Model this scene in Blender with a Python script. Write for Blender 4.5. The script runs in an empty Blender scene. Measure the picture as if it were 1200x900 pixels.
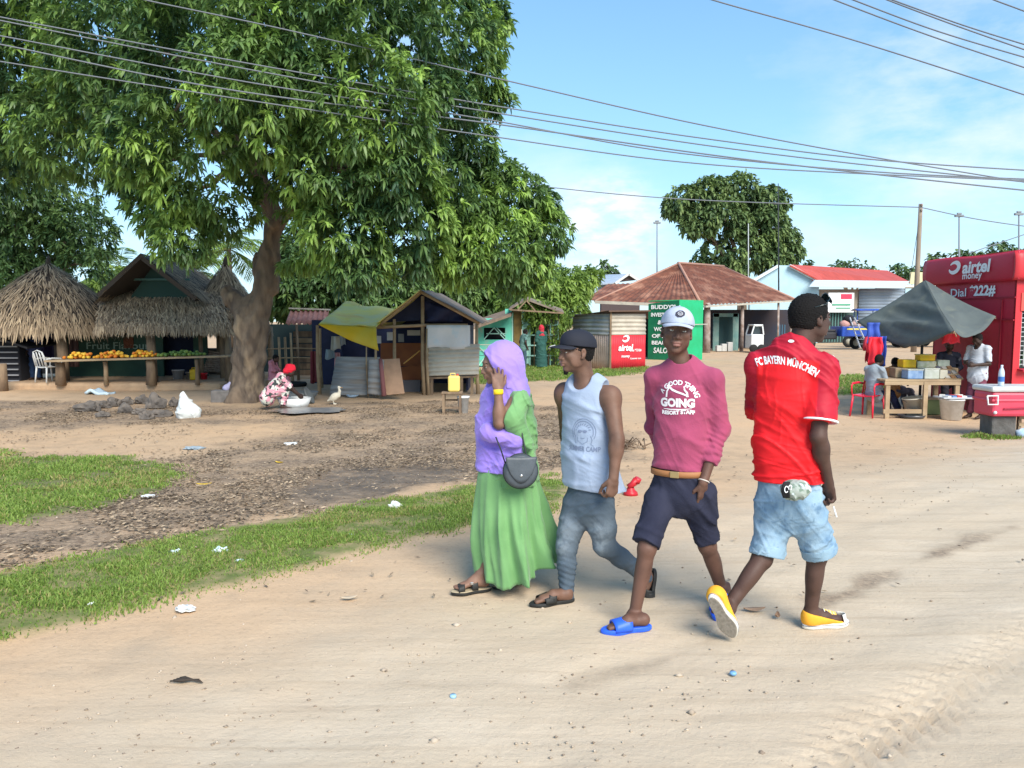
import bpy, bmesh, math, random, time
import numpy as np
from mathutils import Vector, Matrix, noise as mnoise
from mathutils.bvhtree import BVHTree
T0 = time.time()
PI = math.pi
R = math.radians
random.seed(7)
rng = np.random.default_rng(7)
scene = bpy.context.scene
COL = scene.collection
V = Vector
# ---------------------------------------------------------------- camera frame
CAM_H = 1.7
FPX = 900.0
PITCH = math.atan(75 / 900)
CF = V((0, math.cos(PITCH), -math.sin(PITCH)))
CU = V((0, math.sin(PITCH), math.cos(PITCH)))
def ray(px, py):
 return CF + V((1, 0, 0)) * ((px - 600) / FPX) + CU * ((450 - py) / FPX)
def P(px, py, Y):
 """world point seen at photo pixel (px, py) at depth Y"""
 d = ray(px, py)
 return V((0, 0, CAM_H)) + d * (Y / d.y)
def sstep(a, b, x):
 t = np.clip((x - a) / (b - a), 0, 1)
 return t * t * (3 - 2 * t)
def gz_np(x, y):
 d = y - 0.25 * x
 z = -0.2 * sstep(6.0, 11.0, d)
 z = z + 0.02 * np.sin(x * 0.9 + 1.3) * np.sin(y * 0.7) * sstep(6, 10, y)
 return z
def gz(x, y):
 return float(gz_np(np.array(float(x)), np.array(float(y))))
def G(px, py):
 """ground point under a photo pixel"""
 d = ray(px, py)
 z = 0.0
 for _ in range(30):
  t = (z - CAM_H) / d.z
  p = V((0, 0, CAM_H)) + d * t
  z = 0.5 * z + 0.5 * gz(p.x, p.y)
 p.z = gz(p.x, p.y)
 return p
def on_ground(x, y, dz=0.0):
 return V((x, y, gz(x, y) + dz))
# ---------------------------------------------------------------- objects
def props(o, label=None, cat=None, group=None, kind=None):
 if label: o['label'] = label
 if cat: o['category'] = cat
 if group: o['group'] = group
 if kind: o['kind'] = kind
 return o
def thing(name, label, cat, loc=(0, 0, 0), rotz=0.0, group=None, kind=None):
 o = bpy.data.objects.new(name, None)
 o.empty_display_size = 0.1
 COL.objects.link(o)
 o.location = loc
 o.rotation_euler = (0, 0, rotz)
 return props(o, label, cat, group, kind)
def np_mesh(name, verts, faces, smooth=False):
 """verts (N,3), faces (M,3|4) numpy or list of such arrays"""
 me = bpy.data.meshes.new(name)
 verts = np.asarray(verts, np.float32)
 if not isinstance(faces, list): faces = [faces]
 faces = [np.asarray(f, np.int32) for f in faces if len(f)]
 me.vertices.add(len(verts))
 me.vertices.foreach_set('co', verts.ravel())
 nl = sum(f.size for f in faces)
 nf = sum(len(f) for f in faces)
 me.loops.add(nl)
 me.polygons.add(nf)
 me.loops.foreach_set('vertex_index', np.concatenate([f.ravel() for f in faces]))
 starts, k = [], 0
 for f in faces:
  starts.append(k + np.arange(len(f)) * f.shape[1])
  k += f.size
 me.polygons.foreach_set('loop_start', np.concatenate(starts).astype(np.int32))
 me.update(calc_edges=True)
 me.validate()
 me.polygons.foreach_set('use_smooth', np.full(len(me.polygons), smooth))
 return me
def link(name, me, m, parent=None):
 o = bpy.data.objects.new(name, me)
 if m is not None:
  me.materials.clear()
  me.materials.append(m)
 COL.objects.link(o)
 if parent is not None: o.parent = parent
 return o
def set_attr(me, name, vals, dom='POINT'):
 a = me.attributes.new(name, 'FLOAT', dom)
 a.data.foreach_set('value', np.asarray(vals, np.float32))
def root_inv(parent):
 p = parent
 while p.parent is not None: p = p.parent
 return p.matrix_basis.inverted()
def copy_tree(o, parent=None):
 c = o.copy()
 COL.objects.link(c)
 c.parent = parent
 for ch in list(o.children): copy_tree(ch, c)
 return c
class MB:
 """collects solids into one mesh"""
 def __init__(s): s.v = []; s.f = []; s.sm = []
 def add(s, vs, fs, smooth=False):
  n = len(s.v)
  s.v += [V(p) for p in vs]
  for f in fs:
   s.f.append([n + i for i in f]); s.sm.append(smooth)
  return s
 def box(s, c, size, rz=0.0, bevel=0.0, M=None):
  hx, hy, hz = size[0] / 2, size[1] / 2, size[2] / 2
  if bevel > 0:
   bm = bmesh.new()
   bmesh.ops.create_cube(bm, size=1.0)
   for v in bm.verts: v.co = V((v.co.x * size[0], v.co.y * size[1], v.co.z * size[2]))
   bmesh.ops.bevel(bm, geom=list(bm.edges), offset=min(bevel, min(size) * .45), segments=2, affect='EDGES', profile=.5)
   bm.verts.ensure_lookup_table()
   vs = [v.co.copy() for v in bm.verts]
   fs = [[v.index for v in f.verts] for f in bm.faces]
   bm.free()
  else:
   vs = [V((x, y, z)) for x in (-hx, hx) for y in (-hy, hy) for z in (-hz, hz)]
   fs = [(0, 1, 3, 2), (4, 6, 7, 5), (0, 4, 5, 1), (2, 3, 7, 6), (0, 2, 6, 4), (1, 5, 7, 3)]
  if M is None: M = Matrix.Translation(V(c)) @ Matrix.Rotation(rz, 4, 'Z')
  else: M = Matrix.Translation(V(c)) @ M.to_4x4()
  return s.add([M @ v for v in vs], fs)
 def bar(s, a, b, w, h=None, up=(0, 0, 1)):
  """rectangular bar from a to b, w across, h along up"""
  a, b = V(a), V(b); h = h or w
  d = (b - a); L = d.length; d.normalize()
  u = V(up)
  if abs(d.dot(u)) > .98: u = V((0, 1, 0))
  x = d.cross(u).normalized(); u = x.cross(d).normalized()
  M = Matrix((x, d, u)).transposed()
  return s.box((a + b) / 2, (w, L, h), M=M)
 def tube(s, pts, rad, n=10, cap=True, smooth=True, ell=1.0, up=None, wob=0.0, seed=0):
  pts = [V(p) for p in pts]
  if not hasattr(rad, '__len__'): rad = [rad] * len(pts)
  rings = []
  prev = None
  rr = random.Random(seed)
  for i, p in enumerate(pts):
   if i == 0: d = pts[1] - pts[0]
   elif i == len(pts) - 1: d = pts[-1] - pts[-2]
   else: d = (pts[i + 1] - pts[i]).normalized() + (pts[i] - pts[i - 1]).normalized()
   d.normalize()
   if prev is None:
    u = V(up) if up else (V((0, 0, 1)) if abs(d.z) < .9 else V((1, 0, 0)))
   else: u = prev
   x = d.cross(u)
   if x.length < 1e-6: x = d.cross(V((0, 1, 0)))
   x.normalize(); u = x.cross(d).normalized(); prev = u
   rings.append([p + (x * math.cos(2 * PI * k / n) + u * math.sin(2 * PI * k / n) * ell) * rad[i] * (1 + rr.uniform(-wob, wob)) for k in range(n)])
  vs = [q for r_ in rings for q in r_]
  fs = []
  for i in range(len(pts) - 1):
   for k in range(n):
    k2 = (k + 1) % n
    fs.append((i * n + k, i * n + k2, (i + 1) * n + k2, (i + 1) * n + k))
  s.add(vs, fs, smooth)
  if cap:
   m = len(s.v) - len(vs)
   s.f.append([m + k for k in range(n)][::-1]); s.sm.append(False)
   s.f.append([m + (len(pts) - 1) * n + k for k in range(n)]); s.sm.append(False)
  return s
 def lathe(s, prof, c=(0, 0, 0), n=24, M=None, cap=False):
  c = V(c); vs = []; fs = []
  for r_, z in prof:
   for k in range(n):
    p = V((r_ * math.cos(2 * PI * k / n), r_ * math.sin(2 * PI * k / n), z))
    vs.append(c + (M @ p if M else p))
  for i in range(len(prof) - 1):
   for k in range(n):
    k2 = (k + 1) % n
    fs.append((i * n + k, i * n + k2, (i + 1) * n + k2, (i + 1) * n + k))
  s.add(vs, fs, True)
  return s
 def ball(s, c, r, n=12, sc=(1, 1, 1), M=None, jit=0.0, seed=0):
  rr = random.Random(seed)
  vs = []; fs = []; m = n // 2 + 1
  for i in range(m + 1):
   th = PI * i / m
   for k in range(n):
    ph = 2 * PI * k / n
    q = 1 + (rr.uniform(-jit, jit) if 0 < i < m else 0)
    p = V((math.sin(th) * math.cos(ph) * sc[0], math.sin(th) * math.sin(ph) * sc[1], math.cos(th) * sc[2])) * r * q
    if M: p = M @ p
    vs.append(V(c) + p)
  for i in range(m):
   for k in range(n):
    k2 = (k + 1) % n
    fs.append((i * n + k, (i + 1) * n + k, (i + 1) * n + k2, i * n + k2))
  return s.add(vs, fs, True)
 def quad(s, a, b, c, d, smooth=False): return s.add([a, b, c, d], [(0, 1, 2, 3)], smooth)
 def slab(s, a, b, c, d, t):
  """quad with thickness t behind it"""
  a, b, c, d = V(a), V(b), V(c), V(d)
  n = (b - a).cross(d - a).normalized() * t
  return s.add([a, b, c, d, a - n, b - n, c - n, d - n],
      [(0, 1, 2, 3), (7, 6, 5, 4), (0, 4, 5, 1), (1, 5, 6, 2), (2, 6, 7, 3), (3, 7, 4, 0)])
 def sheet(s, fn, nu, nv, smooth=True, t=0.0):
  """surface fn(u,v) -> point, u,v in 0..1; t gives thickness along the local normal"""
  g = [[V(fn(i / nu, j / nv)) for j in range(nv + 1)] for i in range(nu + 1)]
  vs = [p for r_ in g for p in r_]
  w = nv + 1
  fs = [(i * w + j, (i + 1) * w + j, (i + 1) * w + j + 1, i * w + j + 1) for i in range(nu) for j in range(nv)]
  if t:
   vs2 = []
   for i in range(nu + 1):
    for j in range(nv + 1):
     a = g[min(i + 1, nu)][j] - g[max(i - 1, 0)][j]
     b = g[i][min(j + 1, nv)] - g[i][max(j - 1, 0)]
     n = a.cross(b)
     n = n.normalized() if n.length > 1e-9 else V((0, 0, 1))
     vs2.append(g[i][j] - n * t)
   m = len(vs)
   fs2 = [tuple(m + k for k in f[::-1]) for f in fs]
   bd = [(i * w, (i + 1) * w) for i in range(nu)] + [((i + 1) * w + nv, i * w + nv) for i in range(nu)]
   bd += [(j + 1, j) for j in range(nv)] + [(nu * w + j, nu * w + j + 1) for j in range(nv)]
   fs = fs + fs2 + [(a, a + m, b + m, b) for a, b in bd]
   vs = vs + vs2
  return s.add(vs, fs, smooth)
 def corr(s, o, u, v, pitch=0.09, amp=0.012, t=0.004, across='u'):
  """corrugated sheet, origin o, edge vectors u and v; ridges run along v (across='u')"""
  o, u, v = V(o), V(u), V(v)
  if across == 'v':
   o = o + u; u, v = v, -u   # keep the facing
  n = u.cross(v).normalized()
  k = max(4, int(u.length / pitch)) * 6
  nvv = 3
  def fn(a, b):
   return o + u * a + v * b + n * (amp * math.sin(2 * PI * a * k / 6) + 0.006 * math.sin(7 * a + 5 * b))
  return s.sheet(fn, k, nvv, True, t)
 def build(s, name, m, parent=None, world=True):
  me = bpy.data.meshes.new(name)
  vs = s.v
  if world and parent is not None:
   inv = root_inv(parent)
   vs = [inv @ v for v in vs]
  me.from_pydata([tuple(v) for v in vs], [], s.f)
  me.validate()
  if len(me.polygons) == len(s.sm): me.polygons.foreach_set('use_smooth', s.sm)
  me.update()
  return link(name, me, m, parent)
 def solo(s, name, m, label, cat, loc=None, group=None, kind=None):
  """build as a top-level thing of one mesh, origin at loc"""
  loc = V(loc) if loc is not None else V((sum(v.x for v in s.v) / len(s.v), sum(v.y for v in s.v) / len(s.v), min(v.z for v in s.v)))
  me = bpy.data.meshes.new(name)
  me.from_pydata([tuple(v - loc) for v in s.v], [], s.f)
  me.validate()
  if len(me.polygons) == len(s.sm): me.polygons.foreach_set('use_smooth', s.sm)
  o = link(name, me, m)
  o.location = loc
  return props(o, label, cat, group, kind)
# ---------------------------------------------------------------- materials
MATS = {}
def mat(name, col, rough=0.8, col2=None, scale=6.0, bump=0.0, bscale=None, spec=0.3, metal=0.0, detail=5.0,
  coord='Object', stretch=None, contrast=(0.35, 0.65), attr=None, trans=0.0, alpha=1.0, sheen=0.0, col3=None, scale3=1.0, c3=(0.5, 0.7)):
 if name in MATS: return MATS[name]
 m = bpy.data.materials.new(name)
 m.use_nodes = True
 nt = m.node_tree; N = nt.nodes; L = nt.links
 b = N['Principled BSDF']
 b.inputs['Roughness'].default_value = rough
 b.inputs['Specular IOR Level'].default_value = spec
 b.inputs['Metallic'].default_value = metal
 if sheen: b.inputs['Sheen Weight'].default_value = sheen
 c = lambda x: (x[0], x[1], x[2], 1)
 b.inputs['Base Color'].default_value = c(col)
 if trans: b.inputs['Transmission Weight'].default_value = trans
 tc = N.new('ShaderNodeTexCoord')
 mp = N.new('ShaderNodeMapping')
 L.new(tc.outputs[coord], mp.inputs['Vector'])
 if stretch: mp.inputs['Scale'].default_value = stretch
 out = None
 if col2 is not None:
  if attr:
   f = N.new('ShaderNodeAttribute'); f.attribute_name = attr
   fo = f.outputs['Fac']
  else:
   nz = N.new('ShaderNodeTexNoise'); nz.inputs['Scale'].default_value = scale; nz.inputs['Detail'].default_value = detail
   L.new(mp.outputs[0], nz.inputs['Vector'])
   mr = N.new('ShaderNodeMapRange')
   mr.inputs['From Min'].default_value, mr.inputs['From Max'].default_value = contrast
   L.new(nz.outputs['Fac'], mr.inputs['Value'])
   fo = mr.outputs[0]
  mx = N.new('ShaderNodeMix'); mx.data_type = 'RGBA'
  mx.inputs['A'].default_value = c(col); mx.inputs['B'].default_value = c(col2)
  L.new(fo, mx.inputs['Factor'])
  out = mx.outputs['Result']
 if col3 is not None:
  nz = N.new('ShaderNodeTexNoise'); nz.inputs['Scale'].default_value = scale3; nz.inputs['Detail'].default_value = 6
  L.new(mp.outputs[0], nz.inputs['Vector'])
  mr = N.new('ShaderNodeMapRange')
  mr.inputs['From Min'].default_value, mr.inputs['From Max'].default_value = c3
  L.new(nz.outputs['Fac'], mr.inputs['Value'])
  mx = N.new('ShaderNodeMix'); mx.data_type = 'RGBA'
  if out: L.new(out, mx.inputs['A'])
  else: mx.inputs['A'].default_value = c(col)
  mx.inputs['B'].default_value = c(col3)
  L.new(mr.outputs[0], mx.inputs['Factor'])
  out = mx.outputs['Result']
 if out: L.new(out, b.inputs['Base Color'])
 if bump:
  nz = N.new('ShaderNodeTexNoise'); nz.inputs['Scale'].default_value = bscale or scale * 3; nz.inputs['Detail'].default_value = 6
  L.new(mp.outputs[0], nz.inputs['Vector'])
  bp = N.new('ShaderNodeBump'); bp.inputs['Strength'].default_value = 1.0; bp.inputs['Distance'].default_value = bump
  L.new(nz.outputs['Fac'], bp.inputs['Height']); L.new(bp.outputs[0], b.inputs['Normal'])
 MATS[name] = m
 return m
def leaf_mat(name, dark, bright, gloss=0.4, trans=0.35, dry=None):
 """two greens mixed by the per-leaf attribute 'tint', with light passing through the blade"""
 m = bpy.data.materials.new(name); m.use_nodes = True
 nt = m.node_tree; N = nt.nodes; L = nt.links
 b = N['Principled BSDF']; out = N['Material Output']
 a = N.new('ShaderNodeAttribute'); a.attribute_name = 'tint'
 mx = N.new('ShaderNodeMix'); mx.data_type = 'RGBA'
 mx.inputs['A'].default_value = (*dark, 1); mx.inputs['B'].default_value = (*bright, 1)
 L.new(a.outputs['Fac'], mx.inputs['Factor'])
 if dry:
  a2 = N.new('ShaderNodeAttribute'); a2.attribute_name = 'dry'; m2 = N.new('ShaderNodeMix'); m2.data_type = 'RGBA'
  L.new(a2.outputs['Fac'], m2.inputs['Factor']); L.new(mx.outputs['Result'], m2.inputs['A']); m2.inputs['B'].default_value = (*dry, 1); mx = m2
 L.new(mx.outputs['Result'], b.inputs['Base Color'])
 b.inputs['Roughness'].default_value = 0.45; b.inputs['Specular IOR Level'].default_value = gloss
 t = N.new('ShaderNodeBsdfTranslucent')
 L.new(mx.outputs['Result'], t.inputs['Color'])
 s = N.new('ShaderNodeMixShader'); s.inputs[0].default_value = trans
 L.new(b.outputs[0], s.inputs[1]); L.new(t.outputs[0], s.inputs[2])
 L.new(s.outputs[0], out.inputs['Surface'])
 MATS[name] = m
 return m
# ---------------------------------------------------------------- implicit surfaces
class SDF:
 """signed field on a regular grid; shapes are blended into it and the zero surface is meshed"""
 def __init__(s, lo, hi, h):
  s.h = h; s.lo = np.array(lo, np.float32)
  s.n = np.maximum(4, np.ceil((np.array(hi) - np.array(lo)) / h).astype(int) + 1)
  s.ax = [s.lo[i] + np.arange(s.n[i], dtype=np.float32) * h for i in range(3)]
  s.F = np.full(tuple(s.n), 0.3, np.float32)
 def _win(s, lo, hi, m):
  sl = []
  for i in range(3):
   a = int(max(0, math.floor((lo[i] - m - s.lo[i]) / s.h)))
   b = int(min(s.n[i], math.ceil((hi[i] + m - s.lo[i]) / s.h) + 1))
   if b <= a + 1: return None
   sl.append(slice(a, b))
  return tuple(sl)
 def _pts(s, sl):
  X = s.ax[0][sl[0]][:, None, None]; Y = s.ax[1][sl[1]][None, :, None]; Z = s.ax[2][sl[2]][None, None, :]
  return X, Y, Z
 def _blend(s, sl, d, k, op):
  A = s.F[sl]
  d = d.astype(np.float32)
  if op == 'add':
   if k > 0:
    h = np.maximum(k - np.abs(A - d), 0) / k
    r = np.minimum(A, d) - h * h * k * 0.25
   else: r = np.minimum(A, d)
  elif op == 'sub':
   d = -d
   if k > 0:
    h = np.maximum(k - np.abs(A - d), 0) / k
    r = np.maximum(A, d) + h * h * k * 0.25
   else: r = np.maximum(A, d)
  s.F[sl] = r
 def cap(s, a, b, ra, rb=None, k=0.02, flat=None, fs=1.0, op='add'):
  """tapered capsule a-b; flat = direction squeezed to the fraction fs of the radius"""
  a = np.array(a, float); b = np.array(b, float); rb = ra if rb is None else rb
  R_ = max(ra, rb) * max(1, fs)
  sl = s._win(np.minimum(a, b) - R_, np.maximum(a, b) + R_, k + 3 * s.h + 0.02)
  if sl is None: return s
  X, Y, Z = s._pts(sl)
  ba = b - a; L2 = max(float(ba @ ba), 1e-9)
  px, py, pz = X - a[0], Y - a[1], Z - a[2]
  t = np.clip((px * ba[0] + py * ba[1] + pz * ba[2]) / L2, 0, 1)
  vx, vy, vz = px - t * ba[0], py - t * ba[1], pz - t * ba[2]
  r = ra + (rb - ra) * t
  if flat is not None:
   n = np.array(flat, float); n /= np.linalg.norm(n)
   dn = vx * n[0] + vy * n[1] + vz * n[2]
   q = (1 / fs - 1)
   vx, vy, vz = vx + n[0] * dn * q, vy + n[1] * dn * q, vz + n[2] * dn * q
   L = np.sqrt(vx * vx + vy * vy + vz * vz)
   # distance correction: scale towards the true distance
   d = (L - r) * (min(1, fs) * .5 + .5 * min(1.0, 1.0)) if fs < 1 else (L - r)
  else:
   d = np.sqrt(vx * vx + vy * vy + vz * vz) - r
  s._blend(sl, d, k, op)
  return s
 def ell(s, c, r, M=None, k=0.02, op='add'):
  """ellipsoid, radii r along the columns of M"""
  c = np.array(c, float); R_ = max(r)
  sl = s._win(c - R_, c + R_, k + 3 * s.h + 0.02)
  if sl is None: return s
  X, Y, Z = s._pts(sl)
  A = np.array(M, float) if M is not None else np.eye(3)
  px, py, pz = X - c[0], Y - c[1], Z - c[2]
  q = [(px * A[0][i] + py * A[1][i] + pz * A[2][i]) for i in range(3)]
  k0 = np.sqrt(sum((q[i] / r[i]) ** 2 for i in range(3)))
  k1 = np.sqrt(sum((q[i] / (r[i] * r[i])) ** 2 for i in range(3)))
  d = k0 * (k0 - 1) / np.maximum(k1, 1e-6)
  s._blend(sl, d, k, op)
  return s
 def chain(s, pts, rads, k=0.02, **kw):
  for i in range(len(pts) - 1): s.cap(pts[i], pts[i + 1], rads[i], rads[i + 1], k=k, **kw)
  return s
 def plane(s, p, n, k=0.0):
  """keep the side that n points away from"""
  n = np.array(n, float); n /= np.linalg.norm(n); p = np.array(p, float)
  X, Y, Z = s._pts((slice(None),) * 3)
  d = ((X - p[0]) * n[0] + (Y - p[1]) * n[1] + (Z - p[2]) * n[2]).astype(np.float32)
  if k > 0:
   h = np.maximum(k - np.abs(s.F - d), 0) / k
   s.F = np.maximum(s.F, d) + h * h * k * .25
  else: s.F = np.maximum(s.F, d)
  return s
 def warp(s, fn):
  """F += fn(X,Y,Z) (folds, bumps)"""
  X, Y, Z = s._pts((slice(None),) * 3)
  s.F = (s.F + fn(X, Y, Z)).astype(np.float32)
  return s
 def mesh(s, name):
  F = s.F; h = s.h
  F[0] = F[-1] = 0.1; F[:, 0] = F[:, -1] = 0.1; F[:, :, 0] = F[:, :, -1] = 0.1
  ins = F < 0
  c = np.zeros(tuple(s.n - 1), np.uint8)
  for i in (0, 1):
   for j in (0, 1):
    for k in (0, 1):
     c += ins[i:s.n[0] - 1 + i, j:s.n[1] - 1 + j, k:s.n[2] - 1 + k]
  act = (c > 0) & (c < 8)
  I = np.argwhere(act)
  idx = np.full(act.shape, -1, np.int32); idx[act] = np.arange(len(I))
  acc = np.zeros((len(I), 3)); cnt = np.zeros(len(I))
  cor = {}
  for i in (0, 1):
   for j in (0, 1):
    for k in (0, 1): cor[i, j, k] = F[I[:, 0] + i, I[:, 1] + j, I[:, 2] + k]
  for ax in range(3):
   for o1 in (0, 1):
    for o2 in (0, 1):
     a = [0, 0, 0]; oth = [q for q in range(3) if q != ax]
     a[oth[0]] = o1; a[oth[1]] = o2; b = list(a); b[ax] = 1
     fa, fb = cor[tuple(a)], cor[tuple(b)]
     m = (fa < 0) != (fb < 0)
     t = fa[m] / (fa[m] - fb[m])
     p = np.tile(np.array(a, float), (m.sum(), 1)); p[:, ax] = t
     acc[m] += p; cnt[m] += 1
  vs = s.lo + (I + acc / cnt[:, None]) * h
  quads = []
  for ax in range(3):
   u, v = (ax + 1) % 3, (ax + 2) % 3
   A = [slice(1, -1)] * 3; A[ax] = slice(0, -1); B = list(A); B[ax] = slice(1, None)
   ia, ib = ins[tuple(A)], ins[tuple(B)]
   E = np.argwhere(ia != ib)
   if not len(E): continue
   sgn = ia[E[:, 0], E[:, 1], E[:, 2]]
   off = np.ones(3, int); off[ax] = 0
   E = E + off
   def cell(du, dv):
    Q = E.copy(); Q[:, u] -= du; Q[:, v] -= dv
    return idx[Q[:, 0], Q[:, 1], Q[:, 2]]
   q = np.stack([cell(1, 1), cell(0, 1), cell(0, 0), cell(1, 0)], 1)
   q[~sgn] = q[~sgn][:, ::-1]
   quads.append(q)
  q = np.concatenate(quads)
  q = q[(q >= 0).all(1)]
  return vs, q
 def build(s, name, m, parent=None, attrs=None):
  vs, q = s.mesh(name)
  if parent is not None:
   inv = root_inv(parent)
   A = np.array(inv)
   lv = vs @ A[:3, :3].T + A[:3, 3]
  else: lv = vs
  me = np_mesh(name, lv, q, True)
  for k_, fn in (attrs or {}).items(): set_attr(me, k_, fn(vs))
  o = link(name, me, m, parent)
  s.F = None
  s.out = (vs, q)
  return o
def text_mesh(txt, size=1.0, bold=0.0, shear=0.0, sub=0.0, align='CENTER', spacing=1.0):
 """flat filled lettering -> (list of 2D points, faces)"""
 cu = bpy.data.curves.new('txt', 'FONT')
 cu.body = txt; cu.size = size; cu.offset = bold; cu.shear = shear; cu.align_x = align; cu.align_y = 'CENTER'
 cu.space_character = spacing; cu.resolution_u = 3
 ob = bpy.data.objects.new('txt', cu); COL.objects.link(ob)
 dg = bpy.context.evaluated_depsgraph_get(); dg.update()
 me = bpy.data.meshes.new_from_object(ob.evaluated_get(dg))
 bpy.data.objects.remove(ob); bpy.data.curves.remove(cu)
 bm = bmesh.new(); bm.from_mesh(me); bpy.data.meshes.remove(me)
 bmesh.ops.remove_doubles(bm, verts=bm.verts, dist=size * 1e-4)
 if sub:
  bmesh.ops.triangulate(bm, faces=bm.faces)
  for _ in range(3):
   es = [e for e in bm.edges if e.calc_length() > sub]
   if not es: break
   bmesh.ops.subdivide_edges(bm, edges=es, cuts=1)
   bmesh.ops.triangulate(bm, faces=bm.faces)
 bm.verts.ensure_lookup_table()
 pts = [(v.co.x, v.co.y) for v in bm.verts]
 fs = [[v.index for v in f.verts] for f in bm.faces]
 bm.free()
 return pts, fs
def text_on_plane(name, txt, o, u, v, size, m, parent, bold=0.0, shear=0.0, spacing=1.0, width=None, depth=0.004):
 """lettering centred at o on the plane of unit vectors u (reading direction) and v (up), standing proud by depth"""
 pts, fs = text_mesh(txt, size, bold, shear, spacing=spacing)
 u, v, o = V(u).normalized(), V(v).normalized(), V(o)
 n = u.cross(v)
 if width:
  xs = [p[0] for p in pts]; k = width / (max(xs) - min(xs)); c = (max(xs) + min(xs)) / 2
  pts = [((p[0] - c) * k, p[1]) for p in pts]
 mb = MB(); mb.add([o + u * p[0] + v * p[1] + n * depth for p in pts], fs)
 return mb.build(name, m, parent)
def decal(name, items, target, o, u, v, m, parent, off=0.002, reach=0.4):
 """flat pieces [(pts, faces)] thrown on the surface of target = (verts, quads), along -(u x v)"""
 vs, q = target
 bvh = BVHTree.FromPolygons([tuple(p) for p in vs], [tuple(int(i) for i in f) for f in q])
 u, v, o = V(u).normalized(), V(v).normalized(), V(o)
 n = u.cross(v).normalized()
 mb = MB()
 for pts, fs in items:
  out = []; ok = []
  for x, y in pts:
   s_ = o + u * x + v * y + n * reach
   hit, hn, _, _ = bvh.ray_cast(s_, -n, reach * 2)
   if hit is None: out.append(s_); ok.append(False)
   else: out.append(hit + (hn * .5 + n * .5).normalized() * off); ok.append(True)
  mb.add(out, [f for f in fs if all(ok[i] for i in f)], True)
 return mb.build(name, m, parent)
def arc_pts(pts, rad, ang0=0.0):
 """bend a straight text along a circle of radius rad (arch up)"""
 return [((rad + y) * math.sin(x / rad + ang0), (rad + y) * math.cos(x / rad + ang0) - rad) for x, y in pts]
def disc2(cx, cy, rx, ry, n=24, rot=0.0):
 pts = [(cx, cy)]
 fs = []
 rings = 3
 for r_ in range(1, rings + 1):
  for k in range(n):
   a = 2 * PI * k / n
   x, y = rx * r_ / rings * math.cos(a), ry * r_ / rings * math.sin(a)
   pts.append((cx + x * math.cos(rot) - y * math.sin(rot), cy + x * math.sin(rot) + y * math.cos(rot)))
 for k in range(n):
  k2 = (k + 1) % n
  fs.append((0, 1 + k, 1 + k2))
  for r_ in range(rings - 1):
   a = 1 + r_ * n
   fs.append((a + k, a + n + k, a + n + k2, a + k2))
 return pts, fs
def stroke2(path, w, closed=False):
 """ribbon of width w along 2D path"""
 P_ = [V((x, y, 0)) for x, y in path]
 if not hasattr(w, '__len__'): w = [w] * len(P_)
 pts = []; fs = []; n = len(P_)
 for i in range(n):
  a = P_[(i - 1) % n] if (closed or i > 0) else P_[i]
  b = P_[(i + 1) % n] if (closed or i < n - 1) else P_[i]
  d = (b - a).normalized(); s_ = V((-d.y, d.x, 0)) * w[i] / 2
  pts += [tuple((P_[i] + s_)[:2]), tuple((P_[i] - s_)[:2])]
 for i in range(n if closed else n - 1):
  j = (i + 1) % n
  fs.append((2 * i, 2 * i + 1, 2 * j + 1, 2 * j))
 return pts, fs
# ================================================================ PEOPLE
def unit(v): return V(v).normalized()
def frame3(f, u=(0, 0, 1)):
 """matrix with columns forward, left, up"""
 f = unit(f); u = V(u); l = u.cross(f).normalized(); u = f.cross(l).normalized()
 return Matrix((f, l, u)).transposed()
def folds(seed, lam, amp, main=(0, 0, 1), n=3, zr=None):
 """soft cloth creases running across 'main'"""
 rr = random.Random(seed); W = []
 for i in range(n):
  d = (V(main) + V([rr.uniform(-.7, .7) for _ in range(3)])).normalized()
  e = V([rr.uniform(-1, 1) for _ in range(3)]).normalized()
  W.append((d, e, lam * rr.uniform(.75, 1.5), rr.uniform(0, 6), rr.uniform(0, 6), rr.uniform(0, 6)))
 def fn(X, Y, Z):
  t = 0
  for d, e, l, a, b, c in W:
   q = d.x * X + d.y * Y + d.z * Z
   r_ = e.x * X + e.y * Y + e.z * Z
   w = np.sin(PI / l * q + 1.3 * np.sin(2 * PI / (3.1 * l) * r_ + a) + b)
   g = .5 + .5 * np.sin(2 * PI / (3.3 * l) * (r_ + .35 * q) + c)
   t = t - np.exp(-(w / .38) ** 2) * g * g + .22 * g
  for d, e, l, a, b, c in W[:2]:
   l = l * .36; q = e.x * X + d.y * Y + d.z * Z; r_ = d.x * X + e.y * Y + e.z * Z
   t = t - .34 * np.exp(-(np.sin(PI / l * q + 1.5 * np.sin(2 * PI / (2.6 * l) * r_ + b) + c) / .45) ** 2) * (.5 + .5 * np.sin(2 * PI / (4.1 * l) * (r_ - .4 * q) + a)) ** 2
  t = t * (amp * 1.35)
  if zr is not None: t = t * (.35 + .65 * sstep(zr[1], zr[0], Z))
  return t
 return fn
def limb(s, pts, rads, cut=None, k=.035, kb=.02, cut2=None):
 """a sleeve or trouser leg: its own field, cut square at the mouth, then blended in"""
 t = SDF.__new__(SDF); t.h, t.lo, t.n, t.ax = s.h, s.lo, s.n, s.ax
 t.F = np.full(s.F.shape, .3, np.float32)
 t.chain(pts, rads, k=kb)
 if cut is not None: t.plane(cut[0], cut[1])
 h = np.maximum(k - np.abs(s.F - t.F), 0) / k
 s.F = (np.minimum(s.F, t.F) - h * h * k * .25).astype(np.float32)
 return s
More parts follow.
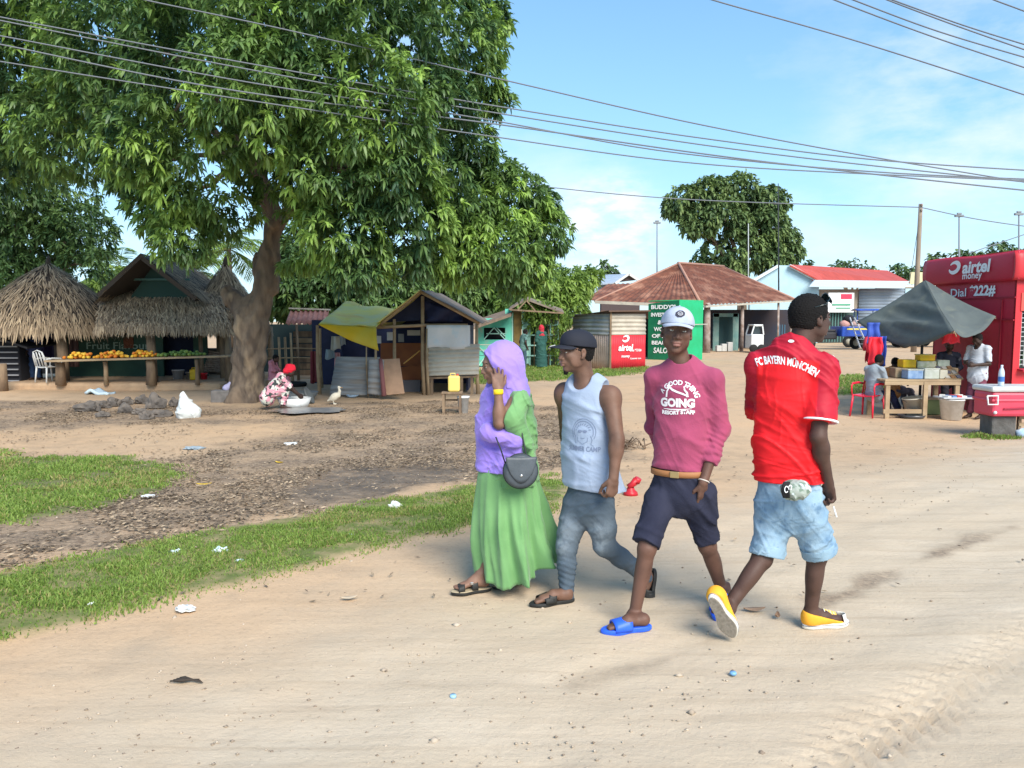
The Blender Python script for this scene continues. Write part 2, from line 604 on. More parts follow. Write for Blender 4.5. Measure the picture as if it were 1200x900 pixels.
def add_head(s, C, f, u=(0, 0, 1), sc=1.0, female=False):
 M = frame3(f, u)
 g = lambda a, b, c: np.array(V(C) + M @ V((a, b, c)) * sc)
 q = lambda *r: [x * sc for x in r]
 A = np.array(M)
 s.ell(g(-.012, 0, .03), q(.098, .074, .088), A, k=.01)
 s.ell(g(.028, 0, -.02), q(.066, .060, .088), A, k=.03)
 s.ell(g(.034, 0, -.072), q(.046, .046, .036), A, k=.03)
 s.ell(g(.072, 0, -.100), q(.016, .022, .014), A, k=.02)
 for e in (-1, 1):
  s.ell(g(.066, e * .040, -.018), q(.022, .022, .020), A, k=.02)      # cheekbone
  s.ell(g(.030, e * .056, -.050), q(.036, .012, .030), A, k=.02)      # jaw
 s.cap(g(.083, -.030, .030), g(.083, .030, .030), .011 * sc, k=.014)
 for e in (-1, 1):
  s.ell(g(.103, e * .032, .008), q(.018, .019, .012), A, k=.012, op='sub')
  s.ell(g(.084, e * .031, .014), q(.013, .017, .007), A, k=.003)      # upper lid
  s.ell(g(.083, e * .031, -.003), q(.011, .015, .005), A, k=.004)     # lower lid
 s.cap(g(.086, 0, .014), g(.108, 0, -.030), .008 * sc, .0125 * sc, k=.010)
 for e in (-1, 1):
  s.ell(g(.098, e * .0155, -.034), q(.011, .009, .009), A, k=.006)
  s.ell(g(.104, e * .007, -.044), q(.004, .004, .004), A, k=.002, op='sub')
 s.ell(g(.086, 0, -.055), q(.018, .028, .016), A, k=.012)
 s.ell(g(.097, 0, -.0575), q(.011, .024, .0065), A, k=.003)
 s.ell(g(.095, 0, -.0715), q(.011, .021, .0075), A, k=.003)
 s.ell(g(.107, 0, -.0640), q(.006, .022, .0016), A, k=.003, op='sub')
 for e in (-1, 1):
  E = A @ np.array(Matrix.Rotation(e * .35, 3, 'Z') @ Matrix.Rotation(-.15, 3, 'Y'))
  s.ell(g(-.008, e * .076, -.004), q(.018, .008, .031), E, k=.006)
  s.ell(g(-.002, e * .083, .000), q(.009, .006, .017), E, k=.004, op='sub')
  s.ell(g(.004, e * .077, -.030), q(.008, .007, .009), E, k=.006)
 return M
def face_tint(C, M, sc=1.0, hands=()):
 C = np.array(C); A = np.array(M)
 def fn(vs):
  q = (vs - C) @ A / sc
  lips = np.sqrt(((q[:, 0] - .100) / .02) ** 2 + (q[:, 1] / .025) ** 2 + ((q[:, 2] + .065) / .014) ** 2)
  t = 1 - sstep(.75, 1.1, lips)
  for hc, hn, r_ in hands:      # palms are paler
   d = vs - np.array(hc)
   t = np.maximum(t, (1 - sstep(r_ * .8, r_, np.linalg.norm(d, axis=1))) * sstep(.004, .012, d @ np.array(hn)) * .8)
  return t
 return fn
def add_face_parts(root, C, M, sc=1.0, brows=True):
 g = lambda a, b, c: V(C) + M @ V((a, b, c)) * sc
 for e in (-1, 1):
  b = MB(); b.ball(g(.0775, e * .031, .006), .0125 * sc, 14)
  ey = b.build('eye', MATS['eye_white'], root)
  b = MB(); b.ball(g(.0842, e * .031, .006), .0062 * sc, 12)
  b.build('iris', MATS['iris'], ey)
  if brows:
   b = MB()
   b.tube([g(.088, e * .014, .026), g(.091, e * .026, .032), g(.085, e * .040, .031), g(.074, e * .050, .025)], [.003, .0045, .004, .002], 8, ell=.6)
   b.build('eyebrow', MATS['hair'], root)
def add_hair(root, C, M, sc=1.0, h=.005, grow=.0, seed=1, low=-.055, front=.062):
 C = V(C); A = np.array(M)
 s = SDF(C - V((.16, .16, .16)) * sc, C + V((.16, .16, .18)) * sc, h)
 g = lambda a, b, c: np.array(C + M @ V((a, b, c)) * sc)
 s.ell(g(-.014, 0, .032), [(.101 + grow) * sc, (.078 + grow) * sc, (.092 + grow) * sc], A, k=0)
 s.ell(g(-.040, 0, -.02), [(.062 + grow) * sc, (.064 + grow) * sc, .06 * sc], A, k=.02)
 # hairline: forehead, temples, ears, nape
 s.ell(g(.090, 0, .012), [.062 * sc, .085 * sc, .068 * sc], A, k=.006, op='sub')
 s.ell(g(.060, 0, -.070), [.085 * sc, .12 * sc, .085 * sc], A, k=.006, op='sub')
 s.plane(g(-.06, 0, low), M @ V((-.25, 0, -1)), k=.01)
 s.warp(lambda X, Y, Z: .0016 * (np.sin(X * 430 + 2 * np.sin(Z * 170)) + np.sin(Y * 460 + Z * 300) + np.sin(Z * 520 + X * 120)))
 return s.build('hair', MATS['hair'], root)
def add_hand(s, W, d, n, left=True, curl=(30, 40, 30), sc=1.0, thumb=0.5, spread=0.0, k=.010, curls=None):
 """d: towards the finger tips, n: out of the palm. Returns palm centre"""
 W = V(W); d = unit(d); n = V(n); n = (n - d * n.dot(d)).normalized()
 side = n.cross(d) if left else d.cross(n)
 nn = tuple(n)
 c = W + d * .052 * sc
 s.cap(W - d * .01, W + d * .03 * sc, .026 * sc, .030 * sc, k=.012, flat=nn, fs=.72)
 s.cap(W + d * .03 * sc - side * .006 * sc, W + d * .074 * sc, .033 * sc, .036 * sc, k=k, flat=nn, fs=.40)
 L = (.072, .080, .074, .058)
 off = (.0305, .0105, -.0100, -.0295)
 fwd = (.084, .089, .085, .076)
 for i in range(4):
  b = W + d * fwd[i] * sc + side * off[i] * sc
  s.cap(W + d * .035 * sc + side * off[i] * .7 * sc, b, .0125 * sc, .0108 * sc, k=.006)
  dd = (d + side * off[i] * (1.2 + spread)).normalized()
  cc = curls[i] if curls else curl
  p = b; rad = (.0092, .0083, .0074, .0062)
  for j in range(3):
   Rm = Matrix.Rotation(R(cc[j]), 3, dd.cross(n).normalized())
   nxt_n = Rm @ n; dd = (Rm @ dd).normalized()
   q = p + dd * L[i] * (.45, .30, .25)[j] * sc
   s.cap(p, q, rad[j] * sc * (.92 if i == 3 else 1), rad[j + 1] * sc * (.92 if i == 3 else 1), k=.002)
   p = q; n = nxt_n
  n = V(nn)
 b = W + d * .022 * sc + side * .022 * sc + n * .006 * sc
 t1 = (d * .75 + side * (.75 - .35 * thumb) + n * (.25 + .5 * thumb)).normalized()
 t2 = (d * .95 + side * (.35 - .5 * thumb) + n * (.2 + .6 * thumb)).normalized()
 p1 = b + t1 * .042 * sc; p2 = p1 + t2 * .032 * sc; p3 = p2 + (t2 + d * .3).normalized() * .024 * sc
 s.cap(b, p1, .0155 * sc, .0115 * sc, k=.008); s.cap(p1, p2, .0105 * sc, .0095 * sc, k=.003); s.cap(p2, p3, .0095 * sc, .007 * sc, k=.002)
 return c
def add_foot(s, ank, heel, toe, up, left=True, toes=True, sc=1.0):
 """heel/toe: points on the sole line"""
 heel, toe = V(heel), V(toe); t = (toe - heel).normalized(); up = V(up); up = (up - t * up.dot(t)).normalized()
 side = up.cross(t) * (1 if left else -1) * -1      # towards the big toe
 g = lambda a, b, c: np.array(heel + t * a * sc + side * b * sc + up * c * sc)
 A = np.array(ank)
 s.cap(A, g(.038, 0, .036), .036 * sc, .033 * sc, k=.02)
 s.cap(g(.035, 0, .034), g(.09, 0, .032), .030 * sc, .030 * sc, k=.02)
 s.cap(A + np.array(t) * .01, g(.13, .006, .045), .034 * sc, .028 * sc, k=.025)
 s.cap(g(.12, .004, .040), g(.185, .004, .024), .033 * sc, .036 * sc, k=.02, flat=tuple(up), fs=.62)
 for e in (-1, 1): s.ell(A + np.array(side) * e * .024 * sc, [.013 * sc] * 3, k=.012)
 if toes:
  for i in range(5):
   b = (.026, .008, -.006, -.019, -.030)[i]
   ln = (.252, .252, .244, .233, .218)[i]; r_ = (.0125, .0092, .0088, .0084, .0082)[i]
   s.cap(g(.185, b * .9, .020), g(ln - r_, b, .012), .011 * sc, r_ * sc, k=.004)
 else: s.cap(g(.185, 0, .022), g(.235, 0, .018), .032 * sc, .024 * sc, k=.02, flat=tuple(up), fs=.6)
def sole_outline(w=1.0, n=40):
 """(along, across) outline of a left or right shoe sole, unit length .28"""
 pts = []
 for i in range(n):
  a = 2 * PI * i / n
  x = .5 - .5 * math.cos(a)
  hw = .033 + .016 * math.exp(-((x - .72) / .2) ** 2) - .004 * math.exp(-((x - .4) / .15) ** 2)
  e = (1 - abs(2 * x - 1) ** 4) ** .5
  pts.append((x, (1 if a < PI else -1) * hw * e * w))
 return pts
def add_sole(mb, heel, toe, up, L=.28, th=.02, z0=0.0, w=1.0, bend=0.0, taper=1.0):
 heel, toe = V(heel), V(toe); t = (toe - heel).normalized(); up = V(up); up = (up - t * up.dot(t)).normalized()
 side = up.cross(t)
 o = sole_outline(w); n = len(o)
 o = o[:n // 2 + 1] + o[n // 2 + 1:]
 def pt(x, y, z, k): return heel + t * (.5 + (x - .5) * k) * L + side * y * k + up * (z + bend * max(0, x - .55) ** 2 * 4)
 rings = [(z0, .96), (z0 + th * .2, 1.0), (z0 + th * .8, taper), (z0 + th, taper * .96)]
 vs = []
 for z, k in rings: vs += [pt(x, y, z, k) for x, y in o]
 fs = []
 for i in range(3):
  for j in range(n):
   j2 = (j + 1) % n
   fs.append((i * n + j, i * n + j2, (i + 1) * n + j2, (i + 1) * n + j))
 mb.add(vs, fs, True)
 m = len(mb.v) - len(vs)
 # caps as strips between the two sides
 for r_ in (0, 3):
  for i in range(n // 2):
   a, b = m + r_ * n + i, m + r_ * n + i + 1
   c, d = m + r_ * n + (n - i - 1) % n, m + r_ * n + (n - i) % n
   f = [a, b, c, d]
   f = [f[q] for q in range(4) if f[q] != f[q - 1]]
   if len(set(f)) >= 3:
    mb.f.append(f[::-1] if r_ == 0 else f); mb.sm.append(False)
 return mb
def add_band(mb, heel, toe, up, x0, x1, h0, h1, w0, w1, th=.006, z=.012, y0=-1, y1=1, skew=0.0):
 """a strap arching over the foot between the stations x0 and x1 (metres from the heel)"""
 heel, toe = V(heel), V(toe); t = (toe - heel).normalized(); up = V(up); up = (up - t * up.dot(t)).normalized()
 side = up.cross(t)
 def fn(u, v):
  a = PI * ((y0 + 1) / 2 + (y1 - y0) / 2 * u)
  w = w0 + (w1 - w0) * v; h = h0 + (h1 - h0) * v
  ca, sa = -math.cos(a), math.sin(a)
  return heel + t * (x0 + (x1 - x0) * v + skew * ca) + side * ca * w * (1.0 - .12 * (1 - sa)) + up * (z + h * sa ** .75)
 return mb.sheet(fn, 16, 5, True, th)
def build_cap(root, C, M, sc, m_crown, m_visor, rough_tilt=0.0, vis_len=.07, badge=None, panels=None):
 """baseball cap in the head frame"""
 Rt = Matrix.Rotation(rough_tilt, 3, 'Y')
 Mc = M @ Rt
 C = V(C); A = np.array(Mc)
 g = lambda a, b, c: C + Mc @ V((a, b, c)) * sc
 s = SDF(C - V((.17, .17, .10)), C + V((.17, .17, .20)), .004)
 s.ell(np.array(g(-.010, 0, .040)), [.114 * sc, .090 * sc, .098 * sc], A, k=0)
 s.ell(np.array(g(.045, 0, .075)), [.050 * sc, .060 * sc, .046 * sc], A, k=.03)
 s.plane(np.array(g(0, 0, .036)), Mc @ V((0.05, 0, -1)))
 s.ell(np.array(g(-.012, 0, .020)), [.104 * sc, .082 * sc, .080 * sc], A, k=0, op='sub')
 crown = s.build('cap', m_crown, root)
 out = s.out
 b = MB()
 def fn(u, v):
  a = (u - .5) * 2 * 1.12
  x0, y0 = -.012 + .112 * math.cos(a), .088 * math.sin(a)
  e = max(0.0, math.cos(a * 1.30)) ** .6
  x = x0 + v * vis_len * e * 1.0; y = y0 * (1 - .10 * v)
  z = .040 - .016 * v * e - (y / .088) ** 2 * (.012 + .016 * v)
  return g(x, y, z)
 b.sheet(fn, 26, 8, True, .004)
 b.build('visor', m_visor, crown)
 b = MB(); b.ball(g(-.010, 0, .139), .006, 8, (1, 1, .6)); b.build('cap_button', m_visor, crown)
 return crown, Mc, out, g
# ---- shared materials
mat('eye_white', (.62, .58, .52), .25)
mat('iris', (.015, .008, .006), .12, spec=.6)
mat('hair', (.008, .007, .007), .85, bump=.004, bscale=260, spec=.2)
def skin(name, base, tint):
 return mat(name, base, .58, tint, attr='tint', bump=.0012, bscale=160, spec=.34, col3=tuple(x * .62 for x in base), scale3=11, c3=(.45, .72))
HB = .0048     # voxel of the near figures
# ---------------------------------------------------------------- man in the red jersey (back turned)
def man_red():
 D = 4.12
 J = lambda x, y, dd=0: P(x, y, D + dd)
 A_ = lambda x, y, dd=0: np.array(J(x, y, dd))
 base = on_ground(*(J(925, 742).xy))
 root = thing('person', 'man with his back turned in a red football jersey and rolled light denim shorts', 'person', base)
 sk = skin('skin_deep', (.085, .045, .034), (.16, .085, .065))
 f = unit((.50, .86, 0)); M = frame3(f)
 lat = V((f.y, -f.x, 0))     # his right
 shC = J(926, 430)
 shR, shL = shC + lat * .175, shC - lat * .175
 hf = unit((.93, .36, -.06)); Ch = J(949, 374, 0.02); HS = 1.07
 s = SDF(J(850, 770) - V((.25, .35, .06)), J(1000, 330) + V((.15, .45, .08)), HB)
 Mh = add_head(s, Ch, hf, sc=HS)
 s.cap(Ch + Mh @ V((-.03, 0, -.05)), J(932, 424), .060, .066, k=.03)
 ft = dict(flat=tuple(f), fs=.66)
 s.cap(shL, shR, .052, k=.03)
 s.cap(J(926, 440), J(924, 500), .15, .135, k=.04, **ft)
 s.cap(J(924, 500), J(924, 575), .13, .15, k=.04, **ft)
 elR, wrR = J(959, 512, -.17), J(971, 567, -.10)
 s.cap(shR, elR, .050, .040, k=.03); s.cap(elR, wrR, .040, .026, k=.02)
 s.ell(np.array(elR.lerp(wrR, .28)), [.043, .043, .07], np.array(frame3(V((1, 0, 0)), wrR - elR)), k=.02)
 hd = (wrR - elR).normalized() * .7 + V((-.05, 0, -1)) * .5
 pc = add_hand(s, wrR, hd, (-.85, -.45, -.1), left=False, curls=[(38, 45, 30), (48, 55, 30), (58, 60, 35), (66, 60, 35)], thumb=.9, sc=1.02)
 elL, wrL = J(895, 500, .25), J(900, 548, .36)
 s.cap(shL, elL, .050, .040, k=.03); s.cap(elL, wrL, .040, .026, k=.02)
 add_hand(s, wrL, (.15, .3, -1), (1, -.2, 0), left=True, curl=(35, 40, 30))
 hipR, hipL = J(942, 590, -.06), J(908, 590, .05)
 knR, anR = J(957, 652, -.02), J(950, 718, .02)
 knL, anL = J(893, 655, -.02), J(853, 712, -.10)
 for hip, kn, an, in ((hipR, knR, anR), (hipL, knL, anL)):
  s.cap(hip, kn, .085, .056, k=.03); s.cap(kn, an, .050, .034, k=.02)
  ax = (kn - an).normalized(); bk = V((-.5, -.86, 0)); bk = (bk - ax * bk.dot(ax)).normalized()
  s.ell(np.array(kn.lerp(an, .30) + bk * .016), [.046, .044, .115], np.array(frame3(bk, ax)), k=.02)
 gR = gz(*J(950, 740).xy)
 heelR = J(941, 738, .0); heelR.z = gR + .022
 toeR = heelR + V((.96, .22, 0)) * .28; toeR.z = gR + .022
 toeL = J(860, 764, -.16); toeL.z = gz(toeL.x, toeL.y) + .03
 heelL = J(842, 711, -.19)
 tl = (toeL - heelL).normalized(); heelL = toeL - tl * .28
 upL = unit((.50, .85, .10))
 add_foot(s, anR, heelR, toeR, (0, 0, 1), toes=False); add_foot(s, anL, heelL, toeL, upL, toes=False)
 s.build('body', sk, root, {'tint': face_tint(Ch, Mh, HS)})
 add_face_parts(root, Ch, Mh, HS); add_hair(root, Ch, Mh, HS, grow=.004)
 # sunglasses pushed up on the head
 g = lambda a, b, c: Ch + Mh @ V((a, b, c)) * HS
 b = MB()
 for e in (-1, 1):
  b.sheet(lambda u, v, e=e: g(.074 + .012 * math.sin(PI * v) - .02 * v, e * (.007 + .050 * u), .092 + .040 * v - .012 * (2 * u - 1) ** 2 * (1 if v < .5 else 1.6)), 8, 6, True, .004)
  b.tube([g(.064, e * .058, .108), g(.02, e * .082, .075), g(-.045, e * .078, .055)], .0028, 6)
 b.tube([g(.082, -.012, .110), g(.086, 0, .114), g(.082, .012, .110)], .003, 6)
 b.build('sunglasses', mat('dark_lens', (.02, .03, .03), .12, spec=.7), root)
 # jersey
 s = SDF(J(868, 585) - V((.12, .35, .1)), J(990, 380) + V((.1, .5, .12)), .005)
 s.cap(J(926, 427), J(925, 470), .150, .172, k=.05, **ft)
 s.cap(J(925, 470), J(923, 530), .174, .168, k=.05, **ft)
 s.cap(J(923, 530), J(922, 575), .170, .186, k=.05, **ft)
 s.cap(shL + V((0, 0, .012)), shR - V((0, 0, .006)), .058, k=.05)
 s.cap(J(930, 404), J(926, 440), .070, .10, k=.06)
 for q in (shL, shR): s.cap(J(928, 416), q, .075, .055, k=.04)
 eR, eL = shR.lerp(elR, .70), shL.lerp(elL, .66)
 for a, e, e2 in ((shR, eR, elR), (shL, eL, elL)):
  d = (e2 - a).normalized()
  limb(s, [a, e, e + d * .05], [.066, .084, .086], (e + d * .03, d + V((0, 0, -.3))))
 s.warp(folds(3, .15, .0085, (.25, .1, 1), 4, (.95, 1.45)))
 s.warp(folds(5, .17, .0080, (1, .2, .45), 3))
 s.plane(J(922, 563), (0.03, 0, -1))
 s.cap(J(930, 404, .02), J(938, 380, .02), .063, .075, k=.008, op='sub')
 dl = [(np.array(a), np.array((e2 - a).normalized())) for a, e2 in ((shR, elR), (shL, elL))]
 def sleeve_tint(vs):
  side = np.abs((vs - np.array(shC)) @ np.array(lat))
  return np.maximum(sstep(.150, .165, side) * sstep(1.18, 1.22, vs[:, 2]), sstep(.04, .06, (vs[:, 2] - shC.z) + .1 * side))
 jersey = s.build('jersey', mat('jersey_cloth', (.78, .014, .020), .62, (.42, .012, .030), attr='tint', bump=.0012, bscale=60, spec=.25), root, {'tint': sleeve_tint})
 out = s.out
 # deeper red sleeves and shoulders, white lettering and trims
 wt = mat('jersey_white', (.82, .84, .86), .6)
 back = J(922, 424, -.12); n = -f; u_ = unit(V((lat.x, lat.y, -.0)))
 pts, fs = text_mesh('FC BAYERN MÜNCHEN', .070, .0022, 0, .02, spacing=1.0)
 xs = [p[0] for p in pts]; k_ = .325 / (max(xs) - min(xs)); cx = (max(xs) + min(xs)) / 2
 pts = arc_pts([((p[0] - cx) * k_, p[1] * .80) for p in pts], .34)
 pts = [(x, y - .16 * x) for x, y in pts]
 decal('lettering', [(pts, fs)], out, J(919, 424, -.12), lat, (0, 0, 1), wt, jersey, .003)
 pts, fs = text_mesh('adidas', .022, .001, 0, .02) if False else (disc2(0, 0, .016, .008, 12))
 decal('neck_tag', [(pts, fs)], out, J(925, 400, -.12), lat, (0, 0, 1), wt, jersey, .003)
 # three stripes on the shoulder
 it = []
 for k in range(3):
  it.append(stroke2([(-.055 + .030 * q, .028 + k * .021 - .010 * q * q * .22) for q in range(5)], .008))
 decal('shoulder_stripes', it, out, shR + V((.0, 0, .12)), unit(lat), unit(f), wt, jersey, .003)
 b = MB(); d = (eR - shR).normalized()
 bx = d.cross(V((0, 1, 0))).normalized(); by = d.cross(bx)
 cR = eR + d * .026
 b.tube([cR + (bx * math.cos(a) + by * math.sin(a)) * .0865 for a in [2 * PI * i / 28 for i in range(29)]], .006, 6, cap=False)
 b.build('sleeve_trim', wt, jersey)
 # denim shorts
 s = SDF(J(870, 665) - V((.12, .35, .06)), J(990, 545) + V((.1, .4, .05)), .005)
 s.cap(J(923, 556), J(924, 592), .158, .172, k=.05, flat=tuple(f), fs=.72)
 mR, mL = J(958, 640, -.03), J(900, 642, .0)
 for hip, m_, r_ in ((hipR, mR, .088), (hipL, mL, .086)):
  d = (m_ - hip).normalized(); limb(s, [hip, m_, m_ + d * .05], [.104, r_, r_], (m_ + d * .035, d))
 s.warp(folds(11, .11, .0055, (.3, .2, 1), 4)); s.warp(folds(12, .14, .005, (1, 0, .4), 3))
 den = mat('denim_light', (.17, .28, .40), .85, (.30, .42, .52), scale=7, bump=.0022, bscale=180, col3=(.12, .21, .32), scale3=16, c3=(.52, .7))
 sh = s.build('denim_shorts', den, root)
 for hip, m_, r_ in ((hipR, mR, .094), (hipL, mL, .092)):
  s = SDF(m_ - V((.14, .14, .14)), m_ + V((.14, .14, .14)), .005)
  d = (m_ - hip).normalized()
  s.cap(m_ - d * .02, m_ + d * .05, r_, r_, k=0)
  s.plane(m_ + d * .046, d); s.plane(m_ - d * .012, -d)
  s.cap(m_ - d * .1, m_ + d * .12, r_ - .016, k=0, op='sub')
  s.warp(folds(21, .05, .003, (0, 0, 1), 2))
  s.build('rolled_cuff', mat('denim_cuff', (.28, .40, .49), .85, (.20, .31, .41), scale=10, bump=.002, bscale=150), sh)
 for sx, yy in ((.075, 0), (-.075, 0)):
  q = []
  q.append(stroke2([(sx - .055, .05), (sx + .055, .05), (sx + .052, -.05), (sx, -.075), (sx - .052, -.05)], .006, True))
  decal('back_pocket', q, s_out_of(sh), J(924, 598, -.1), lat, (0, 0, 1), mat('denim_seam', (.20, .31, .42), .9), sh, .0025)
 # canvas shoes
 shoe(root, 'canvas_shoe', anR, heelR, toeR, V((0, 0, 1)))
 shoe(root, 'canvas_shoe', anL, heelL, toeL, upL)
 # cap clipped on the waistband
 cc = J(932, 574, -.215)
 t = thing('cap', 'patterned grey cap with dark front hooked on the back of the denim shorts', 'cap', cc)
 s = SDF(cc - V((.11, .11, .09)), cc + V((.11, .11, .09)), .004)
 s.ell(np.array(cc), [.078, .062, .054], k=0); s.warp(folds(31, .05, .006, (1, 0, .3), 3))
 o = s.build('crown', mat('cap_print', (.34, .38, .34), .85, (.16, .22, .17), scale=26, contrast=(.45, .55), detail=2, col3=(.52, .56, .58), scale3=20, c3=(.55, .6)), t)
 b = MB(); b.sheet(lambda u, v: cc + V((-.074 - .012 * math.sin(PI * u) + .034 * v, -.035 - .028 * v * math.sin(PI * u), .050 - .085 * u)), 8, 4, True, .004)
 b.build('front_patch', mat('black_cloth', (.02, .02, .022), .8), t)
 it = [stroke2([(-.01 + .01 * math.cos(a), .012 * math.sin(a)) for a in np.linspace(.6, 5.6, 12)], .004), stroke2([(.010 + .008 * math.cos(a), .006 + .010 * math.sin(a)) for a in np.linspace(-1, 4, 10)], .004)]
 b = MB()
 for p_, f_ in it: b.add([cc + V((-.061 + x, -.068 + .25 * x, .018 + y * 1.3)) for x, y in p_], f_)
 b.build('emblem', wt, t)
 # cigarette
 q = wrR + hd.normalized() * .125 + V((.01, -.015, 0))
 b = MB(); b.tube([q, q + V((.012, -.02, -.055))], .004, 8)
 b.solo('cigarette', wt, 'white cigarette held between the fingers of the man in the red jersey', 'cigarette')
def s_out_of(o):
 me = o.data; A = np.array(o.parent.matrix_basis if o.parent else Matrix())
 p = o.parent
 while p.parent: p = p.parent
 A = np.array(p.matrix_basis)
 vs = np.zeros(len(me.vertices) * 3, np.float32); me.vertices.foreach_get('co', vs); vs = vs.reshape(-1, 3) @ A[:3, :3].T + A[:3, 3]
 return vs, [list(f.vertices) for f in me.polygons]
def shoe(root, name, ank, heel, toe, up):
 heel, toe, ank = V(heel), V(toe), V(ank); t = (toe - heel).normalized(); up = V(up); up = (up - t * up.dot(t)).normalized(); side = up.cross(t)
 g = lambda a, b, c: np.array(heel + t * a + side * b + up * c)
 lo = V([min(heel[i], toe[i], ank[i]) - .12 for i in range(3)]); hi = V([max(heel[i], toe[i], ank[i]) + .12 for i in range(3)])
 s = SDF(lo, hi, .0045)
 s.cap(g(.040, 0, .05), g(.042, 0, .028), .043, .042, k=.01)
 s.cap(g(.04, 0, .030), g(.20, 0, .022), .040, .044, k=.03, flat=tuple(up), fs=.9)
 s.cap(g(.06, 0, .052), g(.17, 0, .038), .042, .034, k=.03)
 s.cap(g(.20, 0, .022), g(.245, 0, .018), .044, .036, k=.02, flat=tuple(up), fs=.8)
 s.plane(g(0, 0, .004), -up)
 s.plane(g(.0, 0, .078), (up + t * .30).normalized(), k=.004)
 s.cap(g(.045, 0, .07), g(.055, 0, .13), .034, .05, k=.004, op='sub')
 r_ = s.build(name, mat('canvas_yellow', (.86, .42, .035), .75, (.80, .36, .03), scale=14, bump=.001, bscale=220), root)
 b = MB(); add_sole(b, heel - t * .004, toe, up, .288, .030, -.022, 1.10)
 so = b.build('shoe_sole', mat('rubber_white', (.72, .71, .66), .6, (.62, .58, .50), scale=30), r_)
 b = MB(); add_sole(b, heel + t * .006, toe, up, .270, .004, -.0255, 1.0); b.build('tread', mat('tread_grey', (.24, .21, .17), .9, (.34, .30, .25), scale=60, bump=.004, bscale=160), so)
 b = MB(); add_sole(b, heel - t * .006, toe, up, .292, .003, -.004, 1.12); b.build('sole_stripe', mat('navy_line', (.03, .05, .12), .6), so)
 b = MB(); add_band(b, heel, toe, up, .120, .196, .074, .050, .020, .022, .003, .004, -.9, .9)
 b.build('tongue', mat('canvas_pale', (.84, .50, .10), .8), r_)
 b = MB()
 for k in range(4): b.tube([V(g(.118 + k * .02, -.020, .070 - k * .006)), V(g(.124 + k * .02, 0, .080 - k * .007)), V(g(.130 + k * .02, .020, .070 - k * .006))], .003, 6)
 b.build('laces', MATS['rubber_white'], r_)
 b = MB(); b.sheet(lambda u, v: V(g(.222 + .044 * math.cos((u - .5) * 2.9) * (1 - .15 * v), .048 * math.sin((u - .5) * 2.9) * (1 - .45 * v), .006 + .040 * v)), 14, 5, True, .003)
 b.build('toe_cap', MATS['rubber_white'], r_)
 return r_
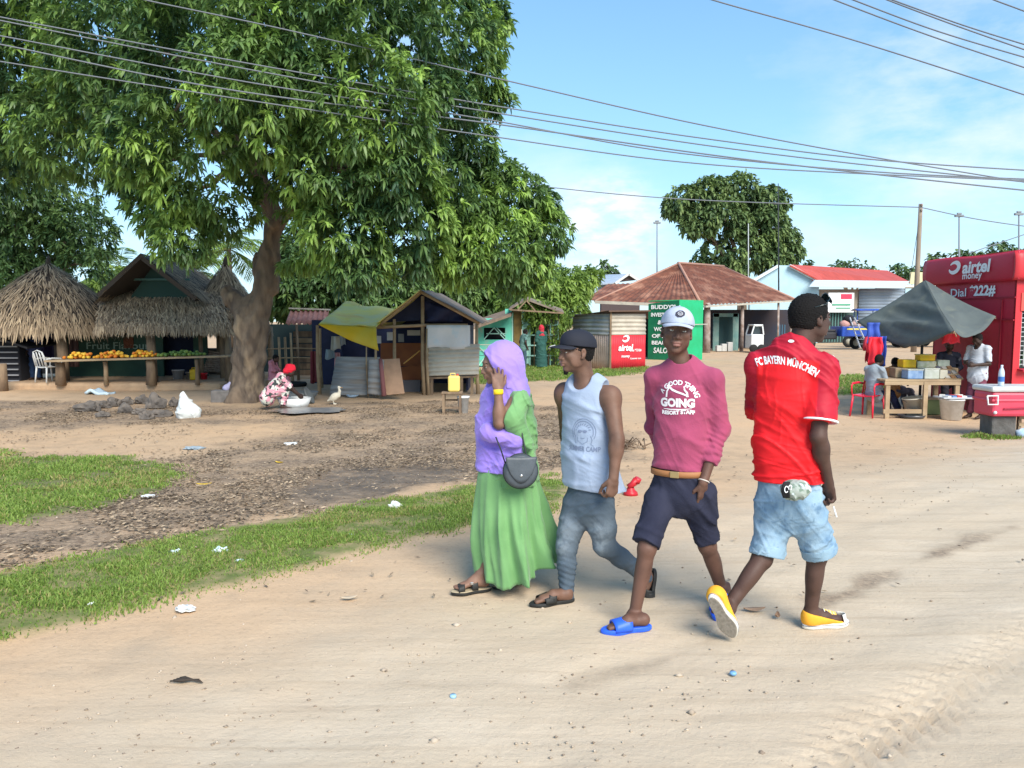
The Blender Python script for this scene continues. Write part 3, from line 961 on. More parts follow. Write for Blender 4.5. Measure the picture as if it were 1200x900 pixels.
# ---------------------------------------------------------------- man in the pink sweater
def man_pink():
 D = 4.28
 J = lambda x, y, dd=0: P(x, y, D + dd)
 root = thing('person', 'man in a pink long sleeved shirt, grey cap, navy shorts and blue slides', 'person', on_ground(*(J(790, 735).xy)))
 sk = skin('skin_brown', (.135, .068, .048), (.24, .11, .09))
 f = unit((-.42, -.91, 0)); lat = V((-f.y, f.x, 0)); lat = V((0, 0, 1)).cross(f)    # his left
 shC = J(801, 443); shL, shR = shC + lat * .165, shC - lat * .165
 hf = unit((-.13, -.98, .03)); hu = unit((.10, 0, 1)); Ch = J(793, 389, -.02); HS = 1.04
 s = SDF(J(700, 765) - V((.06, .45, .03)), J(855, 350) + V((.08, .35, .1)), HB)
 Mh = add_head(s, Ch, hf, hu, HS)
 s.cap(Ch + Mh @ V((-.025, 0, -.06)), J(800, 436), .052, .060, k=.03)
 ft = dict(flat=tuple(f), fs=.66)
 s.cap(shL, shR, .040, k=.03)
 s.cap(J(799, 458), J(797, 500), .120, .115, k=.04, **ft); s.cap(J(797, 500), J(795, 570), .12, .14, k=.04, **ft)
 elL, wrL = J(843, 503, -.04), J(824, 566, -.13)
 elR, wrR = J(766, 500, .22), J(781, 548, .30)
 for a, e, w in ((shL, elL, wrL), (shR, elR, wrR)):
  s.cap(a, e, .046, .036, k=.03); s.cap(e, w, .037, .025, k=.02)
 add_hand(s, wrL, (.02, .22, -1), (-.5, .8, 0), left=True, curl=(10, 12, 10), sc=.9)
 add_hand(s, wrR, (.1, -.1, -1), (.8, .4, 0), left=False, curl=(30, 35, 25))
 hipR, hipL = J(775, 585, .0), J(815, 585, -.02)
 knR, anR = J(758, 643, -.12), J(743, 723, -.13)
 knL, anL = J(829, 640, .02), J(849, 700, .16)
 for hip, kn, an in ((hipR, knR, anR), (hipL, knL, anL)):
  s.cap(hip, kn, .078, .052, k=.03); s.cap(kn, an, .047, .031, k=.02)
  ax = (kn - an).normalized(); bk = V((.5, .86, 0)); bk = (bk - ax * bk.dot(ax)).normalized()
  s.ell(np.array(kn.lerp(an, .30) + bk * .016), [.043, .042, .11], np.array(frame3(bk, ax)), k=.02)
 heelR = J(761, 741, -.17); g0 = gz(heelR.x, heelR.y); heelR.z = g0 + .024
 toeR = heelR + V((-.97, -.22, 0)) * .28
 heelL = J(853, 698, .17); heelL.z = gz(heelL.x, heelL.y) + .105
 toeL = heelL + V((-.35, -.62, -.33)).normalized() * .28; toeL.z = gz(toeL.x, toeL.y) + .022
 upR = V((0, 0, 1)); tl = (toeL - heelL).normalized(); upL = (V((0, 0, 1)) - tl * tl.z).normalized()
 add_foot(s, anR, heelR, toeR, upR, left=False); add_foot(s, anL, heelL, toeL, upL, left=True)
 s.build('body', sk, root, {'tint': face_tint(Ch, Mh, HS)})
 add_face_parts(root, Ch, Mh, HS); add_hair(root, Ch, Mh, HS * .99)
 # shirt
 s = SDF(J(745, 575) - V((.1, .4, .05)), J(860, 405) + V((.1, .4, .1)), .005)
 s.cap(J(801, 438), J(800, 470), .120, .144, k=.05, **ft)
 s.cap(J(800, 470), J(797, 515), .146, .142, k=.05, **ft); s.cap(J(797, 515), J(795, 560), .142, .164, k=.05, **ft)
 s.cap(shL, shR, .050, k=.05)
 s.cap(J(800, 450), J(800, 452), .09, .11, k=.05)
 for q in (shL, shR): s.cap(J(800, 431), q + V((0, 0, -.012)), .060, .048, k=.04)
 m_ = elL.lerp(wrL, .58); m2 = elR.lerp(wrR, .6); d = (m_ - elL).normalized()
 limb(s, [shL, elL, m_, m_ + d * .04], [.056, .051, .042, .040], (m_ + d * .02, d))
 limb(s, [shR, elR, m2], [.055, .050, .042])
 s.warp(folds(41, .16, .0055, (.3, .1, 1), 4)); s.warp(folds(42, .19, .0055, (1, .2, .3), 3))
 # bunched cloth on the forearm
 q = elL.lerp(m_, .6)
 s.warp(lambda X, Y, Z: .0042 * np.sin((Z * .95 + X * .3) * 2 * PI / .034 + 1.7 * np.sin(X * 40 + Z * 17) + np.sin(Y * 33)) * np.exp(-((X - q.x) ** 2 + (Y - q.y) ** 2 + (Z - q.z) ** 2) / .007))
 s.plane(J(797, 549), (-.06, 0, -1))
 s.cap(J(799, 421, -.02), J(794, 385, -.03), .054, .085, k=.006, op='sub')
 pink = mat('pink_jersey', (.34, .058, .125), .9, (.28, .048, .105), scale=7, bump=.0016, bscale=120, sheen=.15)
 top = s.build('long_sleeved_shirt', pink, root); out = s.out
 wt = mat('print_white', (.80, .76, .78), .7)
 o = J(793, 462, -.12); u_ = lat; vv = (0, 0, 1)
 it = []
 pts, fs = text_mesh('A GOOD THING', .036, .0012, 0, .02); it.append((arc_pts([(x * .95 + .012, y) for x, y in pts], .105), fs))
 it[-1] = ([(x, y + .060) for x, y in it[-1][0]], fs)
 pts, fs = text_mesh('GOING', .062, .0035, 0, .02); it.append(([(x * .92 - .004, y - .052) for x, y in pts], fs))
 pts, fs = text_mesh('RESORT STAFF', .028, .0016, 0, .02); it.append(([(x * .98, y - .104 + .004 * math.sin(x * 30)) for x, y in pts], fs))
 # the little dhow-like figure: hull, seat and curved neck
 it.append(stroke2([(-.062, .030), (-.045, .034), (-.030, .022), (-.005, .012), (.030, .000), (.058, -.014)], [.004, .010, .012, .012, .010, .006]))
 it.append(stroke2([(-.064, -.02), (-.060, .012), (-.050, .03), (-.055, .046), (-.045, .055)], [.010, .009, .008, .009, .005]))
 it.append(stroke2([(.052, -.016), (.050, .008), (.038, .022), (.034, .038), (.046, .046), (.060, .040)], [.012, .011, .009, .008, .008, .004]))
 it.append(stroke2([(-.080, -.085), (-.04, -.088), (.02, -.086), (.075, -.080)], [.003, .006, .006, .003]))
 decal('printed_motif', it, out, o, u_, vv, wt, top, .0028)
 # belt
 b = MB()
 def fnb(u, v):
  a = 2 * PI * u; c = J(796, 552)
  return c + lat * math.cos(a) * .158 + f * math.sin(a) * .112 + V((0, 0, (v - .5) * .034))
 b.sheet(fnb, 40, 2, True, .003)
 bl = b.build('belt', mat('belt_brown', (.34, .15, .06), .6), root)
 b = MB(); c = J(796, 552) + f * .118; b.box(c, (.05, .008, .036), rz=math.atan2(lat.y, lat.x), bevel=.003); b.build('buckle', mat('dull_brass', (.45, .33, .16), .4, metal=.7), bl)
 # shorts
 s = SDF(J(728, 660) - V((.08, .4, .03)), J(858, 540) + V((.08, .35, .05)), .005)
 s.cap(J(796, 560), J(796, 576), .148, .155, k=.05, flat=tuple(f), fs=.74)
 mR, mL = knR.lerp(anR, -.02), knL.lerp(anL, -.04)
 mR = J(758, 634, -.11); mL = J(828, 630, .02)
 for hip, m_, r_ in ((hipR, mR, .075), (hipL, mL, .072)):
  d = (m_ - hip).normalized(); limb(s, [hip, m_, m_ + d * .05], [.090, r_, r_], (m_ + d * .02, d), k=.02)
 s.cap(J(826, 578, -.06), J(828, 600, -.03), .072, .062, k=.03)      # hand in the pocket
 s.warp(folds(51, .12, .0055, (.3, .2, 1), 4)); s.warp(folds(52, .14, .005, (1, 0, .3), 3))
 s.plane(J(796, 551), (0, 0, 1))
 s.build('shorts', mat('navy_cloth', (.016, .018, .038), .9, (.026, .028, .052), scale=8, bump=.002, bscale=130), root)
 b = MB(); d = (wrL - elL).normalized(); bx = d.cross(V((0, 1, 0))).normalized(); by = d.cross(bx); c = wrL - d * .012
 b.tube([c + (bx * math.cos(a) + by * math.sin(a)) * .029 for a in [2 * PI * i / 20 for i in range(21)]], .004, 6, cap=False)
 b.build('wristband', mat('band_pale', (.55, .50, .45), .4), root)
 # grey cap with a dark badge
 cg = mat('cap_grey', (.46, .50, .60), .85, (.38, .42, .52), scale=20, bump=.001, bscale=160)
 crown, Mc, out, g = build_cap(root, Ch, Mh, HS, cg, cg, -.02, .070)
 it = [disc2(0, 0, .028, .022, 8, .39)]
 decal('cap_badge', it, out, g(.10, 0, .092), Mc @ V((0, 1, 0)), Mc @ V((-.35, 0, 1)), mat('badge_dark', (.04, .04, .06), .7), crown, .002)
 it = [stroke2([(.012 * math.cos(a), .010 * math.sin(a)) for a in np.linspace(0, 2 * PI, 16)[:-1]], .003, True), stroke2([(-.006, .002), (0, -.005), (.006, .002)], .003)]
 decal('badge_mark', it, out, g(.10, 0, .092), Mc @ V((0, 1, 0)), Mc @ V((-.35, 0, 1)), mat('badge_pale', (.5, .5, .55), .7), crown, .0045)
 blue = mat('slide_blue', (.022, .10, .72), .45, (.03, .13, .66), scale=20, spec=.4)
 for h_, t_, u2 in ((heelR, toeR, upR), (heelL, toeL, upL)):
  b = MB(); add_sole(b, h_ - (t_ - h_).normalized() * .012, t_, u2, .295, .028, -.024, 1.10)
  r_ = b.build('slide_sandal', blue, root)
  b = MB(); add_band(b, h_, t_, u2, .115, .215, .062, .040, .046, .054, .009, -.006); b.build('strap', blue, r_)
# ---------------------------------------------------------------- man in the tank top
def man_tank():
 D = 4.56
 J = lambda x, y, dd=0: P(x, y, D + dd)
 root = thing('person', 'man in a pale blue sleeveless top, faded jeans and a black cap looking ahead', 'person', on_ground(*(J(690, 713).xy)))
 sk = skin('skin_warm', (.165, .088, .060), (.25, .125, .095))
 f = unit((-.66, -.75, 0)); lat = V((0, 0, 1)).cross(f)
 shC = J(688, 461); shL, shR = shC + lat * .168, shC - lat * .168
 hf = unit((-.93, -.36, -.02)); Ch = J(676, 413, -.02)
 s = SDF(J(625, 730) - V((.05, .45, .03)), J(770, 375) + V((.08, .5, .1)), HB)
 Mh = add_head(s, Ch, hf, (0, 0, 1), 1.0)
 s.cap(Ch + Mh @ V((-.03, 0, -.06)), J(687, 456), .054, .062, k=.03)
 ft = dict(flat=tuple(f), fs=.66)
 s.cap(shL - V((0, 0, .012)), shR - V((0, 0, .012)), .050, k=.04)
 s.cap(J(687, 452), shL, .050, .040, k=.03); s.cap(J(687, 452), shR, .050, .040, k=.03)
 s.cap(J(688, 478), J(688, 515), .126, .120, k=.04, **ft); s.cap(J(688, 515), J(690, 580), .118, .135, k=.04, **ft)
 for e in (-1, 1): s.ell(np.array(J(688, 478) + lat * e * .06 + f * .055), [.022, .06, .04], np.array(frame3(f)), k=.04)
 elL, wrL = J(723, 515, -.22), J(719, 560, -.26)
 elR, wrR = J(664, 510, .22), J(672, 552, .24)
 for a, e, w in ((shL, elL, wrL), (shR, elR, wrR)):
  s.cap(a, e, .054, .041, k=.03); s.cap(e, w, .041, .027, k=.02)
  s.ell(np.array(a + V((0, 0, -.03))), [.060, .056, .070], k=.03)
  s.ell(np.array(e.lerp(w, .25)), [.044, .044, .065], k=.02)
 add_hand(s, wrL, (-.12, -.05, -1), (-.45, .8, 0), left=True, curls=[(45, 60, 35), (52, 65, 35), (58, 65, 35), (62, 60, 35)], thumb=.8, sc=1.03)
 add_hand(s, wrR, (-.1, 0, -1), (.7, -.6, 0), left=False, curl=(35, 40, 30))
 hipR, hipL = J(676, 590, .04), J(703, 590, -.06)
 knR, anR = J(664, 640, .0), J(664, 700, -.02)
 knL, anL = J(708, 638, -.05), J(757, 676, .10)
 for hip, kn, an in ((hipR, knR, anR), (hipL, knL, anL)):
  s.cap(hip, kn, .075, .050, k=.03); s.cap(kn, an, .045, .030, k=.02)
 heelR = J(671, 712, -.03); heelR.z = gz(heelR.x, heelR.y) + .02
 toeR = heelR + V((-.93, -.30, 0)) * .28
 heelL = J(765, 668, .12)
 toeL = heelL + V((-.16, -.12, -1)).normalized() * .28
 upL = unit((-.92, -.3, .1)); upR = V((0, 0, 1))
 add_foot(s, anR, heelR, toeR, upR, left=False); add_foot(s, anL, heelL, toeL, upL, left=True)
 s.build('body', sk, root, {'tint': face_tint(Ch, Mh)})
 add_face_parts(root, Ch, Mh); add_hair(root, Ch, Mh, .99)
 g = lambda a, b, c: Ch + Mh @ V((a, b, c))
 b = MB(); b.ball(g(.074, 0, -.112), .016, 10, (1, 1, 1.1), jit=.15); b.build('goatee', MATS['hair'], root)
 # tank top
 s = SDF(J(640, 590) - V((.1, .4, .05)), J(745, 430) + V((.1, .4, .05)), .005)
 s.cap(J(688, 464), J(688, 510), .156, .157, k=.05, **ft)
 s.cap(J(688, 510), J(690, 545), .155, .175, k=.05, **ft); s.cap(J(690, 545), J(694, 590), .175, .205, k=.05, **ft)
 s.cap(J(694, 540, -.02), J(716, 585, -.03), .10, .12, k=.05, flat=tuple(lat), fs=.8)
 for e in (-1, 1): s.cap(J(687, 452) + lat * e * .085, J(688, 475) + lat * e * .085, .058, .075, k=.03)
 s.warp(folds(61, .18, .006, (.8, .1, .6), 4)); s.warp(folds(62, .22, .007, (1, .3, 0), 3, (1.0, 1.4)))
 s.plane(J(690, 571), (-.06, 0.0, -1))
 s.cap(J(684, 437) + f * .10, J(684, 437) + f * .3, .105, k=.006, op='sub', flat=(0, 0, 1), fs=1.0)     # neck opening
 s.cap(J(687, 430), J(687, 448), .085, .070, k=.01, op='sub')
 for a, e, sg in ((shL, elL, 1), (shR, elR, -1)):
  s.cap(a + lat * sg * .012 + V((0, 0, .04)), a + lat * sg * .032 - V((0, 0, .10)), .060, .058, k=.006, op='sub')
 tank = s.build('tank_top', mat('tank_blue', (.33, .40, .53), .85, (.29, .36, .49), scale=6, bump=.0015, bscale=110, sheen=.1), root); out = s.out
 ink = mat('print_grey', (.17, .21, .32), .8)
 it = []
 pts, fs = text_mesh('SUMMER CAMP', .040, .0004, 0, .02); it.append(([(x * .72 + .002, y * 1.0 - .100) for x, y in pts], fs))
 it.append(stroke2([(.072 * math.cos(a) + .004, .078 * math.sin(a)) for a in np.linspace(-.5, PI + .5, 26)], .003))
 it.append(stroke2([(.060 * math.cos(a) + .004, .066 * math.sin(a) - .002) for a in np.linspace(-.3, PI + .3, 22)], .0035))
 for k in range(9):
  a = .3 + k * .32; it.append(stroke2([(.050 * math.cos(a) + .004, .052 * math.sin(a)), (.040 * math.cos(a + .1), .040 * math.sin(a + .1))], .004))
 it.append(disc2(-.014, .004, .012, .008, 12)); it.append(disc2(.016, .004, .012, .008, 12))
 it.append(stroke2([(-.026, .008), (0, .006), (.028, .008)], .003))
 it.append(stroke2([(-.03, -.03), (-.028, -.055), (0, -.072), (.03, -.055), (.034, -.03)], .0025))
 it.append(stroke2([(-.012, -.035), (0, -.039), (.014, -.034)], .003))
 it.append(stroke2([(.05, -.02), (.058, -.045), (.05, -.07), (.064, -.08)], .003)); it.append(stroke2([(-.046, -.02), (-.05, -.05), (-.042, -.07)], .003))
 decal('printed_motif', it, out, J(684, 506, -.1), lat, (0, 0, 1), ink, tank, .0028)
 # pale binding round the neck opening is part of the weave; jeans
 s = SDF(J(645, 708) - V((.05, .4, .03)), J(775, 560) + V((.08, .45, .03)), .005)
 s.cap(J(690, 565), J(690, 592), .130, .145, k=.04, flat=tuple(f), fs=.76)
 s.chain([hipR, hipR.lerp(knR, .6), knR, knR.lerp(anR, .35), anR - V((0, 0, .02))], [.090, .076, .062, .056, .043], k=.03)
 s.chain([hipL, hipL.lerp(knL, .6), knL, knL.lerp(anL, .4), anL], [.092, .078, .064, .057, .045], k=.03)
 s.warp(folds(71, .09, .0030, (.2, .2, 1), 4)); s.warp(folds(72, .13, .0035, (.5, .3, .8), 3))
 s.warp(lambda X, Y, Z: .0020 * np.sin(Z * 2 * PI / .038 + 4 * np.sin(X * 19) + 3 * np.sin(Y * 23 + Z * 11)) * sstep(.34, .20, Z) * (X < knR.x + .12))
 s.cap(anR - V((0, 0, .075)), anR - V((0, 0, .12)), .08, k=0, op='sub')
 d = (anL - knL).normalized(); s.cap(anL + d * .075, anL + d * .12, .07, k=0, op='sub')
 kr, kl = np.array(hipR.lerp(knR, .55)), np.array(hipL.lerp(knL, .6))
 def fade(vs):
  t = 0
  for c, r_ in ((kr, .13), (kl, .13), (np.array(knR), .09), (np.array(knL), .10)):
   c2 = c + np.array(f) * .06
   t = t + .55 * np.exp(-(((vs - c2) ** 2).sum(1)) / (r_ * r_ * .35))
  return np.clip(t, 0, 1)
 s.build('jeans', mat('jeans_grey', (.070, .098, .13), .85, (.30, .35, .39), attr='tint', bump=.002, bscale=200, col3=(.075, .10, .13), scale3=22, c3=(.45, .75)), root, {'tint': fade})
 # black cap with white flash on the visor
 ck = mat('cap_black', (.016, .018, .028), .8, bump=.001, bscale=160)
 crown, Mc, out, g2 = build_cap(root, Ch, Mh, 1.0, ck, ck, -.06, .078)
 b = MB(); b.sheet(lambda u, v: g2(.128 + .030 * u, -.052 + .022 * v - .010 * u, .0405 - .0085 * u - .014 * (1 - v) * 1.0), 6, 3, True, .002)
 b.build('visor_sticker', mat('sticker_white', (.8, .8, .78), .4), crown)
 # mesh back panel
 it = []
 for i in range(-1, 2):
  pts = [(x, y) for x in np.linspace(-.042, .042, 7) for y in np.linspace(-.034, .034, 6)]
  fs = [(a * 6 + b_, (a + 1) * 6 + b_, (a + 1) * 6 + b_ + 1, a * 6 + b_ + 1) for a in range(6) for b_ in range(5)]
 decal('mesh_panel', [(pts, fs)], out, g2(-.055, -.12, .082), Mc @ V((1, 0, 0)), Mc @ V((0, 0, 1)), mat('mesh_grey', (.07, .075, .09), .9, (.03, .03, .04), scale=240, contrast=(.45, .55), detail=0), crown, .002)
 it = [stroke2([(-.018, -.012), (-.008, .014), (.004, -.006), (.016, .016)], .007), stroke2([(-.020, .018), (.018, -.014)], .004)]
 decal('front_logo', it, out, g2(.16, -.03, .085), Mc @ V((-.25, 1, 0)) * -1 * -1, Mc @ V((0, 0, 1)), MATS['sticker_white'], crown, .002)
 dk = mat('sandal_black', (.018, .018, .018), .55, (.03, .03, .028), scale=20)
 for h_, t_, u2 in ((heelR, toeR, upR), (heelL, toeL, upL)):
  b = MB(); add_sole(b, h_ - (t_ - h_).normalized() * .012, t_, u2, .290, .022, -.019, 1.08)
  r_ = b.build('slide_sandal', dk, root)
  b = MB(); add_band(b, h_, t_, u2, .10, .150, .066, .054, .046, .048, .006, -.004, skew=.020); add_band(b, h_, t_, u2, .150, .205, .054, .036, .048, .054, .006, -.004, skew=-.016)
  b.build('strap', dk, r_)
# ---------------------------------------------------------------- woman in green and lilac
def woman():
 D = 4.78
 J = lambda x, y, dd=0: P(x, y, D + dd)
 root = thing('person', 'woman in a lilac headscarf and long green dress, one hand raised to her face', 'person', on_ground(*(J(595, 693).xy)))
 sk = skin('skin_woman', (.21, .115, .080), (.30, .16, .12))
 f = unit((-1, -.12, 0)); lat = V((0, 0, 1)).cross(f)     # her left, towards the viewer
 hf = unit((-.96, -.25, -.16)); Ch = J(583, 428, -.03)
 s = SDF(J(530, 705) - V((.05, .4, .03)), J(640, 395) + V((.05, .4, .05)), HB)
 Mh = add_head(s, Ch, hf, (0, 0, 1), .93)
 s.cap(Ch + Mh @ V((-.02, 0, -.05)), J(601, 465), .044, .052, k=.03)
 ft = dict(flat=tuple(f), fs=.72)
 shC = J(602, 468); shL, shR = shC + lat * .140, shC - lat * .145
 s.cap(shL, shR, .042, k=.03)
 s.cap(J(601, 485), J(600, 520), .125, .108, k=.04, **ft); s.cap(J(600, 520), J(600, 580), .105, .15, k=.04, **ft)
 elL, wrL = J(585, 496, -.215), J(584, 457, -.195)
 s.cap(shL, elL, .042, .034, k=.03); s.cap(elL, wrL, .0345, .024, k=.02)
 s.ell(np.array(elL.lerp(wrL, .3)), [.037, .037, .06], k=.02)
 add_hand(s, wrL, (-.06, .28, 1), (-.25, 1, -.2), left=True, curls=[(14, 20, 14), (12, 16, 14), (14, 20, 16), (20, 26, 20)], thumb=.2, spread=4.5, sc=.95)
 elR, wrR = J(600, 512, .22), J(580, 545, .24)
 s.cap(shR, elR, .042, .034, k=.03); s.cap(elR, wrR, .034, .023, k=.02)
 add_hand(s, wrR, (-.4, 0, -.9), (.2, -.9, 0), left=False, curl=(30, 35, 25), sc=.93)
 hL, hR = J(597, 590, -.08), J(600, 590, .08)
 anL, anR = J(566, 672, -.06), J(611, 672, .10)
 for hip, kn, an in ((hL, J(578, 630, -.07), anL), (hR, J(603, 632, .09), anR)):
  s.cap(hip, kn, .08, .052, k=.03); s.cap(kn, an, .048, .031, k=.02)
 heelL = J(574, 682, -.06); heelL.z = gz(heelL.x, heelL.y) + .030
 toeL = heelL + V((-.92, -.32, 0)) * .25
 heelR = J(618, 683, .08); heelR.z = gz(heelR.x, heelR.y) + .036
 toeR = heelR + V((-.80, -.40, -.03)) * .25
 for an, h_, t_, l_ in ((anL, heelL, toeL, True), (anR, heelR, toeR, False)): add_foot(s, an, h_, t_, (0, 0, 1), left=l_, sc=.92)
 s.build('body', sk, root, {'tint': face_tint(Ch, Mh, .93)})
 add_face_parts(root, Ch, Mh, .93)
 # green dress: bodice with sleeve and a wide pleated skirt
 gm = mat('dress_green', (.165, .34, .135), .85, (.125, .28, .105), scale=5, bump=.0012, bscale=90, sheen=.2)
 s = SDF(J(545, 590) - V((.05, .4, .0)), J(645, 440) + V((.05, .45, .0)), .005)
 s.cap(J(603, 474), J(605, 505), .120, .128, k=.05, flat=tuple(f), fs=.95)
 s.cap(J(605, 505), J(600, 550), .132, .165, k=.05, flat=tuple(f), fs=.95)
 s.cap(J(600, 550), J(598, 580), .165, .185, k=.05, flat=tuple(f), fs=.95)
 s.cap(shL, shR, .055, k=.04)
 mid = shL.lerp(elL, .72)
 s.cap(shL + V((.02, 0, 0)), mid + V((.045, .0, 0)), .068, .072, k=.04)
 s.cap(mid + V((.045, 0, 0)), J(616, 520, -.16), .070, .05, k=.04)
 s.cap(shR, elR, .06, .05, k=.03); s.cap(elR, wrR, .05, .042, k=.02)
 s.warp(folds(81, .11, .008, (.8, .2, .6), 4)); s.warp(folds(82, .09, .005, (.5, .2, -.8), 3))
 s.cap(elL + V((-.01, 0, -.02)), wrL, .045, .10, k=.01, op='sub')
 s.plane(J(600, 566), (0, 0, -1))
 bod = s.build('bodice', gm, root)
 rows = [  # photo height, left, right edge, half depth, pleat depth
  (545, 561, 628, .150, .002), (560, 558, 632, .170, .006), (580, 555, 638, .185, .012), (600, 552, 643, .205, .022),
  (620, 550, 649, .22, .030), (640, 549, 656, .23, .038), (655, 551, 661, .235, .043), (670, 552, 664, .24, .047)]
 n = 132; vs = []; fs = []
 NR = 40
 rw = np.array(rows, float)
 for i in range(NR + 1):
  q = i / NR; py = 545 + 125 * q
  l = np.interp(py, rw[:, 0], rw[:, 1]); r_ = np.interp(py, rw[:, 0], rw[:, 2]); dp = np.interp(py, rw[:, 0], rw[:, 3]); am = np.interp(py, rw[:, 0], rw[:, 4])
  a_, b_ = J(l, py), J(r_, py); c = (a_ + b_) / 2; rx = (b_ - a_).length / 2
  for k in range(n):
   t = 2 * PI * k / n
   # pleats fan out from the waist; the knee pushes the cloth forward
   fold = 1.8 * am * ((abs(math.sin(5.5 * t + .9 * q + .5 * math.sin(3 * t))) ** .7 - .5) * -1.1 + (abs(math.sin(9 * t - 1.1 * q + 1.3)) ** .7 - .5) * -.6 + math.sin(4 * t + 2.2 * q) * .3)
   if math.sin(t) < 0 and math.cos(t) > -.2: fold *= 1.2
   if math.cos(t) < -.3: fold *= .45
   x = math.cos(t) * (rx + fold - am * .6); y = math.sin(t) * (dp + fold)
   p = c + V((x, y, 0))
   p.z += (.012 * math.sin(7 * t) + .105 * max(0, math.cos(t)) ** 1.3 + .02 * math.sin(t) ) * q ** 3
   if math.cos(t) < 0: p.z -= .012 * q ** 3
   vs.append(p)
 for i in range(NR):
  for k in range(n):
   k2 = (k + 1) % n
   fs.append((i * n + k, (i + 1) * n + k, (i + 1) * n + k2, i * n + k2))
 b = MB(); b.add(vs, fs, True)
 sk_o = b.build('skirt', gm, bod)
 mod = sk_o.modifiers.new('hem', 'SOLIDIFY'); mod.thickness = .005; mod.offset = -1
 # lilac headscarf
 lm = mat('scarf_lilac', (.33, .22, .72), .8, (.27, .18, .62), scale=5, bump=.0012, bscale=90, sheen=.25)
 s = SDF(J(548, 560) - V((.03, .4, .0)), J(632, 385) + V((.03, .45, .03)), .0045)
 g = lambda a, b_, c: np.array(Ch + Mh @ V((a, b_, c)))
 A = np.array(Mh)
 s.ell(g(-.040, 0, .036), [.130, .098, .112], A, k=0)
 s.ell(g(-.045, 0, -.05), [.105, .098, .11], A, k=.05)
 s.cap(g(.01, 0, -.095), np.array(J(596, 466)), .062, .10, k=.05)
 s.cap(g(-.05, 0, -.04), np.array(J(603, 460)), .10, .10, k=.05)
 s.cap(J(603, 462) + lat * .09, J(601, 462) - lat * .12, .062, .06, k=.05)
 s.cap(J(592, 462) + lat * .04, J(580, 480) + lat * .08, .08, .075, k=.05)
 s.cap(J(582, 470), J(578, 500), .100, .105, k=.05, flat=tuple(lat), fs=1.0)
 s.cap(J(578, 500), J(580, 556), .108, .122, k=.05)
 s.cap(J(572, 506, -.16), J(603, 516, -.20), .055, .045, k=.04)
 s.cap(J(603, 516, -.19), J(608, 536, -.17), .045, .022, k=.03)
 s.cap(J(600, 520, -.12), J(592, 556, -.10), .07, .095, k=.04)
 s.warp(folds(91, .085, .005, (.6, .3, .7), 4)); s.warp(folds(92, .12, .0065, (1, .2, -.35), 3))
 s.plane(J(590, 549), (0.05, 0, -1))
 s.cap(J(575, 549), J(600, 549), .01, k=0)
 s.ell(g(.100, 0, -.018), [.105, .086, .112], A, k=.006, op='sub')      # face opening
 s.cap(elL + V((-.0, -.02, .00)), wrL + V((0, -.02, 0)), .043, .040, k=.01, op='sub')
 s.cap(wrL + V((0, -.01, 0)), wrL + V((-.01, .0, .19)), .040, .045, k=.01, op='sub')
 s.build('headscarf', lm, root)
 # sandals
 dk = MATS['sandal_black']; rim = mat('sandal_rim', (.40, .33, .22), .7)
 for h_, t_ in ((heelL, toeL), (heelR, toeR)):
  b = MB(); add_sole(b, h_ - (t_ - h_).normalized() * .01, t_, (0, 0, 1), .262, .020, -.028, 1.02); r_ = b.build('sandal', dk, root)
  b = MB(); add_sole(b, h_ - (t_ - h_).normalized() * .012, t_, (0, 0, 1), .266, .006, -.010, 1.05); b.build('sole_rim', rim, r_)
  b = MB(); add_band(b, h_, t_, (0, 0, 1), .165, .205, .042, .034, .042, .044, .005, -.006, skew=.008); add_band(b, h_, t_, (0, 0, 1), .095, .135, .062, .052, .036, .038, .005, -.006, skew=-.01)
  b.build('strap', dk, r_)
  b = MB(); c = h_ + (t_ - h_).normalized() * .115 + V((0, -.040, .042)); b.box(c, (.018, .006, .016), bevel=.002); b.build('buckle', mat('silver', (.6, .6, .6), .3, metal=.9), r_)
 # wristband
 b = MB(); d = (wrL - elL).normalized(); bx = d.cross(V((0, 1, 0))).normalized(); by = d.cross(bx); c = wrL - d * .012
 b.sheet(lambda u, v: c + (bx * math.cos(2 * PI * u) + by * math.sin(2 * PI * u)) * .0305 + d * (v - .5) * .030, 24, 2, True, .003)
 b.build('wristband', mat('band_yellow', (.85, .55, .02), .5), root)
 # round bag on a long strap
 c = J(610, 552, -.265)
 t = thing('handbag', 'small round dark grey bag on a thin strap worn by the woman in green', 'bag', c)
 ax = unit((.12, -1, .05)); Mb = frame3(ax)
 b = MB(); prof = [(.0, -.028), (.080, -.030), (.098, -.022), (.104, 0), (.098, .022), (.080, .030), (0, .032)]
 Rm = Matrix((Mb.col[1], Mb.col[2], Mb.col[0])).transposed()
 b.lathe(prof, c, 32, Rm); body_ = b.build('bag_body', mat('bag_dark', (.050, .062, .075), .5, (.07, .083, .098), scale=14, bump=.001, bscale=90, spec=.5), t)
 b = MB(); b.sheet(lambda u, v: c + ax * (.0335 + .003 * math.sin(PI * v)) + Mb.col[1] * (u - .5) * .19 * math.cos((.1 + v * .9) * PI / 2 * .55) + Mb.col[2] * (.088 - .10 * v - .055 * (1 - (2 * u - 1) ** 2) * v), 14, 8, True, .004)
 b.build('flap', MATS['bag_dark'], t)
 b = MB(); b.tube([c + Mb.col[1] * .1035 * math.cos(a) + Mb.col[2] * .1035 * math.sin(a) for a in [2 * PI * i / 36 for i in range(37)]], .0045, 6, cap=False); b.build('piping', mat('piping_black', (.02, .025, .03), .5), t)
 b = MB(); b.ball(c + ax * .038 + V((0, 0, -.022)), .010, 10); b.build('clasp', MATS['silver'], t)
 b = MB(); b.tube([c + Mb.col[1] * .085 + Mb.col[2] * .06, J(618, 540, -.22), J(608, 490, -.24), J(602, 462, -.12)], .005, 6)
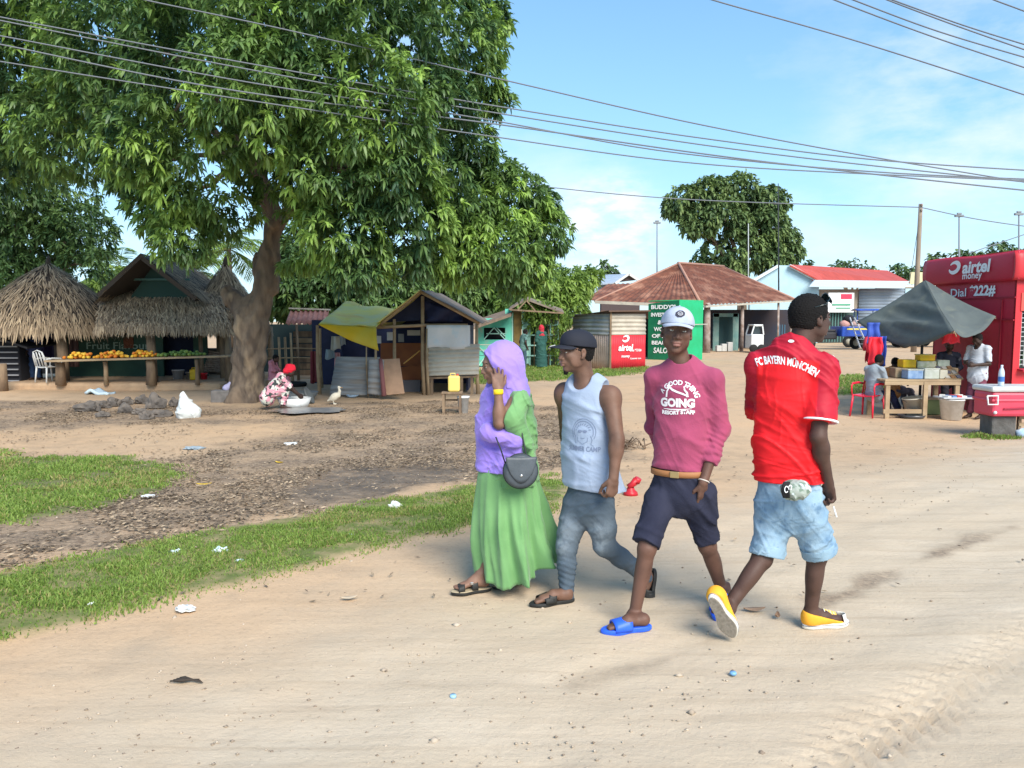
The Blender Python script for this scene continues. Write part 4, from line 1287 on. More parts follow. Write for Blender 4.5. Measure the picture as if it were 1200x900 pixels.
 b.tube([c - Mb.col[1] * .092 + Mb.col[2] * .05, J(587, 527, -.262), J(581, 512, -.262)], .005, 6)
 b.build('strap', MATS['piping_black'], t)
mat('sandal_black', (.018, .018, .018), .55, (.03, .03, .028), scale=20)
man_red(); man_pink(); man_tank(); woman()
print('people', round(time.time() - T0, 1))
# ================================================================ GROUND
def hash2(i, j, s=0):
 n = (i.astype(np.int64) * 73856093) ^ (j.astype(np.int64) * 19349663) ^ (s * 83492791)
 n = (n ^ (n >> 13)) * 1274126177 & 0x7fffffff
 n = (n ^ (n >> 16)) * 60493 & 0x7fffffff
 return (n % 65536) / 65535.0
def vnoise(x, y, s=0, octv=3):
 t = 0; a = 1; tot = 0
 for o in range(octv):
  i, j = np.floor(x), np.floor(y); fx, fy = x - i, y - j
  fx = fx * fx * (3 - 2 * fx); fy = fy * fy * (3 - 2 * fy)
  n = lambda di, dj: hash2(i + di, j + dj, s + o * 17)
  t = t + a * ((n(0, 0) * (1 - fx) + n(1, 0) * fx) * (1 - fy) + (n(0, 1) * (1 - fx) + n(1, 1) * fx) * fy)
  tot += a; a *= .5; x = x * 2.03 + 5.1; y = y * 2.03 + 1.7
 return t / tot
def pwpoly(pix): return np.array([[*G(px, py).xy] for px, py in pix])
def psd(x, y, poly):
 """signed distance to a polygon on the ground, negative inside"""
 d = np.full(x.shape, 1e9); ins = np.zeros(x.shape, bool)
 n = len(poly)
 for i in range(n):
  a, b = poly[i], poly[(i + 1) % n]
  e = b - a; wx, wy = x - a[0], y - a[1]
  t = np.clip((wx * e[0] + wy * e[1]) / (e @ e), 0, 1)
  d = np.minimum(d, (wx - e[0] * t) ** 2 + (wy - e[1] * t) ** 2)
  c = (a[1] > y) != (b[1] > y)
  with np.errstate(divide='ignore', invalid='ignore'):
   ins ^= c & (x < (b[0] - a[0]) * (y - a[1]) / (b[1] - a[1]) + a[0])
 d = np.sqrt(d)
 return np.where(ins, -d, d)
grassA = pwpoly([(-150, 548), (0, 540), (60, 536), (150, 537), (200, 548), (214, 557), (175, 578), (100, 598), (20, 614), (-150, 625)])
grassB = pwpoly([(-180, 700), (0, 672), (80, 655), (150, 643), (260, 622), (380, 601), (480, 583), (560, 567), (650, 556), (668, 575), (640, 600), (560, 612), (490, 632), (400, 652), (300, 680), (200, 702), (100, 728), (0, 748), (-180, 790)])
grassC = pwpoly([(555, 436), (640, 428), (700, 434), (760, 430), (762, 436), (700, 443), (640, 447), (560, 450)])
grassD = pwpoly([(970, 446), (1005, 440), (1045, 446), (1045, 460), (1000, 464), (965, 462)])
grassE = pwpoly([(-60, 533), (0, 524), (30, 533), (20, 545), (-60, 550)])
litterP = pwpoly([(-120, 470), (60, 470), (250, 476), (330, 478), (430, 470), (560, 470), (668, 478), (690, 500), (742, 508), (748, 532), (712, 548), (640, 552), (560, 562), (480, 578), (380, 598), (250, 620), (120, 645), (0, 668), (-120, 690)])
lightP = pwpoly([(40, 503), (180, 499), (330, 496), (350, 506), (270, 520), (215, 545), (90, 535), (-60, 532), (-60, 512)])
mudP = pwpoly([(330, 568), (420, 545), (520, 538), (600, 540), (600, 556), (480, 566), (380, 590), (330, 590)])
stainP = pwpoly([(950, 702), (985, 690), (1015, 672), (1060, 655), (1130, 632), (1190, 615), (1192, 622), (1140, 642), (1075, 664), (1030, 686), (1000, 705), (960, 712)])
stain2 = pwpoly([(660, 800), (760, 772), (835, 742), (838, 750), (770, 782), (670, 810)])
roadA, roadB = G(0, 752), G(640, 605)
def masks(x, y):
 n1 = vnoise(x * 2.2, y * 2.2, 3, 4) - .5; n2 = vnoise(x * 7, y * 7, 9, 3) - .5
 w = n1 * .55 + n2 * .22
 sc = np.clip(y / 8, .6, 3)
 g = np.zeros(x.shape)
 for p_, k in ((grassA, 1), (grassB, 1), (grassC, 1), (grassD, 1), (grassE, .6)):
  g = np.maximum(g, k * sstep(.10, -.10, psd(x, y, p_) + w * sc * .62))
 l = sstep(.3, -.3, psd(x, y, litterP) + w * 1.6)
 l = l * (1 - .88 * sstep(.35, -.35, psd(x, y, lightP) + w * 1.5))
 m = sstep(.25, -.2, psd(x, y, mudP) + w * 1.2)
 l = np.maximum(l, .85 * sstep(.02, -.10, psd(x, y, stainP) + w * .5)); l = np.maximum(l, .5 * sstep(.02, -.08, psd(x, y, stain2) + w * .45))
 e = np.array([roadB.x - roadA.x, roadB.y - roadA.y]); e /= np.linalg.norm(e)
 rd = (x - roadA.x) * e[1] - (y - roadA.y) * e[0]        # metres on the road side of the verge
 r = sstep(-.3, 2.2, rd + w * 1.3)
 return g, l, m, r
def build_ground():
 ys = np.concatenate([np.arange(-4, 1.8, .25), np.arange(1.8, 12, .032), 12 * (1.0145 ** np.arange(0, 300))])
 ts = np.linspace(-1, 1, 460); ts = np.sign(ts) * np.abs(ts) ** 1.15
 Y, T = np.meshgrid(ys, ts, indexing='ij')
 X = T * (np.abs(Y) * .95 + 5.5)
 g, l, m, r = masks(X, Y)
 Z = gz_np(X, Y)
 near = sstep(30, 10, Y)
 d35 = (math.cos(.61), math.sin(.61))
 u = X * d35[0] + Y * d35[1]; v = -X * d35[1] + Y * d35[0]
 rut = (vnoise(u * .35, v * 2.6, 21, 3) - .5) * .030 * r
 Z = Z + near * (rut + (vnoise(X * 1.3, Y * 1.3, 31, 4) - .5) * .035 + (vnoise(X * 5, Y * 5, 41, 3) - .5) * .010 * (1 + 2 * l))
 Z = Z + g * .015 - m * .03 * near
 # tyre tread prints pressed in the sand at the road edge
 for c, L_, wd in ((G(1130, 790), 1.5, .17), (G(1010, 880), .9, .15)):
  uu = (X - c.x) * d35[0] + (Y - c.y) * d35[1]; vv = -(X - c.x) * d35[1] + (Y - c.y) * d35[0]
  k = sstep(wd, wd * .6, np.abs(vv)) * sstep(L_, L_ * .6, np.abs(uu))
  Z = Z + k * (.014 * np.sin((uu + .6 * np.abs(vv)) * 2 * PI / .11) - .004)
 vs = np.stack([X, Y, Z], -1).reshape(-1, 3)
 nr, nc = X.shape
 I = np.arange(nr - 1)[:, None] * nc + np.arange(nc - 1)[None]
 fs = np.stack([I, I + 1, I + nc + 1, I + nc], -1).reshape(-1, 4)
 me = np_mesh('ground', vs, fs, True)
 for nme, a in (('grass', g), ('litter', l), ('mud', m), ('road', r)): set_attr(me, nme, a.ravel())
 mt = bpy.data.materials.new('earth'); mt.use_nodes = True
 nt = mt.node_tree; N = nt.nodes; L = nt.links; b = N['Principled BSDF']
 b.inputs['Specular IOR Level'].default_value = .15
 tc = N.new('ShaderNodeTexCoord')
 def nz(scale, detail=6, rough=.55, stretch=None, rot=0):
  m_ = N.new('ShaderNodeMapping'); L.new(tc.outputs['Object'], m_.inputs[0])
  if stretch: m_.inputs['Scale'].default_value = stretch; m_.inputs['Rotation'].default_value = (0, 0, rot)
  n_ = N.new('ShaderNodeTexNoise'); n_.inputs['Scale'].default_value = scale; n_.inputs['Detail'].default_value = detail; n_.inputs['Roughness'].default_value = rough
  L.new(m_.outputs[0], n_.inputs['Vector']); return n_.outputs['Fac']
 def rng_(x, a, c, lo=0., hi=1.):
  q = N.new('ShaderNodeMapRange'); q.inputs['From Min'].default_value = a; q.inputs['From Max'].default_value = c
  q.inputs['To Min'].default_value = lo; q.inputs['To Max'].default_value = hi
  L.new(x, q.inputs['Value']); return q.outputs[0]
 def mix(f, a, c):
  q = N.new('ShaderNodeMix'); q.data_type = 'RGBA'
  if isinstance(f, float): q.inputs['Factor'].default_value = f
  else: L.new(f, q.inputs['Factor'])
  for s_, x in (('A', a), ('B', c)):
   if isinstance(x, tuple): q.inputs[s_].default_value = (*x, 1)
   else: L.new(x, q.inputs[s_])
  return q.outputs['Result']
 def at(n_): a = N.new('ShaderNodeAttribute'); a.attribute_name = n_; return a.outputs['Fac']
 def mul(a, c):
  q = N.new('ShaderNodeMath'); q.operation = 'MULTIPLY'; L.new(a, q.inputs[0])
  if isinstance(c, float): q.inputs[1].default_value = c
  else: L.new(c, q.inputs[1])
  return q.outputs[0]
 big, mid, fine = nz(.35, 5), nz(2.2, 8, .6), nz(28, 8, .7)
 streak = nz(1.6, 6, .6, (.16, 1.6, 1), -.61); fstreak = nz(7, 6, .65, (.06, 1.4, 1), -.66)
 dirt = mix(rng_(big, .35, .65), (.56, .375, .225), (.50, .36, .235))
 dirt = mix(rng_(mid, .50, .72), dirt, (.40, .285, .185))
 dirt = mix(rng_(fine, .52, .75, 0, .45), dirt, (.22, .15, .10))
 road = mix(rng_(streak, .38, .66), (.55, .455, .34), (.50, .41, .30))
 road = mix(rng_(mid, .50, .75, 0, .7), road, (.61, .515, .395))
 road = mix(rng_(fine, .56, .72, 0, .50), road, (.34, .27, .195))
 road = mix(rng_(nz(9, 7, .75), .62, .72, 0, .55), road, (.36, .285, .21))
 road = mix(rng_(fstreak, .50, .68, 0, .55), road, (.38, .30, .215)); road = mix(rng_(big, .42, .62, 0, .6), road, (.54, .43, .305))
 col = mix(at('road'), dirt, road)
 lit = mix(rng_(nz(13, 8, .75), .40, .62), (.17, .125, .09), (.37, .275, .19))
 lit = mix(rng_(fine, .50, .66), lit, (.11, .085, .065))
 lf = mul(at('litter'), rng_(nz(1.1, 7, .65), .34, .58, .35, 1.0))
 col = mix(lf, col, lit)
 col = mix(mul(at('mud'), rng_(nz(2.5, 6), .38, .6, .2, .9)), col, (.12, .095, .075))
 col = mix(mul(at('grass'), rng_(nz(5, 6), .3, .6, .45, 1.0)), col, (.13, .16, .05))
 L.new(col, b.inputs['Base Color'])
 L.new(rng_(at('mud'), 0, 1, .95, .45), b.inputs['Roughness'])
 bp = N.new('ShaderNodeBump'); bp.inputs['Distance'].default_value = .010; bp.inputs['Strength'].default_value = .8
 L.new(nz(22, 9, .75), bp.inputs['Height'])
 bp2 = N.new('ShaderNodeBump'); bp2.inputs['Distance'].default_value = .02; bp2.inputs['Strength'].default_value = .7
 L.new(streak, bp2.inputs['Height']); L.new(bp.outputs[0], bp2.inputs['Normal']); L.new(bp2.outputs[0], b.inputs['Normal'])
 o = link('ground', me, mt); o['kind'] = 'structure'
 # the sheet goes on to the horizon on both sides
 return o
ground_o = build_ground()
def in_poly_samples(poly, n, seed):
 r_ = np.random.default_rng(seed)
 lo, hi = poly.min(0), poly.max(0)
 p = r_.uniform(lo - .3, hi + .3, (n, 2))
 return p[:, 0], p[:, 1], r_
def grass_blades(name, poly, dens, hmin, hmax, seed, wd=.0045, edge=0.0):
 lo, hi = poly.min(0) - .3, poly.max(0) + .3
 lo[0] = max(lo[0], -7.5)
 r_ = np.random.default_rng(seed)
 n = int((hi - lo).prod() * dens)
 x, y = r_.uniform(lo[0], hi[0], n), r_.uniform(lo[1], hi[1], n)
 x = x + .0 * y
 g = np.zeros(n); n1 = vnoise(x * 2.2, y * 2.2, 3, 4) - .5; n2 = vnoise(x * 7, y * 7, 9, 3) - .5
 g = sstep(.22, -.40, psd(x, y, poly) + (n1 * .55 + n2 * .22) * np.clip(y / 8, .6, 3) * .62)
 cl = vnoise(x * 3.1, y * 3.1, 77, 3)
 keep = r_.random(n) < g * (.25 + 1.3 * sstep(.35, .62, cl))
 x, y, cl, g = x[keep], y[keep], cl[keep], g[keep]; n = len(x)
 z = gz_np(x, y) + .0
 h = r_.uniform(hmin, hmax, n) * (.45 + .9 * cl) * (.5 + .5 * g)
 a = r_.uniform(0, 2 * PI, n); ln = r_.uniform(.15, 1.0, n)
 dx, dy = np.cos(a) * ln * h, np.sin(a) * ln * h
 b = r_.uniform(0, 2 * PI, n); wx, wy = np.cos(b) * wd, np.sin(b) * wd
 w = wd * 1.0
 V0 = np.stack([x - wx, y - wy, z], 1); V1 = np.stack([x + wx, y + wy, z], 1)
 V2 = np.stack([x + dx * .45 + wx * .8, y + dy * .45 + wy * .8, z + h * .62], 1)
 V3 = np.stack([x + dx * .45 - wx * .8, y + dy * .45 - wy * .8, z + h * .62], 1)
 V4 = np.stack([x + dx, y + dy, z + h * (1.0 - .35 * ln)], 1)
 vs = np.stack([V0, V1, V2, V3, V4], 1).reshape(-1, 3)
 k = np.arange(n)[:, None] * 5
 me = np_mesh(name, vs, [k + np.array([[0, 1, 2, 3]]), k + np.array([[3, 2, 4]])], False)
 t = np.clip(r_.random(n) * .6 + (cl - .3) * .9 + .25 * r_.random(n), 0, 1)
 set_attr(me, 'tint', np.repeat(t, 5)); set_attr(me, 'dry', np.repeat(((r_.random(n) < .10 + .35 * (vnoise(x * 1.7, y * 1.7, 88, 3) > .60)) * r_.uniform(.5, 1, n)), 5))
 o = link(name, me, MATS['grass_blade']); o['kind'] = 'stuff'
 return props(o, None, None)
leaf_mat('grass_blade', (.10, .18, .03), (.27, .38, .085), .2, .35, dry=(.42, .34, .15))
for i, (p_, dn, h0, h1, lab) in enumerate((
  (grassB, 10500, .02, .068, 'bright green grass verge running along the sandy road'),
  (grassA, 3200, .03, .10, 'bright green grass patch beyond the littered earth'),
  (grassC, 500, .05, .16, 'grass in front of the corrugated shed'),
  (grassD, 500, .05, .16, 'grass beside the red plastic chair'),
  (grassE, 900, .02, .06, 'sparse grass tufts above the larger grass patch'))):
 o = grass_blades('grass', p_, dn, h0, h1, 100 + i, .0045 if i < 1 else .007 if i < 2 else .014)
 o['label'] = lab
# dry leaves: countless
def leaf_litter():
 lo, hi = np.array([-11., 4.5]), np.array([4., 18.])
 r_ = np.random.default_rng(5)
 n = 210000
 y = lo[1] + (hi[1] - lo[1]) * r_.random(n); x = r_.uniform(-1, 1, n) * (y * .75)
 g, l, m, r = masks(x, y)
 cl = vnoise(x * 1.2, y * 1.2, 55, 4)
 l = l * (r < .6)
 keep = r_.random(n) < (l * .75 * (.06 + .94 * sstep(.46, .66, cl)) + .0012 + .006 * (1 - r) * (y < 14)) * (1 - .8 * g)
 x, y = x[keep], y[keep]; n = len(x)
 L_ = r_.uniform(.010, .034, n); a = r_.uniform(0, 2 * PI, n); w = L_ * r_.uniform(.25, .5, n)
 z = gz_np(x, y) + .006 + (vnoise(x * 1.3, y * 1.3, 31, 4) - .5) * .035 * sstep(30, 10, y) + r_.uniform(0, .02, n)
 ca, sa = np.cos(a), np.sin(a)
 t1, t2 = r_.uniform(-.02, .03, n), r_.uniform(-.02, .03, n)
 c = np.stack([x, y, z], 1)
 d = np.stack([ca, sa, t1 * 8], 1) * L_[:, None]; s_ = np.stack([-sa, ca, t2 * 10], 1) * w[:, None]
 up = np.array([0, 0, 1]) * (L_ * .22)[:, None]
 vs = np.stack([c - d, c - s_ + up * .5, c + up * -.4, c + s_ + up * .7, c + d + up * .5], 1).reshape(-1, 3)
 k = np.arange(n)[:, None] * 5
 me = np_mesh('leaf_litter', vs, [k + np.array([[0, 1, 2]]), k + np.array([[0, 2, 3]]), k + np.array([[1, 4, 2]]), k + np.array([[2, 4, 3]])])
 set_attr(me, 'tint', np.repeat(r_.random(n) ** 1.6, 5))
 m_ = mat('dry_leaf', (.10, .075, .055), .8, (.44, .34, .23), attr='tint')
 o = link('leaf_litter', me, m_); o['kind'] = 'stuff'; o['label'] = 'brown dry leaves scattered over the dark earth'
leaf_litter()
def pebbles():
 r_ = np.random.default_rng(15); n = 5200
 y = 2.4 + 11 * r_.random(n) ** 1.3; x = r_.uniform(-1, 1, n) * y * .78
 g, l, m, rd = masks(x, y)
 k = (r_.random(n) < (.25 + .75 * sstep(.5, .64, vnoise(x * .9, y * .9, 61, 3)))) & (g < .4)
 x, y = x[k], y[k]; n = len(x)
 s = r_.uniform(.003, .010, n) * (1 + (r_.random(n) > .97) * 1.6)
 z = gz_np(x, y) + (vnoise(x * 1.3, y * 1.3, 31, 4) - .5) * .035 * sstep(30, 10, y)
 o8 = np.array([[1, 0, 0], [0, 1, 0], [-1, 0, 0], [0, -1, 0], [0, 0, .6], [0, 0, -.6]])
 vs = (np.stack([x, y, z], 1)[:, None] + o8[None] * s[:, None, None] * r_.uniform(.6, 1.4, (n, 6, 1))).reshape(-1, 3)
 F8 = np.array([[0, 1, 4], [1, 2, 4], [2, 3, 4], [3, 0, 4], [1, 0, 5], [2, 1, 5], [3, 2, 5], [0, 3, 5]])
 me = np_mesh('pebbles', vs, [(np.arange(n)[:, None, None] * 6 + F8[None]).reshape(-1, 3)], True)
 set_attr(me, 'tint', np.repeat(r_.random(n), 6))
 o = link('pebbles', me, mat('pebble', (.20, .15, .11), .9, (.52, .43, .33), attr='tint')); o['kind'] = 'stuff'; o['label'] = 'tiny stones and crumbs of earth strewn on the sandy road'
pebbles()
print('ground', round(time.time() - T0, 1))
# ================================================================ TREES
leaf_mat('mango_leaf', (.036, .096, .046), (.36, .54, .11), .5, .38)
leaf_mat('forest_leaf', (.045, .10, .036), (.19, .29, .08), .3, .25)
leaf_mat('light_leaf', (.08, .16, .036), (.28, .40, .08), .3, .4)
leaf_mat('far_leaf', (.06, .115, .05), (.22, .30, .10), .2, .25)
leaf_mat('rust_leaf', (.055, .065, .030), (.150, .130, .050), .2, .25)
bark = mat('bark', (.21, .155, .11), .95, (.10, .075, .058), scale=5, bump=.035, bscale=9, stretch=(1, 1, .35), col3=(.38, .28, .18), scale3=3.2, c3=(.55, .75))
def blades(pos, dirs, L_, W_, droop, tint, name, m, parent, fold=.25):
 """bent lance shaped leaves; all arrays of length n"""
 n = len(pos)
 d = dirs / np.linalg.norm(dirs, axis=1, keepdims=True)
 up = np.array([0, 0, 1.0])
 s = np.cross(d, up); s /= np.maximum(np.linalg.norm(s, axis=1, keepdims=True), 1e-4)
 roll = rng.uniform(-.9, .9, n)[:, None]; nn = np.cross(s, d)
 s, nn = s * np.cos(roll) + nn * np.sin(roll), nn * np.cos(roll) - s * np.sin(roll)
 L3, W3 = L_[:, None], W_[:, None]
 out = []
 for u, w in ((0, 0.0), (.33, 1.0), (.33, -1.0), (.70, .85), (.70, -.85), (1.0, 0.0)):
  p = pos + d * L3 * u + s * W3 * w * .5 + nn * (W3 * abs(w) * fold)
  p[:, 2] -= (droop * L_ * u * u)
  out.append(p)
 vs = np.stack(out, 1).reshape(-1, 3)
 k = np.arange(n)[:, None] * 6
 F = [k + np.array([[0, 1, 2]]), k + np.array([[1, 3, 4, 2]]), k + np.array([[3, 5, 4]])]
 if parent is not None:
  inv = np.array(root_inv(parent)); vs = vs @ inv[:3, :3].T + inv[:3, 3]
 me = np_mesh(name, vs, F, False)
 set_attr(me, 'tint', np.repeat(np.clip(tint, 0, 1), 6))
 return link(name, me, m, parent)
def crown_points(blobs, dens, seed, inner=.35, gap=.30, back=.55, zsq=.85, gapscale=.6):
 """points spread through ellipsoidal lobes: a ragged shell and a sparser inside"""
 r_ = np.random.default_rng(seed)
 B = [(np.array(P(px, py, Y)), rp / 900 * Y) for px, py, rp, Y in blobs]
 PS, DS, DP = [], [], []
 for i, (c, r) in enumerate(B):
  n = int(dens * r * max(r, .95 if dens > 200 else r))
  d = r_.normal(size=(n, 3)); d /= np.linalg.norm(d, axis=1, keepdims=True)
  q = np.where(r_.random(n) < inner, r_.uniform(.25, .85, n), r_.uniform(.82, 1.06, n))
  lump = vnoise(d[:, 0] * 3 + i * 7.3, d[:, 1] * 3 + d[:, 2] * 3.7, seed + 3, 3)
  q = q * (.80 + .42 * lump)
  p = c + d * (q * r)[:, None] * np.array([1, 1, zsq])
  keep = r_.random(n) < np.where(d[:, 1] > .3, back, 1.0)
  dep = np.full(n, 9.)
  for j, (c2, r2) in enumerate(B):
   if j != i: dep = np.minimum(dep, np.linalg.norm((p - c2) / np.array([1, 1, zsq]), axis=1) / r2)
  keep &= ~((dep < .62) & (r_.random(n) < .75))
  g = vnoise(p[:, 0] / gapscale + 11, p[:, 2] / gapscale + p[:, 1] * .4 / gapscale, seed + 9, 2)
  keep &= g > gap
  PS.append(p[keep]); DS.append(d[keep]); DP.append(q[keep])
 return np.concatenate(PS), np.concatenate(DS), np.concatenate(DP), r_
def limbs(mb, base, tips, r0, seed, n=7, wob=.12, fork=None):
 rr = random.Random(seed)
 base = V(base) if base is not None else None
 for t, r1 in tips:
  t = V(t); f = V(fork) if fork else base
  pts = [f.lerp(t, i / n) + V((rr.uniform(-1, 1), rr.uniform(-1, 1), rr.uniform(-.5, 1) + math.sin(i / n * PI) * 1.6)) * (t - f).length * wob * .35 * (1 if 0 < i < n else 0) for i in range(n + 1)]
  mb.tube(pts, [r0 * (1 - i / n) + r1 * i / n for i in range(n + 1)], 9, wob=.08, seed=rr.randint(0, 999))
 return mb
# ---- the big mango tree
mb_ = [(-70, 40, 150, 20), (60, 30, 130, 18.5), (185, 50, 115, 16), (110, 140, 85, 17), (20, 130, 95, 20), (-40, 180, 60, 21), (175, 165, 60, 14.8),
  (225, 215, 52, 15.2), (185, 240, 38, 16), (215, 272, 40, 15.6), (262, 240, 42, 15.8), (160, 205, 35, 16.6),
  (300, 20, 125, 15), (290, 115, 85, 14), (330, 190, 50, 16), (240, 90, 85, 14.2), (245, 165, 50, 14.4), (425, 30, 115, 15), (520, 50, 72, 16.4), (545, 95, 48, 17),
  (430, 120, 88, 14.4), (505, 125, 55, 15.4), (390, 195, 62, 14.6), (455, 195, 66, 14.8), (515, 180, 48, 15.8), (405, 265, 58, 15), (420, 306, 42, 15.2),
  (470, 250, 66, 15.4), (480, 290, 46, 15.8), (540, 235, 46, 16.6), (585, 245, 44, 17.2), (560, 290, 52, 16.8), (615, 285, 44, 17.6), (610, 325, 30, 17.8), (540, 308, 34, 17),
  (365, 250, 36, 16), (350, 300, 26, 16.6), (100, -90, 150, 18), (300, -100, 150, 17), (470, -70, 110, 17), (-60, -80, 140, 20), (340, 80, 90, 19), (450, 170, 80, 19.5), (200, 110, 80, 20), (550, 170, 34, 17), (575, 25, 26, 17),(585,120,20,17)]
base = G(291, 470)
tree = thing('mango_tree', 'huge mango tree with thick forked trunk and glossy drooping leaves shading the stalls', 'tree', base)
s = SDF(V((base.x - 3.6, base.y - 2.6, base.z - .1)), V((base.x + 5.2, base.y + 2.2, base.z + 7.6)), .036)
TY = base.y
Q = lambda px, py, dy=0: P(px, py, TY + dy)
s.chain([Q(291, 474), Q(291, 455), Q(292, 420), Q(296, 385), Q(300, 360)], [.46, .39, .37, .38, .36], k=.15)
for a, r_ in ((0.3, .2), (1.6, .16), (2.9, .22), (4.1, .2), (5.2, .18)):
 c = base + V((math.cos(a) * .50, math.sin(a) * .45, -.02)); s.cap(c, Q(291, 446), r_ * .7, r_, k=.12)
s.chain([Q(286, 365), Q(274, 348, .1), Q(268, 340, .12)], [.26, .19, .17], k=.15)
s.chain([Q(302, 362), Q(312, 335), Q(317, 300), Q(320, 262), Q(312, 225), Q(300, 180)], [.27, .25, .235, .21, .17, .13], k=.18)
s.chain([Q(312, 335), Q(303, 318, .1), Q(303, 300, .15)], [.2, .14, .09], k=.1)
s.chain([Q(318, 275), Q(345, 235, -.4), Q(385, 195, -.8), Q(430, 150, -1.2)], [.17, .14, .11, .08], k=.15)
s.chain([Q(316, 240), Q(290, 190, -.5), Q(265, 140, -1.1), Q(240, 90, -1.6)], [.15, .12, .10, .07], k=.15)
s.chain([Q(305, 200), Q(318, 140, .4), Q(310, 70, .8)], [.12, .11, .08], k=.1)
s.warp(lambda X, Y, Z: .020 * np.sin(X * 13 + 2 * np.sin(Z * 2.3)) + .020 * np.sin(Y * 15 + 1.5 * np.sin(Z * 3)) + .03 * np.sin(Z * 3.1 + X * 4) + .012 * np.sin(Z * 17 + 3 * np.sin(X * 9)) + .014 * np.abs(np.sin(X * 31 + 2.5 * np.sin(Z * 5))) + .014 * np.abs(np.sin(Y * 29 + 2 * np.sin(Z * 6))))
s.build('trunk', bark, tree)
b = MB()
limbs(b, None, [(P(470, 210, 15.5), .03), (P(520, 150, 16), .02), (P(440, 60, 15.5), .02)], .085, 3, fork=Q(430, 150, -1.2))
limbs(b, None, [(P(180, 60, 16.4), .02), (P(200, 140, 15.5), .02), (P(110, 60, 18), .02)], .075, 4, fork=Q(240, 90, -1.6))
limbs(b, None, [(P(560, 260, 17), .025), (P(480, 290, 15.8), .02), (P(610, 290, 17.5), .02)], .09, 6, fork=Q(385, 195, -.8))
limbs(b, None, [(P(215, 250, 15.8), .02), (P(180, 190, 16), .02), (P(60, 120, 19), .02), (P(20, 60, 20), .02)], .085, 7, fork=Q(290, 190, -.5))
limbs(b, None, [(P(400, 280, 15.6), .02), (P(350, 290, 16.6), .012)], .06, 9, fork=Q(345, 235, -.4))
limbs(b, None, [(P(300, 10, 15), .02), (P(400, 10, 16), .02), (P(200, -20, 18), .02)], .08, 8, fork=Q(310, 70, .8))
b.build('branch', bark, tree)
def rosette_crown(name, m, parent, pts, nrm, dep, r_, nleaf, L0, W0, clumpseed, bright=.0, upbias=.35, droop=.55):
 n = len(pts)
 ax = nrm + np.array([0, 0, upbias]); ax += r_.normal(size=ax.shape) * .35; ax /= np.linalg.norm(ax, axis=1, keepdims=True)
 t = np.cross(ax, np.array([.31, .17, .93])); t /= np.linalg.norm(t, axis=1, keepdims=True); b2 = np.cross(ax, t)
 cl = vnoise(pts[:, 0] * .85 + pts[:, 1] * .3, pts[:, 2] * .85 + pts[:, 1] * .5, clumpseed, 2)
 young_lit = (vnoise(pts[:, 0] * 1.7 + 40, pts[:, 2] * 1.7 + pts[:, 1], clumpseed + 5, 2) > .55) & (dep > .85)  # young growth, its share raised to paint sunlit clumps into the leaves
 tone = np.clip((cl - .35) * 1.3, 0, 1) * .45 + r_.random(n) * .26 + young_lit * r_.uniform(.2, .5, n) + bright
 tone *= np.clip(.55 + .55 * dep, 0, 1.1)  # inner leaves tinted darker: crown shade put into their colour
 pos, dr, LL, WW, TT = [], [], [], [], []
 for k in range(nleaf):
  a = 2 * PI * (k / nleaf) * 2.6 + r_.uniform(-.4, .4, n)
  th = r_.uniform(.55, 1.6, n) if k else r_.uniform(0, .4, n)
  d = ax * np.cos(th)[:, None] + (t * np.cos(a)[:, None] + b2 * np.sin(a)[:, None]) * np.sin(th)[:, None]
  d[:, 2] -= .12
  pos.append(pts - ax * (r_.uniform(0, .10, n) * L0 / .2)[:, None]); dr.append(d)
  l = L0 * r_.uniform(.65, 1.15, n); LL.append(l); WW.append(l / L0 * W0 * r_.uniform(.8, 1.2, n)); TT.append(tone + r_.uniform(-.06, .10, n))
 return blades(np.concatenate(pos), np.concatenate(dr), np.concatenate(LL), np.concatenate(WW), np.concatenate([r_.uniform(.2, droop * 1.5, n) for _ in range(nleaf)]), np.concatenate(TT), name, m, parent)
pts, nrm, dep, r_ = crown_points(mb_, 345, 11, inner=.26, gap=.345, back=.4, gapscale=.75)
p2, n2_, d2, _ = crown_points([(600, 232, 44, 17), (636, 272, 34, 17.4), (588, 288, 50, 16.8), (545, 240, 40, 17), (540, 300, 40, 16.6), (620, 318, 30, 17.2), (575, 200, 28, 17.4), (632, 240, 24, 17.6)], 345, 77, inner=.26, gap=.22, back=.6)
pts, nrm, dep = np.concatenate([pts, p2]), np.concatenate([nrm, n2_]), np.concatenate([dep, d2])
